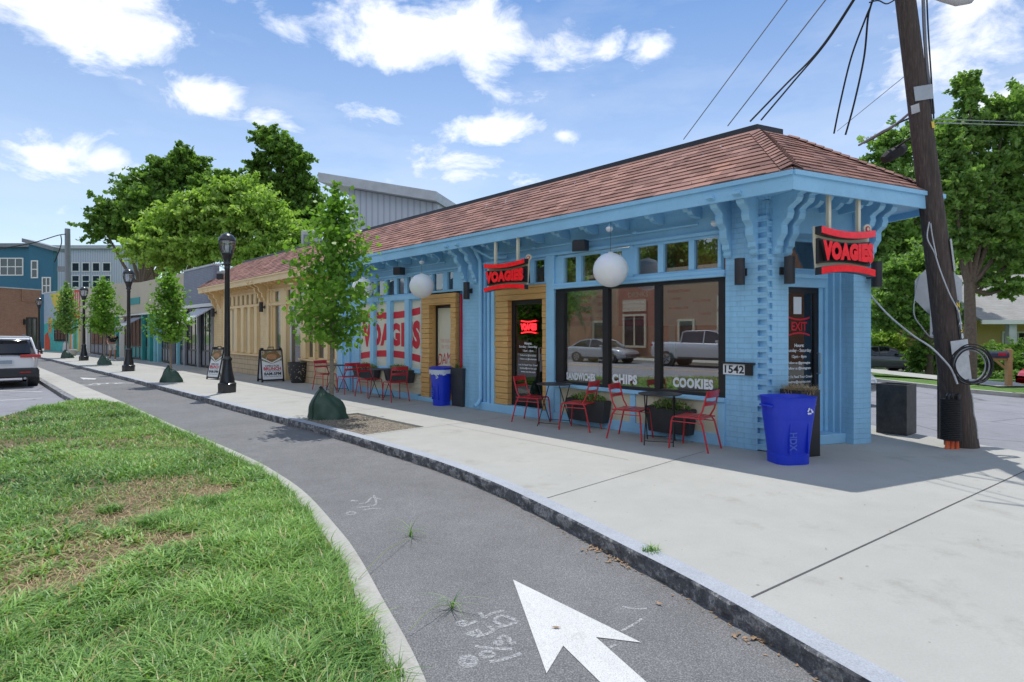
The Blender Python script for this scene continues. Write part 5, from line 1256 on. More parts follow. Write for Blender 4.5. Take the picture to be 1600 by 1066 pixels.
def tall_planter(loc_, rz_, w0, w1, h, label, mat):
    r = thing('tall_planter', label, 'planter', loc_, rz_); a, b_ = w0/2, w1/2
    mb = MB(); mb.add([(-a, -a, 0), (a, -a, 0), (a, a, 0), (-a, a, 0), (-b_, -b_, h), (b_, -b_, h), (b_, b_, h), (-b_, b_, h), (-b_+.02, -b_+.02, h), (b_-.02, -b_+.02, h), (b_-.02, b_-.02, h), (-b_+.02, b_-.02, h), (-b_+.02, -b_+.02, h-.06), (b_-.02, -b_+.02, h-.06), (b_-.02, b_-.02, h-.06), (-b_+.02, b_-.02, h-.06)],
        [(3, 2, 1, 0), (0, 1, 5, 4), (1, 2, 6, 5), (2, 3, 7, 6), (3, 0, 4, 7), (4, 5, 9, 8), (5, 6, 10, 9), (6, 7, 11, 10), (7, 4, 8, 11), (8, 9, 13, 12), (9, 10, 14, 13), (10, 11, 15, 14), (11, 8, 12, 15)])
    mb.build('pot', mat, r, bevel=.006); MB().box(-b_+.022, b_-.022, -b_+.022, b_-.022, h-.07, h-.05).build('soil', M['soil'], r); return r
v = gp(724, 634); r = tall_planter((v.x, v.y, 0), FR+.05, .36, .42, .84, 'tall square charcoal planter beside the bin with the white liner', M['pot']); leafy(r, 260, .2, .2, .16, .84, M['leaf_mid'], .05); tuft(r, 120, .18, .18, .42, M['straw'], .8, 'dry_stems', 1.2, .006)
v = cw(.30, .25, 0); r = tall_planter((v.x, v.y, 0), EA+.02, .34, .34, .86, 'tall black planter of dead stems behind the near blue bin', M['black']); tuft(r, 700, .19, .19, .2, M['straw'], .8, 'dry_stems', 1.3, .006)
deadm = leafmat('dead_stems', (.07, .045, .03), (.2, .13, .08), .05, .9); r.children[-1].data.materials[0] = deadm
v = gp(1408, 677); v = Vector((6.17, 9.25, 0)); tall_planter((v.x, v.y, 0), math.radians(38), .43, .43, .79, 'scuffed black square planter box standing by the utility pole', M['pot_rough'])
def perf_pot():
    v = gp(462, 599); r = thing('perforated_pot', 'round black pot with pale leaf pattern against the tan shop wall', 'plant pot', (v.x, v.y+.2, 0), 0)
    MB().lathe([(.01, 0), (.2, 0), (.24, .1), (.29, .35), (.31, .58), (.32, .66), (.29, .665), (.28, .56), (.01, .55)], (0, 0, 0), 28, cap=False).build('pot', M['blacksat'], r, smooth=True)
    c = []; 
    for k in range(150): a = random.random()*6.28; z = random.uniform(.08, .6); rr = np.interp(z, [0, .1, .35, .58, .66], [.2, .24, .29, .31, .32])+.002; c.append((a, z, rr))
    V = []; F = []
    for a, z, rr in c:
        b_ = len(V); s_ = random.uniform(.012, .026); th = random.random()*3
        for q in range(5): x = math.cos(q*1.257+th)*s_; y = math.sin(q*1.257+th)*s_*.7; V.append(((rr)*math.cos(a+x/rr), (rr)*math.sin(a+x/rr), z+y))
        F.append(tuple(range(b_, b_+5)))
    npmesh('leaf_pattern', np.array(V), np.array(F), paint('pattern_tan', (.42, .36, .26), .7), r)
perf_pot()
def bin_(loc_, rz_, label, wx, wy, h, text=None, liner=False, lid=False):
    r = thing('recycling_bin', label, 'recycling bin', loc_, rz_)
    def rr(a, b_, z, n=28, e=3.2):
        res = []
        for i in range(n):
            t = 2*PI*i/n; c_, s_ = math.cos(t), math.sin(t); res.append((a*math.copysign(abs(c_)**(2/e), c_), b_*math.copysign(abs(s_)**(2/e), s_), z))
        return res
    prof = [(.73, 0), (.735, .01), (.745, .12), (.72, .125), (.86, h*.62), (.87, h*.64), (.90, h*.68), (.93, h*.82), (.96, h*.9), (1.0, h*.985), (1.02, h), (.985, h), (.97, h*.99), (.93, h*.8), (.70, .05)]
    V = []; F = []; n = 28
    for k, z in prof: V += rr(wx/2*k, wy/2*k, z)
    for i in range(len(prof)-1):
        for j in range(n): F.append((i*n+j, i*n+(j+1) % n, (i+1)*n+(j+1) % n, (i+1)*n+j))
    mb = MB(); mb.add(V, F+[tuple(range((len(prof)-1)*n, len(prof)*n)), tuple(reversed(range(n)))]); mb.build('bin_body', M['bin'], r, smooth=True)
    for sx in (-1, 1):
        hb = MB(); hb.tube([(sx*wx*.46, -wy*.2, h*.86), (sx*wx*.535, -wy*.16, h*.87), (sx*wx*.535, wy*.16, h*.87), (sx*wx*.46, wy*.2, h*.86)], .014, 8); hb.build('handle', M['bin'], r, smooth=True)
    # moulded panel lines on the front
    for sx in (-1, 1): MB().box(sx*wx*.20-.008, sx*wx*.20+.008, wy*.36, wy*.44, .14, h*.62).build('moulded_rib', M['bin'], r, bevel=.004)
    if text:
        tb = MB(); V_, F_ = text_mesh(text, 1, .03); xs = [q[0] for q in V_]; k = .22/(max(xs)-min(xs)); mx_ = (max(xs)+min(xs))/2
        ys = [q[1] for q in V_]; my_ = (max(ys)+min(ys))/2
        tb.add([(wx*.16-(q[1]-my_)*k*1.3, wy*.46, h*.36-(q[0]-mx_)*k) for q in V_], F_); tb.build('raised_lettering', paint('moulded_letters', (.06, .12, .62), .4, dirt=0, bump=0), r)
        # recycling arrows
        ab = MB(); cx, cz = -wx*.2, h*.8
        for q in range(3):
            a0 = PI/2+q*2*PI/3; p0 = (cx+.03*math.cos(a0+.45), cz+.03*math.sin(a0+.45)); p1 = (cx+.03*math.cos(a0+1.65), cz+.03*math.sin(a0+1.65)); d_ = Vector((p1[0]-p0[0], p1[1]-p0[1])).normalized(); n_ = Vector((-d_.y, d_.x))*.009
            yy = wy*.482
            ab.add([(p0[0]+n_.x, yy, p0[1]+n_.y), (p1[0]+n_.x, yy, p1[1]+n_.y), (p1[0]-n_.x, yy, p1[1]-n_.y), (p0[0]-n_.x, yy, p0[1]-n_.y)], [(0, 1, 2, 3)])
            ab.add([(p1[0]+n_.x*2, yy, p1[1]+n_.y*2), (p1[0]+d_.x*.02, yy, p1[1]+d_.y*.02), (p1[0]-n_.x*2, yy, p1[1]-n_.y*2)], [(0, 1, 2)])
        ab.build('recycling_symbol', M['whitevinyl'], r)
    if liner:
        V = []; F = []; n = 48
        for i, (k, z) in enumerate(((1.0, h*.99), (1.03, h+.004), (1.05, h*.97), (1.04, h*.91), (1.03, h*.86))):
            for j in range(n):
                t = 2*PI*j/n; jit = 1+.012*math.sin(j*5.3+i); zz_ = z+(0 if i < 3 else .018*math.sin(j*2.7)+.012*math.sin(j*7.1)); a = wx/2*k*jit; b_ = wy/2*k*jit
                V.append((a*math.copysign(abs(math.cos(t))**.62, math.cos(t)), b_*math.copysign(abs(math.sin(t))**.62, math.sin(t)), zz_))
        for i in range(4):
            for j in range(n): F.append((i*n+j, i*n+(j+1) % n, (i+1)*n+(j+1) % n, (i+1)*n+j))
        mb = MB(); mb.add(V, F); mb.build('bin_liner', paint('thin_white_liner', (.6, .66, .78), .35, .1, dirt=0), r, smooth=2)
        mb = MB(); V = rr(wx/2*1.07, wy/2*1.07, h+.0)+rr(wx/2*1.07, wy/2*1.07, h+.035)+rr(wx/2*.8, wy/2*.8, h+.06); n = 28
        F = [(i*n+j, i*n+(j+1) % n, (i+1)*n+(j+1) % n, (i+1)*n+j) for i in range(2) for j in range(n)]+[tuple(range(2*n, 3*n))]; mb.add(V, F); mb.build('lid', M['binlid'], r, smooth=True)
    return r
v = gp(1232, 722.5); bin_((v.x, v.y+.02, 0), PI+.18, 'open blue recycling bin with arrows symbol in front of the corner door', .60, .52, .82, 'HDX')
v = gp(690, 633); bin_((v.x, v.y, 0), FR+.1, 'blue recycling bin with white liner and lid by the film covered door', .46, .46, .80, 'HDX', True)
# sandwich boards
def aboard(px_, py_, rz_, w_, h, label, full):
    v = gp(px_, py_); r = thing('sandwich_board', label, 'sandwich board', (v.x, v.y, 0), rz_, 'brunch sandwich boards'); lean = .16
    def panel(sgn):
        m = Matrix.Translation((0, sgn*.27, 0)) @ Matrix.Rotation(sgn*lean*1.35, 4, 'X')
        fr = MB(m); fr.ring(-w_/2, w_/2, .04, h, .045, -.014, .014); fr.box(-w_/2, -w_/2+.06, -.016, .016, 0, .1); fr.box(w_/2-.06, w_/2, -.016, .016, 0, .1)
        f = fr.build('frame', M['black'], r, bevel=.004); y = .012*sgn
        MB(m).box(-w_/2+.04, w_/2-.04, -.008, .008, .09, h-.04).build('poster', M['whitevinyl'], f)
        if sgn > 0:
            pic = MB(m); x0, x1 = -w_/2+.05, w_/2-.05; zt = h-.05; zb = h*.6; yy = .0105
            pic.add([(x0, yy, zt), (x1, yy, zt), (x1, yy, zb+.06), (0, yy, zb-.05), (x0, yy, zb+.06)], [(0, 1, 2, 3, 4)]); pic.build('food_picture', M['food'], f)
            pc = MB(m); n = 20; pc.add([(.2*math.cos(2*PI*i/n)*w_*1.1, .0115, h*.78+.085*math.sin(2*PI*i/n)) for i in range(n)], [tuple(range(n))]); pc.build('food_picture', paint('plate_ochre', (.5, .25, .12), .5, .3, 30), f)
            for sx in (-1, 1):
                lb = MB(m); lb.add([(sx*(x1-.0), .0125, zb+.17), (sx*(x1-.0), .0125, zb+.13), (0, .0125, zb-.04), (0, .0125, zb+.0)], [(0, 1, 2, 3)]); lb.build('white_band', M['whitevinyl'], f)
            t = MB(m); put_text(t, 'OPEN FOR', 0, 0, h*.49, w=w_*.62, flip=True, y=.0125, bold=.015); put_text(t, '8AM-5PM', 0, 0, h*.25, w=w_*.74, flip=True, y=.0125, bold=.03); put_text(t, 'saturday and sunday', 0, 0, h*.335, w=w_*.66, flip=True, y=.0125); put_text(t, 'monday tuesday thursday friday', 0, 0, h*.165, w=w_*.76, flip=True, y=.0125); t.build('lettering', M['black'], f)
            t = MB(m); put_text(t, 'BRUNCH', 0, 0, h*.405, w=w_*.76, flip=True, y=.0125, bold=.035); t.build('lettering', M['red'], f)
    panel(1); panel(-1)
    for sx in (-1, 1): MB().box(sx*w_*.4-.045, sx*w_*.4+.045, -.07, .07, h*.955, h*1.03).build('hinge_block', M['black'], r, bevel=.006); hd = MB(); hd.tube([(-.09, 0, h*.97), (-.09, 0, h*1.05), (.09, 0, h*1.05), (.09, 0, h*.97)], .014, 8); hd.build('handle', M['black'], r)
    return r
def foodmat():
    m, t, p, o = newmat('food_photo'); f = noise_fac(t, 9, 4); c = ramp(t, f, [(.3, (.05, .03, .02)), (.45, (.35, .16, .07)), (.55, (.1, .16, .04)), (.62, (.6, .5, .35)), (.75, (.2, .05, .03))]); t.links.new(c, p.inputs['Base Color']); return m
M['food'] = foodmat()
aboard(423, 596, math.radians(218), .72, 1.08, 'black framed sandwich board reading OPEN FOR BRUNCH facing the camera', True)
aboard(343, 592, math.radians(150), .68, 1.08, 'sandwich board seen nearly edge on, left of the first lamp post', True)

# ================================================================ STREET LAMPS
def make_lamp(label):
    r = thing('street_lamp', label, 'street lamp', (0, 0, 0), 0, 'black acorn street lamps along the kerb'); m = M['lampblack']
    prof = [(.235, 0), (.235, .22), (.225, .25), (.19, .27), (.17, .3), (.16, .32)]
    mb = MB(); mb.lathe([(.235, 0), (.24, .24), (.2, .27)], (0, 0, 0), 8); mb.lathe([(.19, .26), (.18, .36), (.145, .52), (.12, .7), (.105, .86)], (0, 0, 0), 12); mb.lathe([(.12, .86), (.125, .9), (.1, .94), (.085, .97)], (0, 0, 0), 16); mb.build('base', m, r, smooth=True)
    mb = MB(); mb.lathe([(.078, .95), (.07, 2.0), (.062, 3.3), (.075, 3.34), (.062, 3.4)], (0, 0, 0), 16); mb.build('pole', m, r, smooth=True)
    mb = MB(); mb.lathe([(.06, 3.4), (.1, 3.47), (.085, 3.52), (.12, 3.66), (.155, 3.74), (.15, 3.76)], (0, 0, 0), 16); mb.build('fitter', m, r, smooth=True)
    gl = MB(); gl.lathe([(.145, 3.76), (.19, 3.9), (.205, 4.05), (.195, 4.1)], (0, 0, 0), 20, cap=False); gl.build('lantern_glass', M['lampglass'], r, smooth=True)
    inn = MB(); inn.lathe([(.05, 3.76), (.05, 3.98), (.02, 4.0)], (0, 0, 0), 10); inn.build('lamp_core', M['whitevinyl'], r, smooth=True)
    rb = MB()
    for k in range(4):
        a = PI/4+k*PI/2; rb.tube([(math.cos(a)*q, math.sin(a)*q, z) for q, z in ((.148, 3.75), (.193, 3.9), (.208, 4.05), (.205, 4.1))], .009, 6)
    rb.build('lantern_rib', m, r); mb = MB(); mb.lathe([(.215, 4.08), (.22, 4.11), (.2, 4.18), (.14, 4.25), (.07, 4.29), (.02, 4.32)], (0, 0, 0), 20); mb.build('cap', m, r, smooth=True)
    return r
M['lampglass'] = glass('lamp_lantern_glass', .12, (.9, .9, .95), .15)
lp = make_lamp('nearest and tallest looking black street lamp, in front of the tan shop'); v = gp(355, 613); lp.location = v
for (x, y), lb in (((201, 580), 'second black street lamp from the camera, between two young trees'), ((131, 563.5), 'third black street lamp, in front of the painted mural'), ((61, 553.2), 'farthest black street lamp, beyond the white car')):
    v = gp(x, y); dup(lp, v, 0, lb)
cm = thing('post_speaker', 'small dark box speaker clamped on the nearest lamp post', 'speaker', (lp.location.x-.13, lp.location.y, 3.18), 0); MB().box(-.14, .02, -.08, .08, -.13, .02, rz=.3).build('cabinet', M['black'], cm, bevel=.01); MB().box(-.12, .1, -.05, .05, .03, .09).build('clamp', M['steel'], cm)
# ================================================================ YOUNG TREES
def young_tree(base, H, crown_lo, R, nleaf, lsize, label, lean=(0, 0), seed=1, shape=None, mat='leaf_young', tr=.045):
    rg = np.random.default_rng(seed); random.seed(seed)
    r = thing('young_tree', label, 'tree', base, 0, 'young street trees in watering bags')
    tp = [Vector((lean[0]*t*t, lean[1]*t*t, H*.96*t)) for t in [i/10 for i in range(11)]]
    mb = MB(); mb.tube(tp, [tr*(1-.85*(i/10)**1.1) for i in range(11)], 8)
    C_ = []
    nb = 46
    for k in range(nb):
        f = (k+.5)/nb; z = crown_lo+(H*.9-crown_lo)*f; zz_ = (z-crown_lo)/(H-crown_lo)
        prof = shape(zz_) if shape else (math.sin(min(1, (zz_+.12)/.36)*PI/2)*(1-zz_)**.75)
        L_ = R*prof*random.uniform(.65, 1.12); a = k*2.399+random.uniform(-.4, .4)
        p0 = Vector((lean[0]*(z/H)**2, lean[1]*(z/H)**2, z-.12*L_)); up = .35+.9*zz_
        d_ = Vector((math.cos(a), math.sin(a), up)).normalized(); p1 = p0+Vector((math.cos(a), math.sin(a), up*.7))*L_
        pm = p0.lerp(p1, .5)+Vector((0, 0, .05*L_)); mb.tube([p0, pm, p1], [.012*(1-.5*zz_), .008, .003], 5, False)
        m = max(4, int(nleaf/nb*(.35+prof)*.95))
        t = rg.random(m)**.65; pts = np.array([list(p0.lerp(p1, float(x))) for x in t]); pts += rg.normal(0, 1, (m, 3))*np.array([.085, .085, .075])*(R/.85)*(.5+.9*t[:, None]); C_.append(pts)
    top = np.array([[lean[0]*t*t, lean[1]*t*t, H*t] for t in rg.uniform(.82, 1.0, int(nleaf*.02))]); top += rg.normal(0, .045, top.shape)*np.array([1, 1, .6]); C_.append(top)
    c = np.concatenate(C_); mb.build('trunk', M['youngtrunk'], r, smooth=True)
    cell = (np.sin(c[:, 0]*7+seed)+np.sin(c[:, 1]*8)+np.sin(c[:, 2]*6))/6+.5; tint = np.clip(cell*.6+rg.random(len(c))*.5, 0, 1)
    leaves('crown', c, lsize, M[mat], r, .82, .25, tint); return r
def wbag(base, w_, h, label, rz_=0, seed=0):
    r = thing('watering_bag', label, 'watering bag', base, rz_, 'green watering bags round the young trunks'); V = []; F = []; n = 36; rows = 12
    for j in range(rows+1):
        t = j/rows; k = (1-t**1.7)**.62*.82+.18*(1-t); k = max(k, .10)
        for i in range(n):
            a = 2*PI*i/n; wob = 1+.2*mnoise.noise(Vector((math.cos(a)*2, math.sin(a)*2, t*2.5+seed)))+.06*math.sin(a*8+t*6)*(.3+t); e = 1+.12*math.cos(a)
            V.append((w_/2*k*wob*math.cos(a)*e-.06*w_*(t), w_/2*.72*k*wob*math.sin(a)+.0, h*t*(1-.1*math.cos(a)*t)+(.0)))
    for j in range(rows):
        for i in range(n): F.append((j*n+i, j*n+(i+1) % n, (j+1)*n+(i+1) % n, (j+1)*n+i))
    F.append(tuple(range(rows*n, rows*n+n))); mb = MB(); mb.add(V, F); mb.build('bag', M['bag'], r, smooth=2)
    sm = MB(); a = -PI/2-.35; pts = []
    for j in range(rows+1): q = V[j*n+int((a % (2*PI))/(2*PI)*n)]; pts.append((q[0]*1.01, q[1]*1.03-.006, q[2]))
    sm.tube(pts, .007, 6); sm.build('seam', M['black'], r); kn = MB(); kn.tube([(-.1*w_, -.02, h*.98), (-.14*w_, -.03, h*1.06), (-.1*w_, -.03, h*1.1)], .014, 6); kn.build('tie_strap', M['black'], r); return r
b1 = gp(518, 650, 0); TR = [(b1, 4.5, 1.45, .92, 5200, .105, 'nearest young tree, bright green, standing in the square gravel pit before the blue shop', (.12, -.1), 3, .05, -.03)]
young_tree((b1.x, b1.y, -.03), 4.55, 1.42, 1.05, 4300, .10, 'nearest young tree, bright green, in the square gravel pit', (.12, -.1), 3, tr=.05)
wbag((b1.x-.09, b1.y-.06, -.035), .80, .56, 'largest green watering bag, round the nearest young trunk', 0, 1)
for (x, y), H_, lo, R_, n, lb, lb2, sd in (((267, 597), 3.75, 1.35, .82, 3400, 'second young tree, full rounded crown, between the first two lamp posts', 'green watering bag between the first and second lamp posts', 5),
    ((163, 570), 4.5, 1.6, 1.05, 3200, 'third young tree, in front of the pale tan shop beside the walking person', 'green watering bag beside the walking person', 8),
    ((104, 559.5), 4.9, 1.65, 1.05, 3000, 'farthest young tree, slim dark crown before the painted mural', 'green watering bag before the painted mural', 11)):
    v = gp(x, y); young_tree((v.x, v.y, 0), H_, lo, R_, n, .1 if H_ < 4 else .13, lb, (random.uniform(-.1, .1), 0), sd, mat='leaf_young' if sd != 11 else 'leaf_mid'); wbag((v.x, v.y, 0), .72, .5, lb2, random.uniform(-.4, .4), sd)
v = gp(114, 556); r = thing('round_planter', 'small pale round pot near the mural wall', 'plant pot', (v.x, v.y, 0)); MB().lathe([(.16, 0), (.26, .2), (.26, .38), (.2, .46), (.16, .42)], (0, 0, 0), 18).build('pot', M['concrete2'], r, smooth=True)

# ================================================================ UTILITY POLE, WIRES, STOP SIGN
PB = Vector((6.37, 8.16, 0)); lean = Vector((-.126, .0, 1))
def pp(z, dx=0, dy=0): return PB+Vector((lean.x*z+dx, dy, z))
pole = thing('utility_pole', 'tall dark leaning wooden utility pole at the street corner', 'utility pole', PB)
def L3(v): return tuple(Vector(v)-PB)
mb = MB(); mb.tube([L3(pp(z)) for z in (-.05, .3, 1.2, 3, 5, 7, 10)], [.205, .188, .168, .15, .131, .118, .10], 20); mb.build('pole', M['pole'], pole, smooth=True)
plate = MB(); 
def on_pole(z0, z1, a, w_, mat, name, rad=None, th=.006, dx=0):
    """plate fixed on the pole at angle a (0 = facing the camera side, positive to the right)"""
    zc = (z0+z1)/2; rr_ = np.interp(zc, [0, 1.2, 3, 5, 7], [.19, .168, .15, .131, .118])+.004; c = pp(zc)-PB
    m = Matrix.Translation(c) @ Matrix.Rotation(math.atan(-lean.x), 4, 'Y').inverted() @ Matrix.Rotation(a, 4, 'Z')
    return MB(m).box(-w_/2, w_/2, -rr_-th, -rr_, -(z1-z0)/2, (z1-z0)/2).build(name, mat, pole)
pap = paint('weathered_paper', (.62, .64, .66), .7, .12, 12); yel = paint('yellow_marker', (.8, .55, .02), .5, dirt=0)
on_pole(4.85, 5.05, -.1, .24, M['steel'], 'metal_plate'); on_pole(4.45, 4.54, .55, .08, yel, 'pole_tag'); on_pole(2.45, 2.9, .95, .14, pap, 'side_board', th=.02); on_pole(4.7, 4.82, -.95, .1, pap, 'pole_tag')
on_pole(1.28, 1.5, .1, .26, pap, 'paper_notice'); on_pole(.95, 1.3, .15, .22, pap, 'paper_notice'); on_pole(1.5, 2.05, .45, .09, M['black'], 'marker_strip')
def pole_text(txt, z, a, h, mat, name='marker_number'):
    rr_ = np.interp(z, [0, 1.2, 3, 5, 7], [.19, .168, .15, .131, .118])+.018; c = pp(z)-PB
    m = Matrix.Translation(c) @ Matrix.Rotation(math.atan(-lean.x), 4, 'Y').inverted() @ Matrix.Rotation(a, 4, 'Z'); mb = MB(m); put_text(mb, txt, 0, 0, 0, h=h, y=-rr_, bold=.03); mb.build(name, mat, pole)
for t_, z, mt in (('N', 1.98, yel), ('7', 1.87, yel), ('A', 1.75, M['whitevinyl']), ('5', 1.64, yel), ('8', 1.55, M['whitevinyl'])): pole_text(t_, z, .45, .075, mt)
# graffiti squiggle
gf = MB(); pts = []
for i in range(26):
    t = i/25; z = .75-.62*t; a = .75+.16*math.sin(t*11); rr_ = np.interp(z, [0, 1.2], [.198, .168])+.004; c = pp(z)-PB; pts.append(c+Vector((rr_*math.sin(a), -rr_*math.cos(a), 0)))
gf.tube(pts, .011, 5); gf.build('graffiti', paint('white_spray', (.5, .52, .52), .8, .3, 30), pole)
rc = MB(); c = pp(.25)-PB
# corrugated pipe bundle and coil
rb = thing('corrugated_pipe', 'black ribbed pipe guard standing against the foot of the pole', 'pipe', (6.08, 7.98, 0)); mb = MB(); prof = []
for i in range(46): prof.append((.125 if i % 2 else .112, .12+i*.0125))
mb.lathe(prof, (0, 0, 0), 20); mb.build('ribbed_pipe', M['rubber'], rb, smooth=False); mb = MB()
for x, y in ((-.05, -.02), (.03, .03), (.06, -.05)): mb.tube([(x, y, .66), (x, y, .73), (x+.02, y, .76)], .028, 8)
mb.build('cable_end', M['black'], rb); mb = MB()
for x in (-.07, .0, .07): mb.tube([(x*1.0, -.02, .0), (x*.9, -.02, .13)], .026, 8)
mb.build('orange_duct', paint('orange_duct', (.8, .14, .04), .5, .1), rb)
ck = thing('cable_coil', 'loops of black and grey cable hung round the pole over the paper notices', 'cable coil', (0, 0, 0)); cc_ = pp(1.17)+Vector((.05, -.27, 0)); mb = MB()
for k in range(7):
    R_ = .24+.016*random.uniform(-1, 1)*1.5; ox = random.uniform(-.025, .025); oz = random.uniform(-.02, .02); ph = random.uniform(0, 6)
    mb.tube([(cc_.x+ox+R_*1.05*math.cos(a), cc_.y-.012*k+.012*math.sin(2*a+ph), cc_.z+oz+R_*math.sin(a)) for a in [2*PI*i/36 for i in range(37)]], .0085, 6, False)
mb.build('black_loops', M['rubber'], ck, smooth=True); mb = MB()
for k in range(2):
    R_ = .215+.03*k; mb.tube([(cc_.x-.02+R_*math.cos(a), cc_.y-.03*k-.02, cc_.z-.015+R_*math.sin(a)) for a in [2*PI*i/36 for i in range(37)]], .008, 6, False)
mb.build('grey_loops', paint('grey_cable', (.3, .31, .34), .5, .1, dirt=0), ck, smooth=True)
def wire(name, label, pts, rad, mat, sag=0.0, n=24, group=None, cat='cable'):
    if len(pts) == 2:
        a, b = map(Vector, pts); ps = [a.lerp(b, i/n)-Vector((0, 0, sag*4*(i/n)*(1-i/n))) for i in range(n+1)]
    else: ps = catmull([tuple(p) for p in pts], 8)
    mb = MB(); mb.tube(ps, rad, 6); o = mb.build(name, mat, smooth=True); tag(o, label, cat, group); return o
wcab = paint('white_cable', (.55, .56, .58), .5, dirt=0); bk_ = M['rubber']
wire('service_cable', 'thick white cable sagging from the blue building corner to the pole coil', [pz(1360, 461, 8.5), pz(1388, 492, 8.35), pz(1425, 523, 8.1), pz(1455, 543, 7.95), pz(1478, 566, 7.86), pz(1488, 580, 7.84), pz(1496, 600, 7.84)], .013, wcab)
wire('thin_cable', 'thin white cable looped down the front of the leaning pole', [pz(1452, 347, 7.93), pz(1449, 372, 7.93), pz(1460, 395, 7.94), pz(1470, 425, 7.92), pz(1484, 460, 7.9), pz(1498, 488, 7.9), pz(1502, 515, 7.9)], .008, wcab)
wire('thin_cable', 'thin white cable doubled back at the top of the pole loop', [pz(1454, 349, 7.92), pz(1457, 370, 7.92), pz(1463, 400, 7.92)], .007, wcab)
wire('thin_cable', 'thin white cable hanging beside the back of the stop sign', [pz(1437, 428, 8.5), pz(1432, 450, 8.5), pz(1428, 490, 8.5), pz(1441, 512, 8.5), pz(1455, 527, 8.5), pz(1470, 523, 8.5)], .008, wcab)
G_ = 'overhead wires above the roof'
def over(a, da, b, db, rad, label, mat=None, ext=1.8, sag=.0):
    A = pz(a[0], a[1], da); B = pz(b[0], b[1], db); return wire('overhead_wire', label, [A, A+(B-A)*ext], rad, mat or bk_, sag, group=G_, cat='wire')
over((1068, 218), 11.5, (1230, 0), 9, .009, 'leftmost thin overhead wire rising from the roof', M['grey']); over((1137, 197), 10.5, (1290, 0), 8.5, .010, 'second thin overhead wire from the left above the roof', M['grey'])
wire('overhead_wire', 'left strand of the dark paired wires above the roof peak', [pz(1172, 190, 9.2), pz(1225, 135, 9.0), pz(1280, 78, 8.8), pz(1333, 0, 8.6), pz(1400, -110, 8.3)], .014, bk_, group=G_, cat='wire')
wire('overhead_wire', 'right strand of the dark paired wires above the roof peak', [pz(1189, 188, 9.2), pz(1238, 130, 9.0), pz(1290, 68, 8.8), pz(1335, 0, 8.6), pz(1400, -105, 8.3)], .013, bk_, group=G_, cat='wire')
wire('overhead_wire', 'left one of two dark drop wires near the pole', [pz(1303, 209, 9.3), pz(1313, 160, 9.1), pz(1330, 90, 8.9), pz(1352, 30, 8.6), pz(1363, 3, 8.5), pz(1385, -60, 8.3)], .014, bk_, group=G_, cat='wire')
wire('overhead_wire', 'right one of two dark drop wires near the pole', [pz(1321, 211, 9.3), pz(1335, 160, 9.1), pz(1350, 90, 8.9), pz(1356, 30, 8.6), pz(1361, 8, 8.5), pz(1380, -60, 8.3)], .014, bk_, group=G_, cat='wire')
wire('overhead_wire', 'short dark wire drooping into the pole top', [pz(1358, 4, 8.5), pz(1372, 1, 8.4), pz(1386, 6, 8.3), pz(1402, -3, 8.2)], .010, bk_, group=G_, cat='wire')
over((1308, 205), 10.5, (1415, 118), 8.2, .005, 'fine wire between the roof and the leaning pole', M['grey'], 1.0)
wire('pole_cable', 'upper thick cable from the roof corner up to the leaning pole', [pz(1342, 227, 9.6), pz(1375, 208, 9), pz(1400, 194, 8.6), pz(1422, 176, 8.25)], .018, M['grey']); wire('pole_cable', 'lower dark cable bundle meeting the leaning pole', [pz(1350, 224, 9.5), pz(1385, 205, 9), pz(1405, 192, 8.5), pz(1424, 184, 8.25)], .013, bk_)
wire('pole_cable', 'dark cable behind the black splice case', [pz(1385, 245, 9.0), pz(1405, 228, 8.7), pz(1428, 212, 8.3)], .016, bk_)
sp = thing('splice_case', 'black cable splice case hanging left of the leaning pole', 'cable box', pz(1398, 240, 8.8)); MB().tube([(-.17, 0, -.1), (-.1, 0, -.05), (.08, 0, .05), (.16, 0, .09)], [.06, .09, .09, .05], 10).build('case', M['rubber'], sp)
wire('pole_cable', 'thick vertical cable dropping along the right side of the pole', [pz(1441, -60, 8.1), pz(1444, 40, 8.1), pz(1449, 110, 8.1), pz(1455, 150, 8.1), pz(1458, 178, 8.1)], .022, M['grey']); wire('pole_cable', 'thin dark vertical cable right of the pole', [pz(1446, -60, 8.05), pz(1450, 40, 8.05), pz(1455, 120, 8.05), pz(1459, 185, 8.05)], .010, bk_)
wire('street_wire', 'fine bright wire running right from the pole across the trees', [pz(1462, 192, 8.2), pz(1600, 196, 16)], .008, M['grey'], ); wire('street_wire', 'fine wire above the trees at far right', [pz(1458, 186, 8.2), pz(1700, 195, 30)], .007, M['grey'])
sh = thing('cobra_head_lamp', 'underside of a street light head at the very top of the picture', 'street light', pz(1497, -1, 7.0)); MB().tube([(-.35, 0, .04), (-.18, 0, .02), (0, 0, .01), (.15, 0, .02), (.2, 0, .05)], [.02, .05, .085, .07, .03], 12).build('lamp_housing', M['lightgrey'], sh, smooth=True); MB().tube([(-1.0, .8, 1.2), (-.35, 0, .05)], .022, 8).build('lamp_arm', M['steel'], sh)
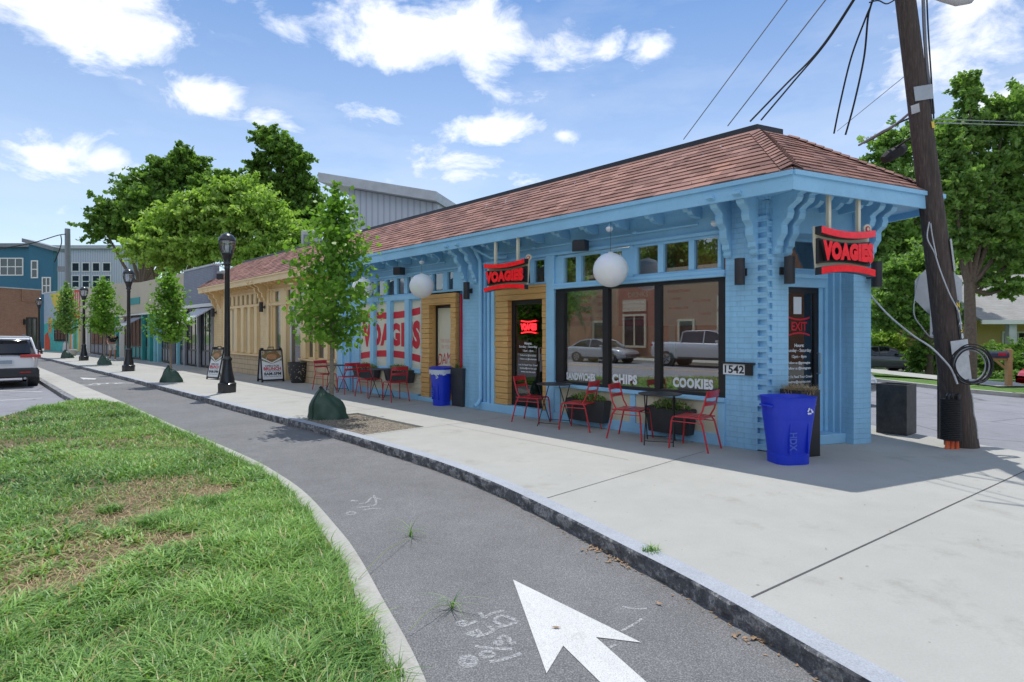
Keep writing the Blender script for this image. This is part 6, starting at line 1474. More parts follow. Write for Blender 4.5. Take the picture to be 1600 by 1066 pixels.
# stop sign from behind
ss = thing('stop_sign', 'back of a grey octagonal stop sign on a thin post behind the leaning pole', 'road sign', (6.48, 8.72, 0)); MB().box(-.03, .03, -.02, .02, 0, 2.65).build('post', paint('brown_post', (.05, .045, .045), .6), ss)
mb = MB(); mb.prism([(.36*math.cos(PI/8+k*PI/4)/math.cos(PI/8)*1.0, 2.25+.36*math.sin(PI/8+k*PI/4)/math.cos(PI/8)) for k in range(8)], .03, .034, 'y'); mb.build('octagon_plate', M['lightgrey'], ss)
mb = MB(); mb.box(-.17, -.05, -.026, -.022, 1.55, 1.97); sb_ = mb.build('sticker_board', M['lightgrey'], ss); mb = MB()
for z, r_ in ((1.88, .045), (1.8, .04), (1.6, .04)): mb.tube([(-.1, -.028, z), (-.1, -.031, z)], r_, 12)
mb.build('sticker', paint('dark_sticker', (.08, .09, .16), .5, .5, 30), sb_)
MB().box(-.13, -.07, -.03, .03, 2.63, 2.72).build('cap_bracket', M['ivory'], ss)

# ================================================================ VEHICLES
def carpaint(name, c, metal=.3): m = paint(name, c, .3, .02, 1, metal, 0, coat=1.0, dirt=0); return m
M['carglass'] = paint('dark_car_glass', (.015, .017, .02), .06, .1, 1, bump=0, dirt=0, coat=.6)
M['trim'] = paint('dark_car_trim', (.03, .032, .036), .5, .1, 4, dirt=0); M['lampred'] = paint('tail_lamp_red', (.45, .01, .015), .15, .1, 2, bump=0, dirt=0, coat=1); M['headlamp'] = paint('headlamp_clear', (.6, .62, .65), .12, .1, 2, bump=0, dirt=0, coat=1)
def car(name, label, cat, loc_, rz_, Lx, W, H, hood, roof, belt, pt, group=None, wheel_r=.33, sill=.24, cladding=True, wx=None, bed=None):
    """hood: body top outline [(x,z)], roof: glasshouse outline [(x,z)] front=+x"""
    r = thing(name, label, cat, loc_, rz_, group); hw = W/2
    xs = sorted(set([p[0] for p in hood]+[-Lx/2+.02, -Lx/2+.12, Lx/2-.02, Lx/2-.15]+list(np.linspace(-Lx/2+.3, Lx/2-.3, 14)))); xh = [p[0] for p in hood]; zh = [p[1] for p in hood]; V = []; F = []
    rings = 12
    for x in xs:
        zt = float(np.interp(x, xh, zh)); e = max(0, (abs(x)-Lx/2+.45)/.45); tw = hw*(1-.16*e*e); zb = sill+.10*e
        half = [(0, zb), (tw*.85, zb), (tw*.96, zb+.05), (tw*.99, zb+.2), (tw, (zb+zt)/2+.05), (tw*.985, zt-.14), (tw*.94, zt-.04), (tw*.86, zt), (0, zt+.03)]
        ring_ = [(x, a, b) for a, b in half]+[(x, -a, b) for a, b in half[-2:0:-1]]; rings = len(ring_); V += ring_
    for i in range(len(xs)-1):
        for k in range(rings): F.append((i*rings+k, (i+1)*rings+k, (i+1)*rings+(k+1) % rings, i*rings+(k+1) % rings))
    F.append(tuple(range(rings))); F.append(tuple(reversed(range((len(xs)-1)*rings, len(xs)*rings)))); mb = MB(); mb.add(V, F); body = mb.build('body', pt, r, smooth=True)
    # glasshouse: dark glass core with painted roof and pillars
    rx = [p[0] for p in roof]; rz2 = [p[1] for p in roof]; zb = belt
    gxs = list(np.linspace(rx[0], rx[-1], 22)); V = []; F = []
    for x in gxs:
        zt = float(np.interp(x, rx, rz2)); t = (zt-zb)/(H-zb); wt = hw*(.93-.17*t); half = [(0, zb-.06), (hw*.93, zb-.06), (hw*.93, zb), (wt+.01, zt-.05), (wt*.93, zt-.012), (0, zt)]
        half = [(a, max(b, zb-.06)) for a, b in half]; V += [(x, a, b) for a, b in half]+[(x, -a, b) for a, b in half[-2:0:-1]]
    q = 10
    for i in range(len(gxs)-1):
        for k in range(q): F.append((i*q+k, (i+1)*q+k, (i+1)*q+(k+1) % q, i*q+(k+1) % q))
    F += [tuple(range(q)), tuple(reversed(range((len(gxs)-1)*q, len(gxs)*q)))]; mb = MB(); mb.add(V, F); mb.build('windows', M['carglass'], r, smooth=True)
    # roof skin
    V = []; F = []; n = 0; keep = [x for x in gxs if np.interp(x, rx, rz2) > H-.16]
    for x in keep:
        zt = float(np.interp(x, rx, rz2)); t = (zt-zb)/(H-zb); wt = hw*(.93-.17*t)+.012; V += [(x, -wt, zt-.075), (x, -wt*.93, zt), (x, 0, zt+.018), (x, wt*.93, zt), (x, wt, zt-.075)]
    for i in range(len(keep)-1):
        for k in range(4): F.append((i*5+k, (i+1)*5+k, (i+1)*5+k+1, i*5+k+1))
    mb = MB(); mb.add(V, F)
    mb.build('roof', pt, r, smooth=True)
    for sy in (-1, 1):
        pm = MB()
        for x0 in (rx[0], rx[-1]):
            pts = [p for p in roof if (p[0] <= 0) == (x0 < 0)]
            pts = pts if x0 < 0 else pts[::-1]; ps = []
            for x, z in pts[:3]: t = (z-zb)/(H-zb); ps.append((x, sy*hw*(.935-.17*t), z-.02))
            if len(ps) > 1: pm.tube(ps, .035, 6)
        xm = (rx[0]+rx[-1])/2; pm.tube([(xm, sy*hw*.935, zb-.02), (xm, sy*hw*.775, H-.05)], .03, 6); pm.build('pillar', pt, r, smooth=True)
        MB().box(rx[-1]-.55, rx[-1]-.38, sy*hw*1.0-.02, sy*hw*1.0+sy*.14 if sy > 0 else sy*hw*1.0+.02, zb, zb+.13).build('mirror', pt, r, bevel=.02) if sy > 0 else MB().box(rx[-1]-.55, rx[-1]-.38, -hw-.14, -hw+.02, zb, zb+.13).build('mirror', pt, r, bevel=.02)
        hl = MB(); e0 = float(np.interp(Lx/2-.2, xh, zh)); hl.box(Lx/2-.38, Lx/2-.05, sy*hw*.62-.17, sy*hw*.62+.17, e0-.22, e0-.08); hl.build('headlight', M['headlamp'], r, bevel=.03)
        tl = MB(); e1 = float(np.interp(-Lx/2+.1, xh, zh)); tl.box(-Lx/2-.0, -Lx/2+.22, sy*hw*.72-.2, sy*hw*.72+.2, e1-.24, e1-.10); tl.build('tail_light', M['lampred'], r, bevel=.03)
    wx = wx or (Lx*.3, -Lx*.29)
    for x in wx:
        for sy in (-1, 1):
            y0 = sy*hw*.99; am = MB(); am.tube([(x, y0-sy*.26, wheel_r+.02), (x, y0+sy*.004, wheel_r+.02)], wheel_r+.07, 24); am.build('wheel_arch', M['trim'], r)
            wm = MB(); wm.tube([(x, y0-sy*.22, wheel_r), (x, y0-sy*.19, wheel_r), (x, y0-sy*.0, wheel_r), (x, y0+sy*.02, wheel_r)], [wheel_r*.93, wheel_r, wheel_r, wheel_r*.94], 28); w_ = wm.build('wheel', M['rubber'], r, smooth=True)
            rm = MB(); rm.tube([(x, y0+sy*.018, wheel_r), (x, y0+sy*.026, wheel_r)], wheel_r*.66, 24); rm.build('rim', M['steel'], w_)
            hb = MB()
            for k in range(5):
                a = k*1.2566+.6; hb.tube([(x+.06*math.cos(a), y0+sy*.03, wheel_r+.06*math.sin(a)), (x+wheel_r*.55*math.cos(a), y0+sy*.03, wheel_r+wheel_r*.55*math.sin(a))], .035, 5)
            hb.build('spoke_gap', M['trim'], w_)
    if cladding:
        mb = MB(); mb.box(-Lx*.2, Lx*.2, -hw*1.004, hw*1.004, sill, sill+.12); mb.build('side_sill', M['trim'], r, bevel=.02)
    gm_ = MB().box(Lx/2-.05, Lx/2+.012, -hw*.45, hw*.45, .32, .52); gm_.build('grille', M['trim'], r, bevel=.02)
    return r
SED_H = [(-2.3, .62), (-2.22, .92), (-1.7, 1.0), (.6, .96), (1.1, .93), (1.9, .80), (2.2, .68), (2.3, .5)]; SED_R = [(-1.75, .98), (-1.15, 1.32), (-.5, 1.44), (.15, 1.44), (.6, 1.3), (1.15, .95)]
# white crossover with its rear towards the camera
suvp = carpaint('white_car_paint', (.72, .73, .75), .0)
rc_ = P*0
hd = math.atan2(U.y, U.x); v = fw(21.4, 7.12, -.2); cctr = v+U*2.3
suv = car('parked_suv', 'white crossover parked with its tail to the camera at the left edge', 'car', (cctr.x, cctr.y, -.2), hd, 4.6, 1.86, 1.70,
    [(-2.3, .55), (-2.28, 1.0), (-2.1, 1.08), (1.0, 1.06), (1.3, 1.03), (2.05, .93), (2.25, .8), (2.3, .6)], [(-2.18, 1.06), (-1.95, 1.5), (-1.75, 1.66), (-.6, 1.70), (.3, 1.69), (.8, 1.5), (1.35, 1.03)], 1.06, suvp, wheel_r=.36, sill=.3)
for ch in list(suv.children):
    if ch.name.startswith('tail_light'): bpy.data.objects.remove(ch)
for sy in (-1, 1):
    mb = MB(); mb.prism([(-2.35, .99), (-2.35, 1.07), (-2.05, 1.15), (-1.9, 1.13), (-2.1, 1.03)], sy*.93-.03, sy*.93+.01, 'y'); mb.box(-2.33, -2.24, sy*.68-.25, sy*.68+.25, 1.0, 1.1); mb.build('tail_light', M['lampred'], suv, bevel=.015)
MB().box(-2.36, -2.2, -.9, .9, .34, .66).build('rear_bumper', M['trim'], suv, bevel=.05); mb = MB().box(-2.375, -2.34, .42, .7, .50, .54); mb.box(-2.375, -2.34, -.7, -.42, .50, .54); mb.build('reflector', M['lampred'], suv)
lp_ = MB().box(-2.345, -2.32, -.26, .26, .78, .94).build('licence_plate', M['whitevinyl'], suv, bevel=.005); MB().box(-2.35, -2.33, -.24, .24, .8, .92).build('plate_face', paint('plate_blue', (.3, .36, .42), .4), suv)
mb = MB(); mb.box(-2.2, -1.85, -.68, .68, 1.64, 1.69); mb.build('spoiler', suvp, suv, bevel=.02); mb = MB(); mb.add([(-2.225, -.72, 1.14), (-2.225, .72, 1.14), (-2.0, .62, 1.55), (-2.0, -.62, 1.55)], [(3, 2, 1, 0)]); mb.build('rear_window', M['carglass'], suv); 
mb = MB()
for sy in (-1, 1): mb.tube([(-1.7, sy*.62, 1.72), (.5, sy*.62, 1.74)], .02, 6)
mb.build('roof_rail', M['trim'], suv); mb = MB(); mb.tube([(-2.38, -.55, .32), (-2.2, -.55, .32)], .04, 10); mb.build('exhaust', M['steel'], suv)
# silver car mostly hidden by the building, front towards the camera
car('silver_car', 'silver car nose showing between the blue building and the black planter box', 'car', (7.62, 15.6, -.1), -PI/2+.05, 4.6, 1.8, 1.45, SED_H, SED_R, .95, carpaint('silver_car_paint', (.45, .46, .48)))
car('grey_sedan', 'dark grey sedan parked in the far driveway behind the blue building', 'car', (20.9, 33.0, -.58), -.05, 4.5, 1.8, 1.45, SED_H, SED_R, .95, carpaint('dark_grey_car_paint', (.09, .1, .115)))
car('red_car', 'red car front end entering at the right edge of the street', 'car', (15.95, 14.9, -.1), PI, 4.5, 1.8, 1.4, SED_H, SED_R, .95, carpaint('red_car_paint', (.55, .01, .02), .1))
# the two vehicles across the road that show in the shop windows
rh = math.atan2(-U.y, -U.x)
car('silver_sedan', 'silver sedan mirrored in the left lights of the big shop window', 'car', (-24.5, 7.6, -.2), rh, 4.5, 1.8, 1.46, SED_H, SED_R, .95, carpaint('silver_blue_car_paint', (.4, .42, .45)))
pk = car('pickup_truck', 'silver crew cab pickup mirrored in the right light of the big shop window', 'pickup', (-19.7, 2.5, -.2), rh, 5.8, 2.0, 1.95,
    [(-2.9, .7), (-2.88, 1.32), (-1.0, 1.33), (1.3, 1.3), (2.6, 1.22), (2.85, 1.1), (2.9, .7)], [(-1.0, 1.3), (-.95, 1.86), (-.7, 1.93), (.5, 1.95), (1.0, 1.85), (1.6, 1.28)], 1.3, carpaint('silver_truck_paint', (.5, .51, .53)), wheel_r=.42, sill=.42, wx=(1.9, -1.85))
MB().box(-2.75, -1.15, -.82, .82, 1.30, 1.345).build('truck_bed', M['trim'], pk)

# ================================================================ MAILBOX
mbx = thing('mailbox', 'dark mailbox on a brown wooden post across the side street', 'mailbox', (15.0, 17.4, .0)); MB().box(-.07, .07, -.07, .07, 0, 1.12).box(-.55, .12, -.04, .04, .78, .86).build('post', M['postwood'], mbx, bevel=.01)
MB().tube([(-.12, 0, .55), (-.42, 0, .80)], .035, 6).build('brace', M['postwood'], mbx); mb = MB(); n = 10; mb.prism([(-.1, .86), (.1, .86), (.1, .96)]+[(.1*math.cos(PI*i/n), .96+.1*math.sin(PI*i/n)) for i in range(1, n)]+[(-.1, .96)], -.62, -.06, 'x'); mb.build('box', paint('mailbox_blue_black', (.04, .05, .09), .4), mbx); MB().box(-.4, -.15, -.105, -.1, .93, 1.0).build('decal', M['red'], mbx)

# ================================================================ BIG TREES AND SHRUBS
def big_tree(name, label, base, H, clusters, n, size, mat, trunk_r=.3, group=None, limbs=True, seed=1, cat='tree', shell=.55, tmat='trunk', fork=None, down=.1):
    rg = np.random.default_rng(seed); r = thing(name, label, cat, base, 0, group); mb = MB(); fz = fork or H*.3
    if limbs:
        mb.tube([(0, 0, -.1), (.02, 0, fz*.5), (0, .03, fz)], [trunk_r, trunk_r*.85, trunk_r*.75], 12)
        for (x, y, z, rx, ry, rz_) in clusters:
            c = Vector((x, y, z)); s_ = Vector((0, .03, fz*.93)); mid = s_.lerp(c, .5)+Vector((0, 0, -.06*H*.3)); mb.tube([s_, mid, c, c+Vector((x*.12, y*.12, rz_*.5))], [trunk_r*.5, trunk_r*.3, trunk_r*.15, trunk_r*.05], 7)
        mb.build('trunk', M[tmat], r, smooth=True)
    vol = np.array([(c[3]*c[4]*c[5])**.75 for c in clusters]); cnt = (n*vol/vol.sum()).astype(int); P_ = []; T_ = []
    for c, m in zip(clusters, cnt):
        R3 = np.array(c[3:6]); nt_ = max(8, int(m/38)); d0 = rg.normal(0, 1, (nt_, 3)); d0[:, 2] += .25; d0 /= np.linalg.norm(d0, axis=1)[:, None]
        st = d0*(rg.random(nt_)*.45)[:, None]+rg.normal(0, .12, (nt_, 3)); dr = d0+rg.normal(0, .38, (nt_, 3)); dr[:, 2] += .18; dr /= np.linalg.norm(dr, axis=1)[:, None]
        ln_ = .35+.5*rg.random(nt_)+.25*(rg.random(nt_) < .15); k = rg.integers(0, nt_, m); t_ = rg.random(m)**.7; w_ = .085*(1.25-.6*t_)
        q = st[k]+dr[k]*(ln_[k]*t_)[:, None]+rg.normal(0, 1, (m, 3))*w_[:, None]*np.array([1, 1, .8]); q[:, 2] -= .10*t_*t_
        P_.append(q*R3+np.array(c[:3])); T_.append(rg.random(nt_)[k]*.45+rg.random(m)*.4+.15*t_)
    p = np.concatenate(P_); leaves('crown', p, size, M[mat], r, .55, down, np.concatenate(T_)); return r
def tpx(px_, py_, d_, base):      # cluster centre measured at distance d_, relative to the tree base
    v = pz(px_, py_, d_); return (v.x-base[0], v.y-base[1], v.z-(base[2] if len(base) > 2 else 0))
def clus(base, lst, d_):
    out_ = []
    for px_, py_, rpx, rpy in lst:
        k = d_/900; x, y, z = tpx(px_, py_, d_, base); out_.append((x, y+random.uniform(-1, 1)*rpx*k*.3, z, rpx*k, rpx*k, rpy*k))
    return out_
b_ = (-28.5, 47, 0); big_tree('broad_tree', 'broad pale green feathery tree rising behind the far shops', b_, 14, clus(b_, [(250, 360, 46, 36), (300, 345, 50, 38), (350, 335, 55, 44), (405, 340, 55, 45), (445, 370, 46, 40), (280, 395, 60, 30), (340, 390, 60, 34), (420, 400, 60, 34), (225, 385, 35, 28), (380, 305, 40, 26), (310, 318, 34, 22), (480, 400, 28, 26)], 47), 62000, .34, 'leaf_light', .4, 'big trees behind the shops', seed=21, down=.4)
b_ = (-36, 56, 0); big_tree('broad_tree', 'dark green broad tree at the left of the tree group', b_, 20, clus(b_, [(185, 335, 45, 34), (225, 300, 42, 34), (262, 275, 38, 30), (295, 260, 26, 30), (285, 245, 18, 22), (170, 360, 32, 22), (330, 290, 36, 22), (215, 350, 40, 28), (365, 285, 30, 18), (250, 320, 50, 40)], 56), 40000, .42, 'leaf_dark', .45, 'big trees behind the shops', seed=22)
b_ = (-24, 60, 0); big_tree('tall_tree', 'tallest dark green tree of the group, beside the slanted metal roof', b_, 22, clus(b_, [(418, 215, 26, 24), (440, 240, 38, 26), (465, 255, 30, 26), (405, 262, 24, 22), (470, 295, 32, 30), (440, 290, 42, 32), (485, 330, 26, 30), (400, 290, 24, 20), (450, 335, 46, 34), (490, 362, 18, 22)], 60), 32000, .42, 'leaf_dark', .4, 'big trees behind the shops', seed=23)
# trees of the yards on the right
b_ = (16.3, 20.5, 0); big_tree('yard_tree', 'leafy tree with forked trunk in front of the yellow house', b_, 11, clus(b_, [(1510, 150, 26, 40), (1560, 190, 42, 46), (1500, 215, 48, 40), (1590, 260, 50, 50), (1530, 280, 60, 46), (1480, 300, 46, 44), (1600, 330, 50, 44), (1550, 350, 60, 40), (1500, 380, 46, 34), (1580, 405, 44, 24), (1620, 180, 44, 60), (1475, 250, 30, 40), (1545, 440, 30, 16), (1580, 450, 30, 18)], 20.5), 64000, .17, 'leaf_mid', .21, 'trees in the yards at the right', seed=31, fork=3.4)
b_ = (23.4, 31, -.4); big_tree('yard_tree', 'darker tree filling the gap left of the leaning pole', b_, 13, clus(b_, [(1400, 235, 44, 36), (1440, 215, 40, 34), (1385, 300, 50, 44), (1440, 300, 50, 50), (1400, 380, 58, 46), (1370, 430, 50, 40), (1440, 420, 50, 44), (1480, 340, 40, 50), (1390, 480, 50, 26), (1460, 480, 40, 30)], 31), 50000, .25, 'leaf_mid', .3, 'trees in the yards at the right', seed=32)
b_ = (34, 42, -.6); big_tree('yard_tree', 'background tree between the yard trees and the sky', b_, 15, clus(b_, [(1500, 300, 60, 60), (1440, 360, 60, 60), (1560, 400, 80, 60), (1620, 350, 70, 80), (1380, 430, 60, 50), (1330, 470, 60, 40), (1420, 480, 60, 34), (1500, 440, 60, 40)], 42), 42000, .38, 'leaf_dark', .35, 'trees in the yards at the right', seed=33)
def shrub(label, base, lst, d_, n, size, mat, seed): return big_tree('shrub', label, base, 2, clus(base, lst, d_), n, size, M and mat, .06, 'garden shrubs at the right', seed=seed, cat='shrub', fork=.3)
shrub('wide dark clipped hedge shrub in front of the yellow house', (20.7, 24, -.2), [(1555, 562, 40, 22), (1590, 555, 36, 28), (1530, 575, 24, 16), (1610, 575, 40, 26)], 24, 9000, .12, 'leaf_dark', 41)
shrub('rounded pale shrub behind the dark grey sedan', (19, 36, -.6), [(1382, 532, 30, 24), (1405, 545, 24, 18), (1365, 545, 24, 20)], 36, 7000, .16, 'leaf_light', 42)
shrub('dark shrub behind the stop sign post', (19.8, 27, -.4), [(1445, 555, 30, 28), (1470, 560, 24, 26), (1425, 570, 20, 16)], 27, 7000, .13, 'leaf_dark', 43)
shrub('small shrub row under the hedge by the mailbox', (18.2, 21, -.1), [(1545, 590, 18, 10), (1520, 592, 14, 8), (1585, 588, 22, 12)], 21, 3500, .09, 'leaf_mid', 44)

b_ = (19.2, 26.5, -.3); big_tree('yard_tree', 'low branching tree with pale leaves directly left of the pole foot', b_, 7, clus(b_, [(1385, 470, 34, 28), (1420, 500, 36, 26), (1455, 470, 36, 34), (1400, 430, 36, 30), (1450, 420, 40, 36), (1480, 500, 26, 30), (1375, 505, 26, 16)], 26.5), 22000, .17, 'leaf_mid', .16, 'trees in the yards at the right', seed=34, fork=1.6)
# ================================================================ HOUSES AT THE RIGHT
yelw = paint('yellow_siding', (.68, .50, .20), .7, .05); roofg = brickmat('grey_roof_shingle', (.3, .29, .27), (.36, .35, .33), (.2, .2, .19), .3, .14, .004, .9, .2)
hs = thing('yellow_house', 'yellow bungalow with grey roof and pale porch columns behind the hedge', 'house', (24.6, 31, -.5), -.1)
MB().box(0, 12, 0, 8, 0, 3.0).build('wall', yelw, hs); rm = MB(); rm.add([(-.8, -2.2, 2.75), (12.8, -2.2, 2.75), (12.8, 4, 5.6), (-.8, 4, 5.6), (-.8, 10, 2.75), (12.8, 10, 2.75)], [(0, 1, 2, 3), (3, 2, 5, 4), (0, 3, 4), (1, 5, 2)]); rm.build('roof', roofg, hs)
MB().box(-.8, 12.8, -2.2, -2.1, 2.55, 2.76).build('gutter', M['white'], hs)
for x in (.6, 3.6, 6.6): MB().box(x, x+.35, -2.0, -1.7, 0, 2.6).build('porch_column', M['lightgrey'], hs)
for x in (1.6, 4.6): 
    w_ = MB().ring(x, x+1.6, .9, 2.2, .1, -.06, .02).box(x+.76, x+.84, -.05, 0, 1, 2.1).build('window', M['white'], hs); MB().box(x+.08, x+1.52, -.03, -.01, .98, 2.12).build('pane', M['glass_far'], w_)
h2 = thing('grey_house', 'pale sided house half hidden by trees behind the dark sedan', 'house', (17.5, 40, -.6), 0); MB().box(0, 7, 0, 8, 0, 3.2).build('wall', paint('pale_siding', (.5, .52, .5), .7, .05), h2); rm = MB(); rm.add([(-.5, -.6, 3.1), (7.5, -.6, 3.1), (3.5, -.6, 5.8), (-.5, 8.6, 3.1), (7.5, 8.6, 3.1), (3.5, 8.6, 5.8)], [(0, 2, 5, 3), (1, 4, 5, 2), (0, 1, 2), (3, 5, 4)]); rm.build('roof', roofg, h2)
w_ = MB().ring(1.2, 3.4, .9, 2.6, .12, -.06, .02).build('window', M['white'], h2); MB().box(1.3, 3.3, -.03, -.01, 1.0, 2.5).build('pane', M['glass_far'], w_)

# ================================================================ FAR SHOPS ALONG THE ROW
O2 = fw(24.5, 0); A2 = FR+math.radians(45.6-43.0)
M2 = Matrix.Translation(O2) @ Matrix.Rotation(A2, 4, 'Z'); U2 = Vector((math.cos(A2), math.sin(A2), 0))
def S2(px_):
    a = (px_-800)/900; return (O2.x-O2.y*a)/(U2.y*a-U2.x)
M['greybrick'] = brickmat('grey_painted_brick', (.24, .27, .33), (.27, .3, .36), (.17, .19, .24), .21, .075, .008, .7, .5); M['palebeige'] = paint('pale_beige_stucco', (.56, .5, .38), .8, .07, .6); M['teal'] = paint('teal_paint', (.03, .3, .3), .5, .1); M['cyan'] = paint('light_cyan_paint', (.25, .55, .65), .5)
def store(r, s0, s1, z0, z1, n, fm, pm, base=.75, y=-.1, nm='window'):
    wdt = (s1-s0)/n; fr = MB(); fr.ring(s0, s1, z0, z1, .07, y-.03, y+.03)
    for k in range(1, n): fr.box(s0+k*wdt-.035, s0+k*wdt+.035, y-.025, y+.025, z0+.07, z1-.07)
    fr.box(s0+.07, s1-.07, y-.028, y+.028, base, base+.06); w_ = fr.build(nm, fm, r)
    for k in range(n): MB().box(s0+k*wdt+.03, s0+(k+1)*wdt-.03, y-.006, y+.004, base+.05, z1-.06).build('pane', M['glass_far2'], w_)
    MB().box(s0+.07, s1-.07, y-.015, y-.005, z0+.07, base).build('lower_panel', pm, r); return w_
M['glass_far2'] = paint('far_shop_glass', (.035, .04, .045), .03, .3, 3, bump=0, dirt=0, coat=1)
def awning(r, s0, s1, z0, z1, d_, mat):
    mb = MB(); mb.add([(s0, 0, z1), (s1, 0, z1), (s1, d_, z0), (s0, d_, z0), (s0, 0, z1-.04), (s1, 0, z1-.04), (s1, d_, z0-.04), (s0, d_, z0-.04)], [(0, 1, 2, 3), (7, 6, 5, 4), (0, 3, 7, 4), (1, 5, 6, 2), (3, 2, 6, 7)]); mb.box(s0, s1, d_, d_+.02, z0-.2, z0); return mb.build('awning', mat, r)
g_ = thing('grey_shop', 'grey painted brick shop with awning left of the tan shop', 'shop', O2, A2); e = S2(287)
MB().box(.0, e, -7, -.25, 0, 4.3).build('rear_block', M['greybrick'], g_); MB().box(0, e, -.25, 0, 2.95, 4.62).build('wall', M['greybrick'], g_); MB().box(-.02, e, -.3, .04, 4.62, 4.70).build('parapet_coping', M['lightgrey'], g_); MB().box(0, e, -.2, .06, 2.8, 2.95).build('fascia', M['white'], g_)
for s_ in (0, 1.9, e-.25): MB().box(s_, s_+.25, -.25, .03, 0, 2.8).build('pilaster', M['grey'], g_)
store(g_, .25, 1.9, .05, 2.8, 3, M['black'], M['grey']); store(g_, 2.15, e-.25, .05, 2.8, 3, M['black'], M['grey']); awning(g_, .1, 2.3, 2.05, 2.75, 1.1, M['lightgrey'])
b2 = thing('beige_shop', 'long pale beige shop with teal and cyan posts behind the young trees', 'shop', M2 @ Vector((e, 0, 0)), A2); e2 = S2(125)-e; q = lambda p: S2(p)-e
mb = MB(); mb.prism([(0, 2.75), (e2, 2.9), (e2, 5.25), (e2*.55, 4.95), (e2*.3, 4.62), (0, 4.58)], -.25, 0, 'y'); mb.build('wall', M['palebeige'], b2); MB().box(0, e2, -7, -.25, 0, 4.3).build('rear_block', M['palebeige'], b2); MB().box(0, e2, -.1, .08, 2.68, 2.78).build('fascia', M['white'], b2)
MB().box(q(219), q(203), 0, .04, 3.35, 3.75).build('sign_band', M['teal'], b2)
for p_, w_, mt in ((279, .16, 'cyan'), (270, .3, 'grey'), (249, .18, 'cyan'), (243, .16, 'cyan'), (236, .5, 'teal'), (224, .22, 'teal'), (189, .12, 'white'), (183, .5, 'teal'), (137, .35, 'white'), (127, .45, 'palebeige')): MB().box(q(p_), q(p_)+w_, -.2, .06, 0, 2.7).build('post', M[mt], b2)
for a, b_, n, lowm in ((284, 271, 3, 'grey'), (268, 250, 4, 'grey'), (232, 225, 2, 'teal'), (222, 192, 5, 'teal'), (179, 139, 6, 'grey')): store(b2, q(a)+.05, q(b_)-.05, .05, 2.62, n, M['black'], M[lowm])
awning(b2, q(222), q(208), 1.95, 2.55, 1.0, M['grey'])
# mural shop (freely painted shapes)
O3 = M2 @ Vector((S2(125), 0, 0)); A3 = math.atan2(.574, -.819); mu = thing('mural_shop', 'shop with bright painted mural wall in teal, yellow and red at the far left end', 'shop', O3, A3); ml = 8.4
MB().box(0, ml, -6, -.2, 0, 5.0).build('rear_block', M['palebeige'], mu); MB().box(0, ml, -.2, 0, 0, 5.2).build('wall', M['teal2'] if 'teal2' in M else paint('mural_turquoise', (.08, .5, .47), .6, .15), mu)
def blob(pts, mat, y=.006, nm='mural_shape'): mb = MB(); mb.add([(a, y, z) for a, z in pts], [tuple(range(len(pts)))]); mb.build(nm, mat, mu)
mc = {k: paint('mural_'+k, c, .6, .08) for k, c in dict(yellow=(.75, .6, .1), red=(.65, .09, .05), orange=(.8, .3, .05), white=(.65, .66, .68), pale=(.4, .52, .62), purple=(.2, .14, .45), green=(.12, .35, .1)).items()}
blob([(2.0, 3.2), (8.4, 2.4), (8.4, 5.2), (2.0, 5.2)], mc['pale']); blob([(0, 2.7), (1.9, 3.0), (1.9, 5.2), (0, 5.2)], mc['red'], .008)
for k in range(4): blob([(.2+k*.42, 3.4), (.4+k*.42, 3.4), (.36+k*.42, 5.0), (.24+k*.42, 5.0)], mc['white'], .012)
blob([(4.2, 3.0), (5.0, 3.4), (6.2, 4.2), (6.8, 5.1), (4.6, 5.1), (3.4, 4.8), (3.0, 4.0), (3.8, 4.2)], mc['yellow'], .010); blob([(2.2, 3.3), (3.0, 2.9), (3.4, 3.8), (2.6, 4.3)], mc['white'], .011)
blob([(6.9+.45*math.cos(t), 2.3+.75*math.sin(t)) for t in [2*PI*i/18 for i in range(18)]], mc['orange'], .010); blob([(6.9+.25*math.cos(t), 2.2+.3*math.sin(t)) for t in [2*PI*i/14 for i in range(14)]], mc['purple'], .014)
blob([(6.8, .1), (8.3, .1), (8.2, 1.4), (7.5, 1.7), (6.9, 1.0)], mc['red'], .011); blob([(2.4, .1), (3.9, .1), (3.7, .7), (3.1, 1.0), (2.5, .6)], mc['white'], .012)
for s_, mt in ((.15, 'yellow'), (.9, 'green'), (1.5, 'white')): blob([(s_, .1), (s_+.35, .1), (s_+.3, 2.6), (s_+.05, 2.6)], mc[mt], .013)
blob([(1.9, .1), (2.3, .1), (2.3, 2.6), (1.9, 2.6)], mc['orange'], .013)
store(mu, 2.6, 5.6, .9, 2.7, 4, M['black'], M['teal'], 1.0, .06)
MB().box(0, ml, -.25, .05, 5.2, 5.28).build('parapet_coping', M['white'], mu)
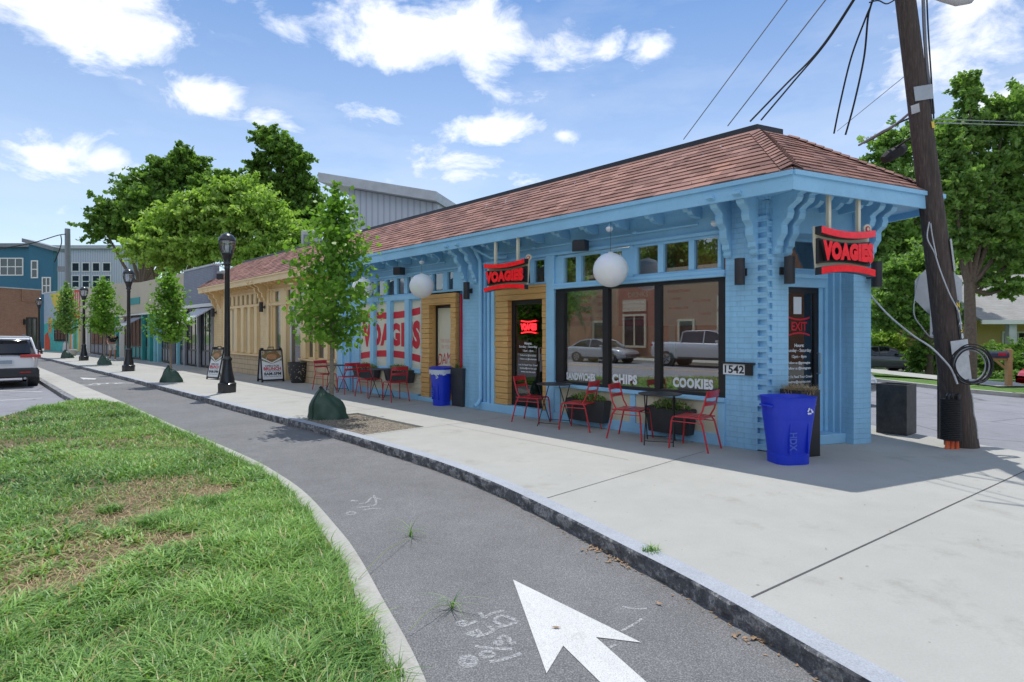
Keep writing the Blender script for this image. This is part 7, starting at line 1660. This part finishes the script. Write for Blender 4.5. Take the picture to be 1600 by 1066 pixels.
# walking person, head lost in the leaves
def person():
    v = gp(176, 563.5); r = thing('person', 'person in black shirt and pale shorts walking behind the third young tree', 'person', (v.x, v.y, 0), FR+PI*.5)
    J = {'pel': (0, 0, .92), 'ch': (0, .02, 1.3), 'nk': (0, .03, 1.48), 'hd': (0, .05, 1.62), 'ht': (0, .05, 1.74), 'hl': (-.1, 0, .88), 'kl': (-.11, .16, .5), 'al': (-.11, .1, .09), 'tl': (-.11, .27, .04), 'hr': (.1, 0, .88), 'kr': (.1, -.02, .48), 'ar': (.1, -.28, .13), 'tr': (.1, -.16, .03),
         'sl': (-.19, .02, 1.42), 'el': (-.27, -.1, 1.15), 'wl': (-.26, .05, .93), 'fl': (-.26, .1, .84), 'sr': (.19, .02, 1.42), 'er': (.27, .1, 1.15), 'wr': (.26, .27, .98), 'fr': (.26, .34, .93)}
    Rr = {'pel': .15, 'ch': .165, 'nk': .06, 'hd': .095, 'ht': .07, 'hl': .1, 'kl': .065, 'al': .045, 'tl': .035, 'hr': .1, 'kr': .065, 'ar': .045, 'tr': .035, 'sl': .07, 'el': .045, 'wl': .03, 'fl': .03, 'sr': .07, 'er': .045, 'wr': .03, 'fr': .03}
    Ed = [('pel', 'ch'), ('ch', 'nk'), ('nk', 'hd'), ('hd', 'ht'), ('pel', 'hl'), ('hl', 'kl'), ('kl', 'al'), ('al', 'tl'), ('pel', 'hr'), ('hr', 'kr'), ('kr', 'ar'), ('ar', 'tr'), ('ch', 'sl'), ('sl', 'el'), ('el', 'wl'), ('wl', 'fl'), ('ch', 'sr'), ('sr', 'er'), ('er', 'wr'), ('wr', 'fr')]
    def skin(names, edges, scale, nm, mat, root, sub=2):
        ks = list(names); me = bpy.data.meshes.new(nm); me.from_pydata([J[k] for k in ks], [(ks.index(a), ks.index(b)) for a, b in edges], []); o = bpy.data.objects.new(nm, me); C.objects.link(o); o.parent = r; me.materials.append(mat)
        md = o.modifiers.new('skin', 'SKIN'); 
        for i, k in enumerate(ks): q_ = me.skin_vertices[0].data[i]; q_.radius = (Rr[k]*scale, Rr[k]*scale*(.75 if k in ('pel', 'ch') else 1)); q_.use_root = (k == root)
        md.use_smooth_shade = True; o.modifiers.new('sub', 'SUBSURF').levels = sub; o.modifiers['sub'].render_levels = sub; return o
    skin(J.keys(), Ed, 1, 'body', M['person_skin'], 'pel')
    J['sl2'] = (-.24, -.05, 1.27); J['sr2'] = (.24, .06, 1.27); Rr['sl2'] = .06; Rr['sr2'] = .06; J['wa'] = (0, 0, 1.0); Rr['wa'] = .155
    skin(['wa', 'ch', 'sl', 'sr', 'sl2', 'sr2'], [('wa', 'ch'), ('ch', 'sl'), ('sl', 'sl2'), ('ch', 'sr'), ('sr', 'sr2')], 1.13, 'shirt', M['shirt'], 'wa')
    J['kl2'] = (-.11, .13, .56); J['kr2'] = (.1, -.02, .56); Rr['kl2'] = .085; Rr['kr2'] = .085
    skin(['pel', 'hl', 'kl2', 'hr', 'kr2'], [('pel', 'hl'), ('hl', 'kl2'), ('pel', 'hr'), ('hr', 'kr2')], 1.12, 'shorts', M['shorts'], 'pel')
    MB().sphere((0, .035, 1.70), .10, 14, 8, .75).build('hair', M['black'], r, smooth=2)
    for x, y, z in ((-.11, .18, .0), (.1, -.22, .02)): MB().box(x-.045, x+.045, y-.1, y+.15, z, z+.075).build('shoe', M['whitevinyl'], r, bevel=.02)
person()
# brick building, teal townhouse, grey townhouse at the far left
M['redbrick'] = brickmat('red_brown_brick', (.30, .13, .075), (.38, .17, .1), (.36, .28, .22), .22, .075, .01, .85, .5)
def far_frame(px0, px1, d0, d1): a = pz(px0, 540, d0); b = pz(px1, 540, d1); a.z = 0; b.z = 0; t = (a-b); return b, math.atan2(t.y, t.x), t.length
ob, ang, ln = far_frame(-160, 63, 46, 56); br = thing('brick_building', 'low red brown brick building closing the street at far left', 'building', ob, ang)
def R_(px_): # position along this wall of a measured direction
    a = (px_-800)/900; t = Vector((math.cos(ang), math.sin(ang), 0)); return (ob.x-ob.y*a)/(t.y*a-t.x)
MB().box(0, ln, -2, 0, 0, 5.75).build('wall', M['redbrick'], br); MB().box(0, R_(33), 0, .08, 4.6, 5.75).build('brick_band', M['redbrick'], br); MB().box(-.1, ln, -2.1, .1, 5.75, 5.85).build('parapet_coping', M['lightgrey'], br)
w_ = MB().ring(R_(58), R_(41), 0, 3.1, .12, 0, .06).box((R_(58)+R_(41))/2-.05, (R_(58)+R_(41))/2+.05, 0, .05, .1, 3).build('door', M['black'], br); MB().box(R_(58)+.1, R_(41)-.1, .01, .03, .1, 3.0).build('pane', M['glass_far'], w_); MB().box(R_(38)-.1, R_(38)+.1, .0, .2, 2.4, 2.9).build('wall_lamp', M['black'], br)
def town(name, label, pxa, pxb, da, db, zt, mat, wins, roofm, zb=0, over_=.35, slope=0.0, depth=.6):
    ob, ang, ln = far_frame(pxa, pxb, da, db); r = thing(name, label, 'townhouse', ob, ang); t = Vector((math.cos(ang), math.sin(ang), 0))
    def Rx(px_): a = (px_-800)/900; return (ob.x-ob.y*a)/(t.y*a-t.x)
    def Zy(px_, py_): s_ = Rx(px_); return 1.6+(520.6-py_)/900*(ob.y+t.y*s_)
    mb = MB(); mb.prism([(0, zb), (ln, zb), (ln, zt+slope), (0, zt)], -depth, 0, 'y'); mb.build('wall', mat, r)
    mb = MB(); mb.prism([(-over_, zt-.0-slope*over_/ln+.02), (ln+over_, zt+slope*(1+over_/ln)+.02), (ln+over_, zt+slope*(1+over_/ln)+.42), (-over_, zt-slope*over_/ln+.42)], -depth-.5, over_*1.3, 'y'); mb.build('roof', roofm, r)
    for (x0, y0, x1, y1, n, m) in wins:
        a_, b__ = Rx(x1), Rx(x0); za, zb_ = Zy((x0+x1)/2, y1), Zy((x0+x1)/2, y0); w_ = MB().ring(a_, b__, za, zb_, .12, 0, .07)
        for k in range(1, n): w_.box(a_+(b__-a_)*k/n-.05, a_+(b__-a_)*k/n+.05, 0, .06, za+.1, zb_-.1)
        for k in range(1, m): w_.box(a_+.1, b__-.1, 0, .055, za+(zb_-za)*k/m-.05, za+(zb_-za)*k/m+.05)
        f = w_.build('window', M['white'], r); MB().box(a_+.1, b__-.1, .01, .03, za+.1, zb_-.1).build('pane', M['glass_far'], f)
    return r, Rx, Zy
bb_ = paint('grey_batten_siding', (.36, .39, .43), .6, .05)
def batten():
    m, t, p, o = newmat('board_and_batten'); tcn = t.nodes.new('ShaderNodeTexCoord'); wv = t.nodes.new('ShaderNodeTexWave'); wv.bands_direction = 'X'; wv.inputs['Scale'].default_value = 1.05; wv.inputs['Distortion'].default_value = 0
    t.links.new(tcn.outputs['Object'], wv.inputs['Vector']); c = ramp(t, wv.outputs['Fac'], [(.0, (.33, .36, .42)), (.12, (.5, .54, .62)), (1, (.54, .58, .66))]); t.links.new(c, p.inputs['Base Color']); p.inputs['Roughness'].default_value = .6; bumpn(t, p, wv.outputs['Fac'], .5, .03); return m
M['batten'] = batten(); tealh = paint('townhouse_blue', (.03, .15, .24), .6, .06); roofd = paint('dark_roof_edge', (.2, .22, .25), .6)
town('teal_townhouse', 'dark blue townhouse with white framed windows above the brick building', -60, 46, 64, 64, 11.1, tealh, [(0, 403, 37, 431, 3, 2)], roofd)
town('teal_townhouse', 'dark blue townhouse bay with two tall windows beside the utility pole', 45, 83, 60, 60, 10.2, tealh, [(49, 407, 60, 435, 1, 2), (66, 433, 80, 460, 2, 2)], roofd, slope=.7)
town('grey_townhouse', 'pale grey board clad townhouse with two rows of windows', 80, 201, 72, 72, 12.1, M['batten'], [(112, 410, 125, 425, 1, 1), (128, 410, 141, 425, 1, 1), (144, 410, 157, 425, 1, 1), (160, 410, 174, 425, 1, 1), (112, 430, 125, 450, 1, 2), (128, 430, 141, 450, 1, 2), (144, 430, 157, 450, 1, 2), (160, 430, 174, 450, 1, 2)], M['lightgrey'], depth=3.2)
fp = thing('utility_pole', 'dark far utility pole in front of the grey townhouse', 'utility pole', (pz(107, 550, 58).x, 58, 0)); MB().tube([(0, 0, 0), (-.1, 0, 12.1)], [.3, .24], 10).build('pole', M['grey'], fp); MB().box(-1.0, -.15, -.2, .2, 7.8, 8.3).build('equipment_box', M['grey'], fp)
wire('overhead_wire', 'dark sagging wire from the left edge to the far utility pole', [pz(-60, 402, 50), pz(0, 389, 53), pz(50, 380, 55), pz(90, 368, 57), pz(105, 366, 58)], .05, bk_, cat='wire')
wire('overhead_wire', 'dark service wire swinging from the far pole to the teal house', [pz(95, 368, 57), pz(96, 380, 57), pz(90, 398, 57), pz(85, 410, 57)], .045, bk_, cat='wire')
# slanted metal building behind the row
sm_ = thing('metal_building', 'grey board clad building with a single slanted roof behind the red roof', 'building', pz(545, 520, 27).xy.to_3d(), math.radians(-14.0))
def slanted():
    o = sm_; L_ = 4.75; z0, z1 = 8.35, 7.4
    a = pz(545, 297, 27).z; W2 = Matrix.Translation(o.location) @ Matrix.Rotation(o.rotation_euler.z, 4, 'Z')
    # right end of the wall measured at px 684
    t = Vector((math.cos(-.2443), math.sin(-.2443), 0)); k = (684-800)/900; Ln = (o.location.x-o.location.y*k)/(t.y*k-t.x)
    yb = o.location.y+t.y*Ln; zr = 1.6+(520.6-318)/900*yb; zl = 1.6+(520.6-295)/900*27
    MB().prism([(0, 0), (Ln, 0), (Ln, zr), (0, zl)], 0, 7, 'y').build('wall', M['batten'], o)
    sl_ = (zr-zl)/Ln; mb = MB(); mb.prism([(-1.3, zl-1.3*sl_+.02), (Ln+.12, zr+.12*sl_+.02), (Ln+.12, zr+.42), (-1.3, zl-1.3*sl_+.45)], -.5, 7.5, 'y'); mb.build('roof', M['lightgrey'], o)
slanted()
v = pz(487, 373, 22); ub = thing('roof_unit', 'small pale box showing above the red roof behind the young tree', 'roof unit', (v.x, v.y, v.z-.5)); MB().box(-.3, .3, -.3, .3, 0, .75).build('unit_body', M['lightgrey'], ub, bevel=.02); MB().box(-.2, .2, -.31, -.3, .2, .6).build('vent_grille', M['grey'], ub)

# ================================================================ ACROSS THE ROAD (mirrored in the shop windows)
ac = thing('brick_shops', 'red brick shop row across the road, mirrored in the big shop window', 'building', fw(0, 25.2), FR)
MB().box(-40, 60, .2, 8, -.05, 5.6).build('wall', M['redbrick'], ac); MB().box(-40, 60, .0, .3, 5.6, 5.85).build('cornice', M['palebeige'], ac)
for k in range(12):
    s_ = -30+k*7; f = MB().ring(s_, s_+1.9, .6, 2.9, .14, .08, .2).box(s_, s_+1.9, .1, .19, 3.1, 3.9).box(s_+.9, s_+1.0, .1, .19, .7, 2.8).build('window', M['palebeige'], ac); MB().box(s_+.1, s_+1.8, .16, .195, .7, 2.8).build('pane', M['glass_far'], f)
    d_ = MB().ring(s_+3.4, s_+4.6, .0, 2.5, .14, .08, .2).build('door', M['palebeige'], ac); MB().box(s_+3.5, s_+4.5, .16, .195, .05, 2.4).build('pane', M['glass_far'], d_)
for i, (s_, hh_, lb) in enumerate(((15, 1.3, 'tall dark tree behind the brick shops across the road, nearest the corner'), (24, 1.15, 'tall dark tree behind the brick shops across the road, second from the corner'), (34, 1.35, 'tall dark tree behind the brick shops across the road, second from the far end'), (46, 1.25, 'tall dark tree behind the brick shops across the road, farthest one'))):
    v = fw(s_, 37); big_tree('backdrop_tree', lb, (v.x, v.y, -.05), 12, [(a*hh_, b_*hh_, c_*hh_, 3.6, 3.6, 3.0) for a, b_, c_ in ((0, 0, 8), (3.2, 1, 7), (-3.3, -1, 7.2), (1, 0, 11), (-2, 1, 10), (5, -1, 5.5), (-5, 1, 5.5))], 12000, .42, 'leaf_dark', .3, 'trees behind the brick shops', seed=70+i)
for i, (s_, lb) in enumerate(((24, 'street tree across the road, mirrored at the left of the windows'), (-22, 'street tree across the road beyond the pickup'))):
    v = fw(s_, 22.8); big_tree('street_tree', lb, (v.x, v.y, -.05), 7, [(0, 0, 4.4, 2.2, 2.2, 1.8), (.8, .5, 5.8, 1.5, 1.5, 1.2), (-.9, -.4, 3.8, 1.4, 1.4, 1.0)], 6000, .2, 'leaf_mid', .15, 'street trees across the road', seed=60+i)

# invented store and trees, added out of view to darken the corner door's reflection
cs = thing('added_corner_store', 'dark brick corner store added out of view to darken the corner door reflection', 'building', (24, -16, 0), 0); MB().box(0, 14, 0, 15, -.1, 6.2).build('wall', M['redbrick'], cs); MB().box(-.1, 14.1, -.1, 15.1, 6.2, 6.5).build('cornice', M['grey'], cs)
for k in range(4): w_ = MB(Matrix.Rotation(PI/2, 4, 'Z')).ring(1+k*3.6, 3.4+k*3.6, .7, 2.9, .12, 0, .08).build('window', M['black'], cs); MB(Matrix.Rotation(PI/2, 4, 'Z')).box(1.1+k*3.6, 3.3+k*3.6, .01, .03, .8, 2.8).build('pane', M['glass_far'], w_)
for i, (x, y, lb) in enumerate(((20, -3, 'street tree added outside the dark corner store, nearer the crossing'), (19.5, -11, 'street tree added outside the dark corner store, farther from the crossing'))): big_tree('street_tree', lb, (x, y, 0), 7, [(0, 0, 4.4, 2.2, 2.2, 1.8), (.8, .5, 5.8, 1.5, 1.5, 1.2), (-.9, -.4, 3.8, 1.4, 1.4, 1.0)], 5000, .22, 'leaf_mid', .15, 'street trees added at the corner store', seed=80+i)
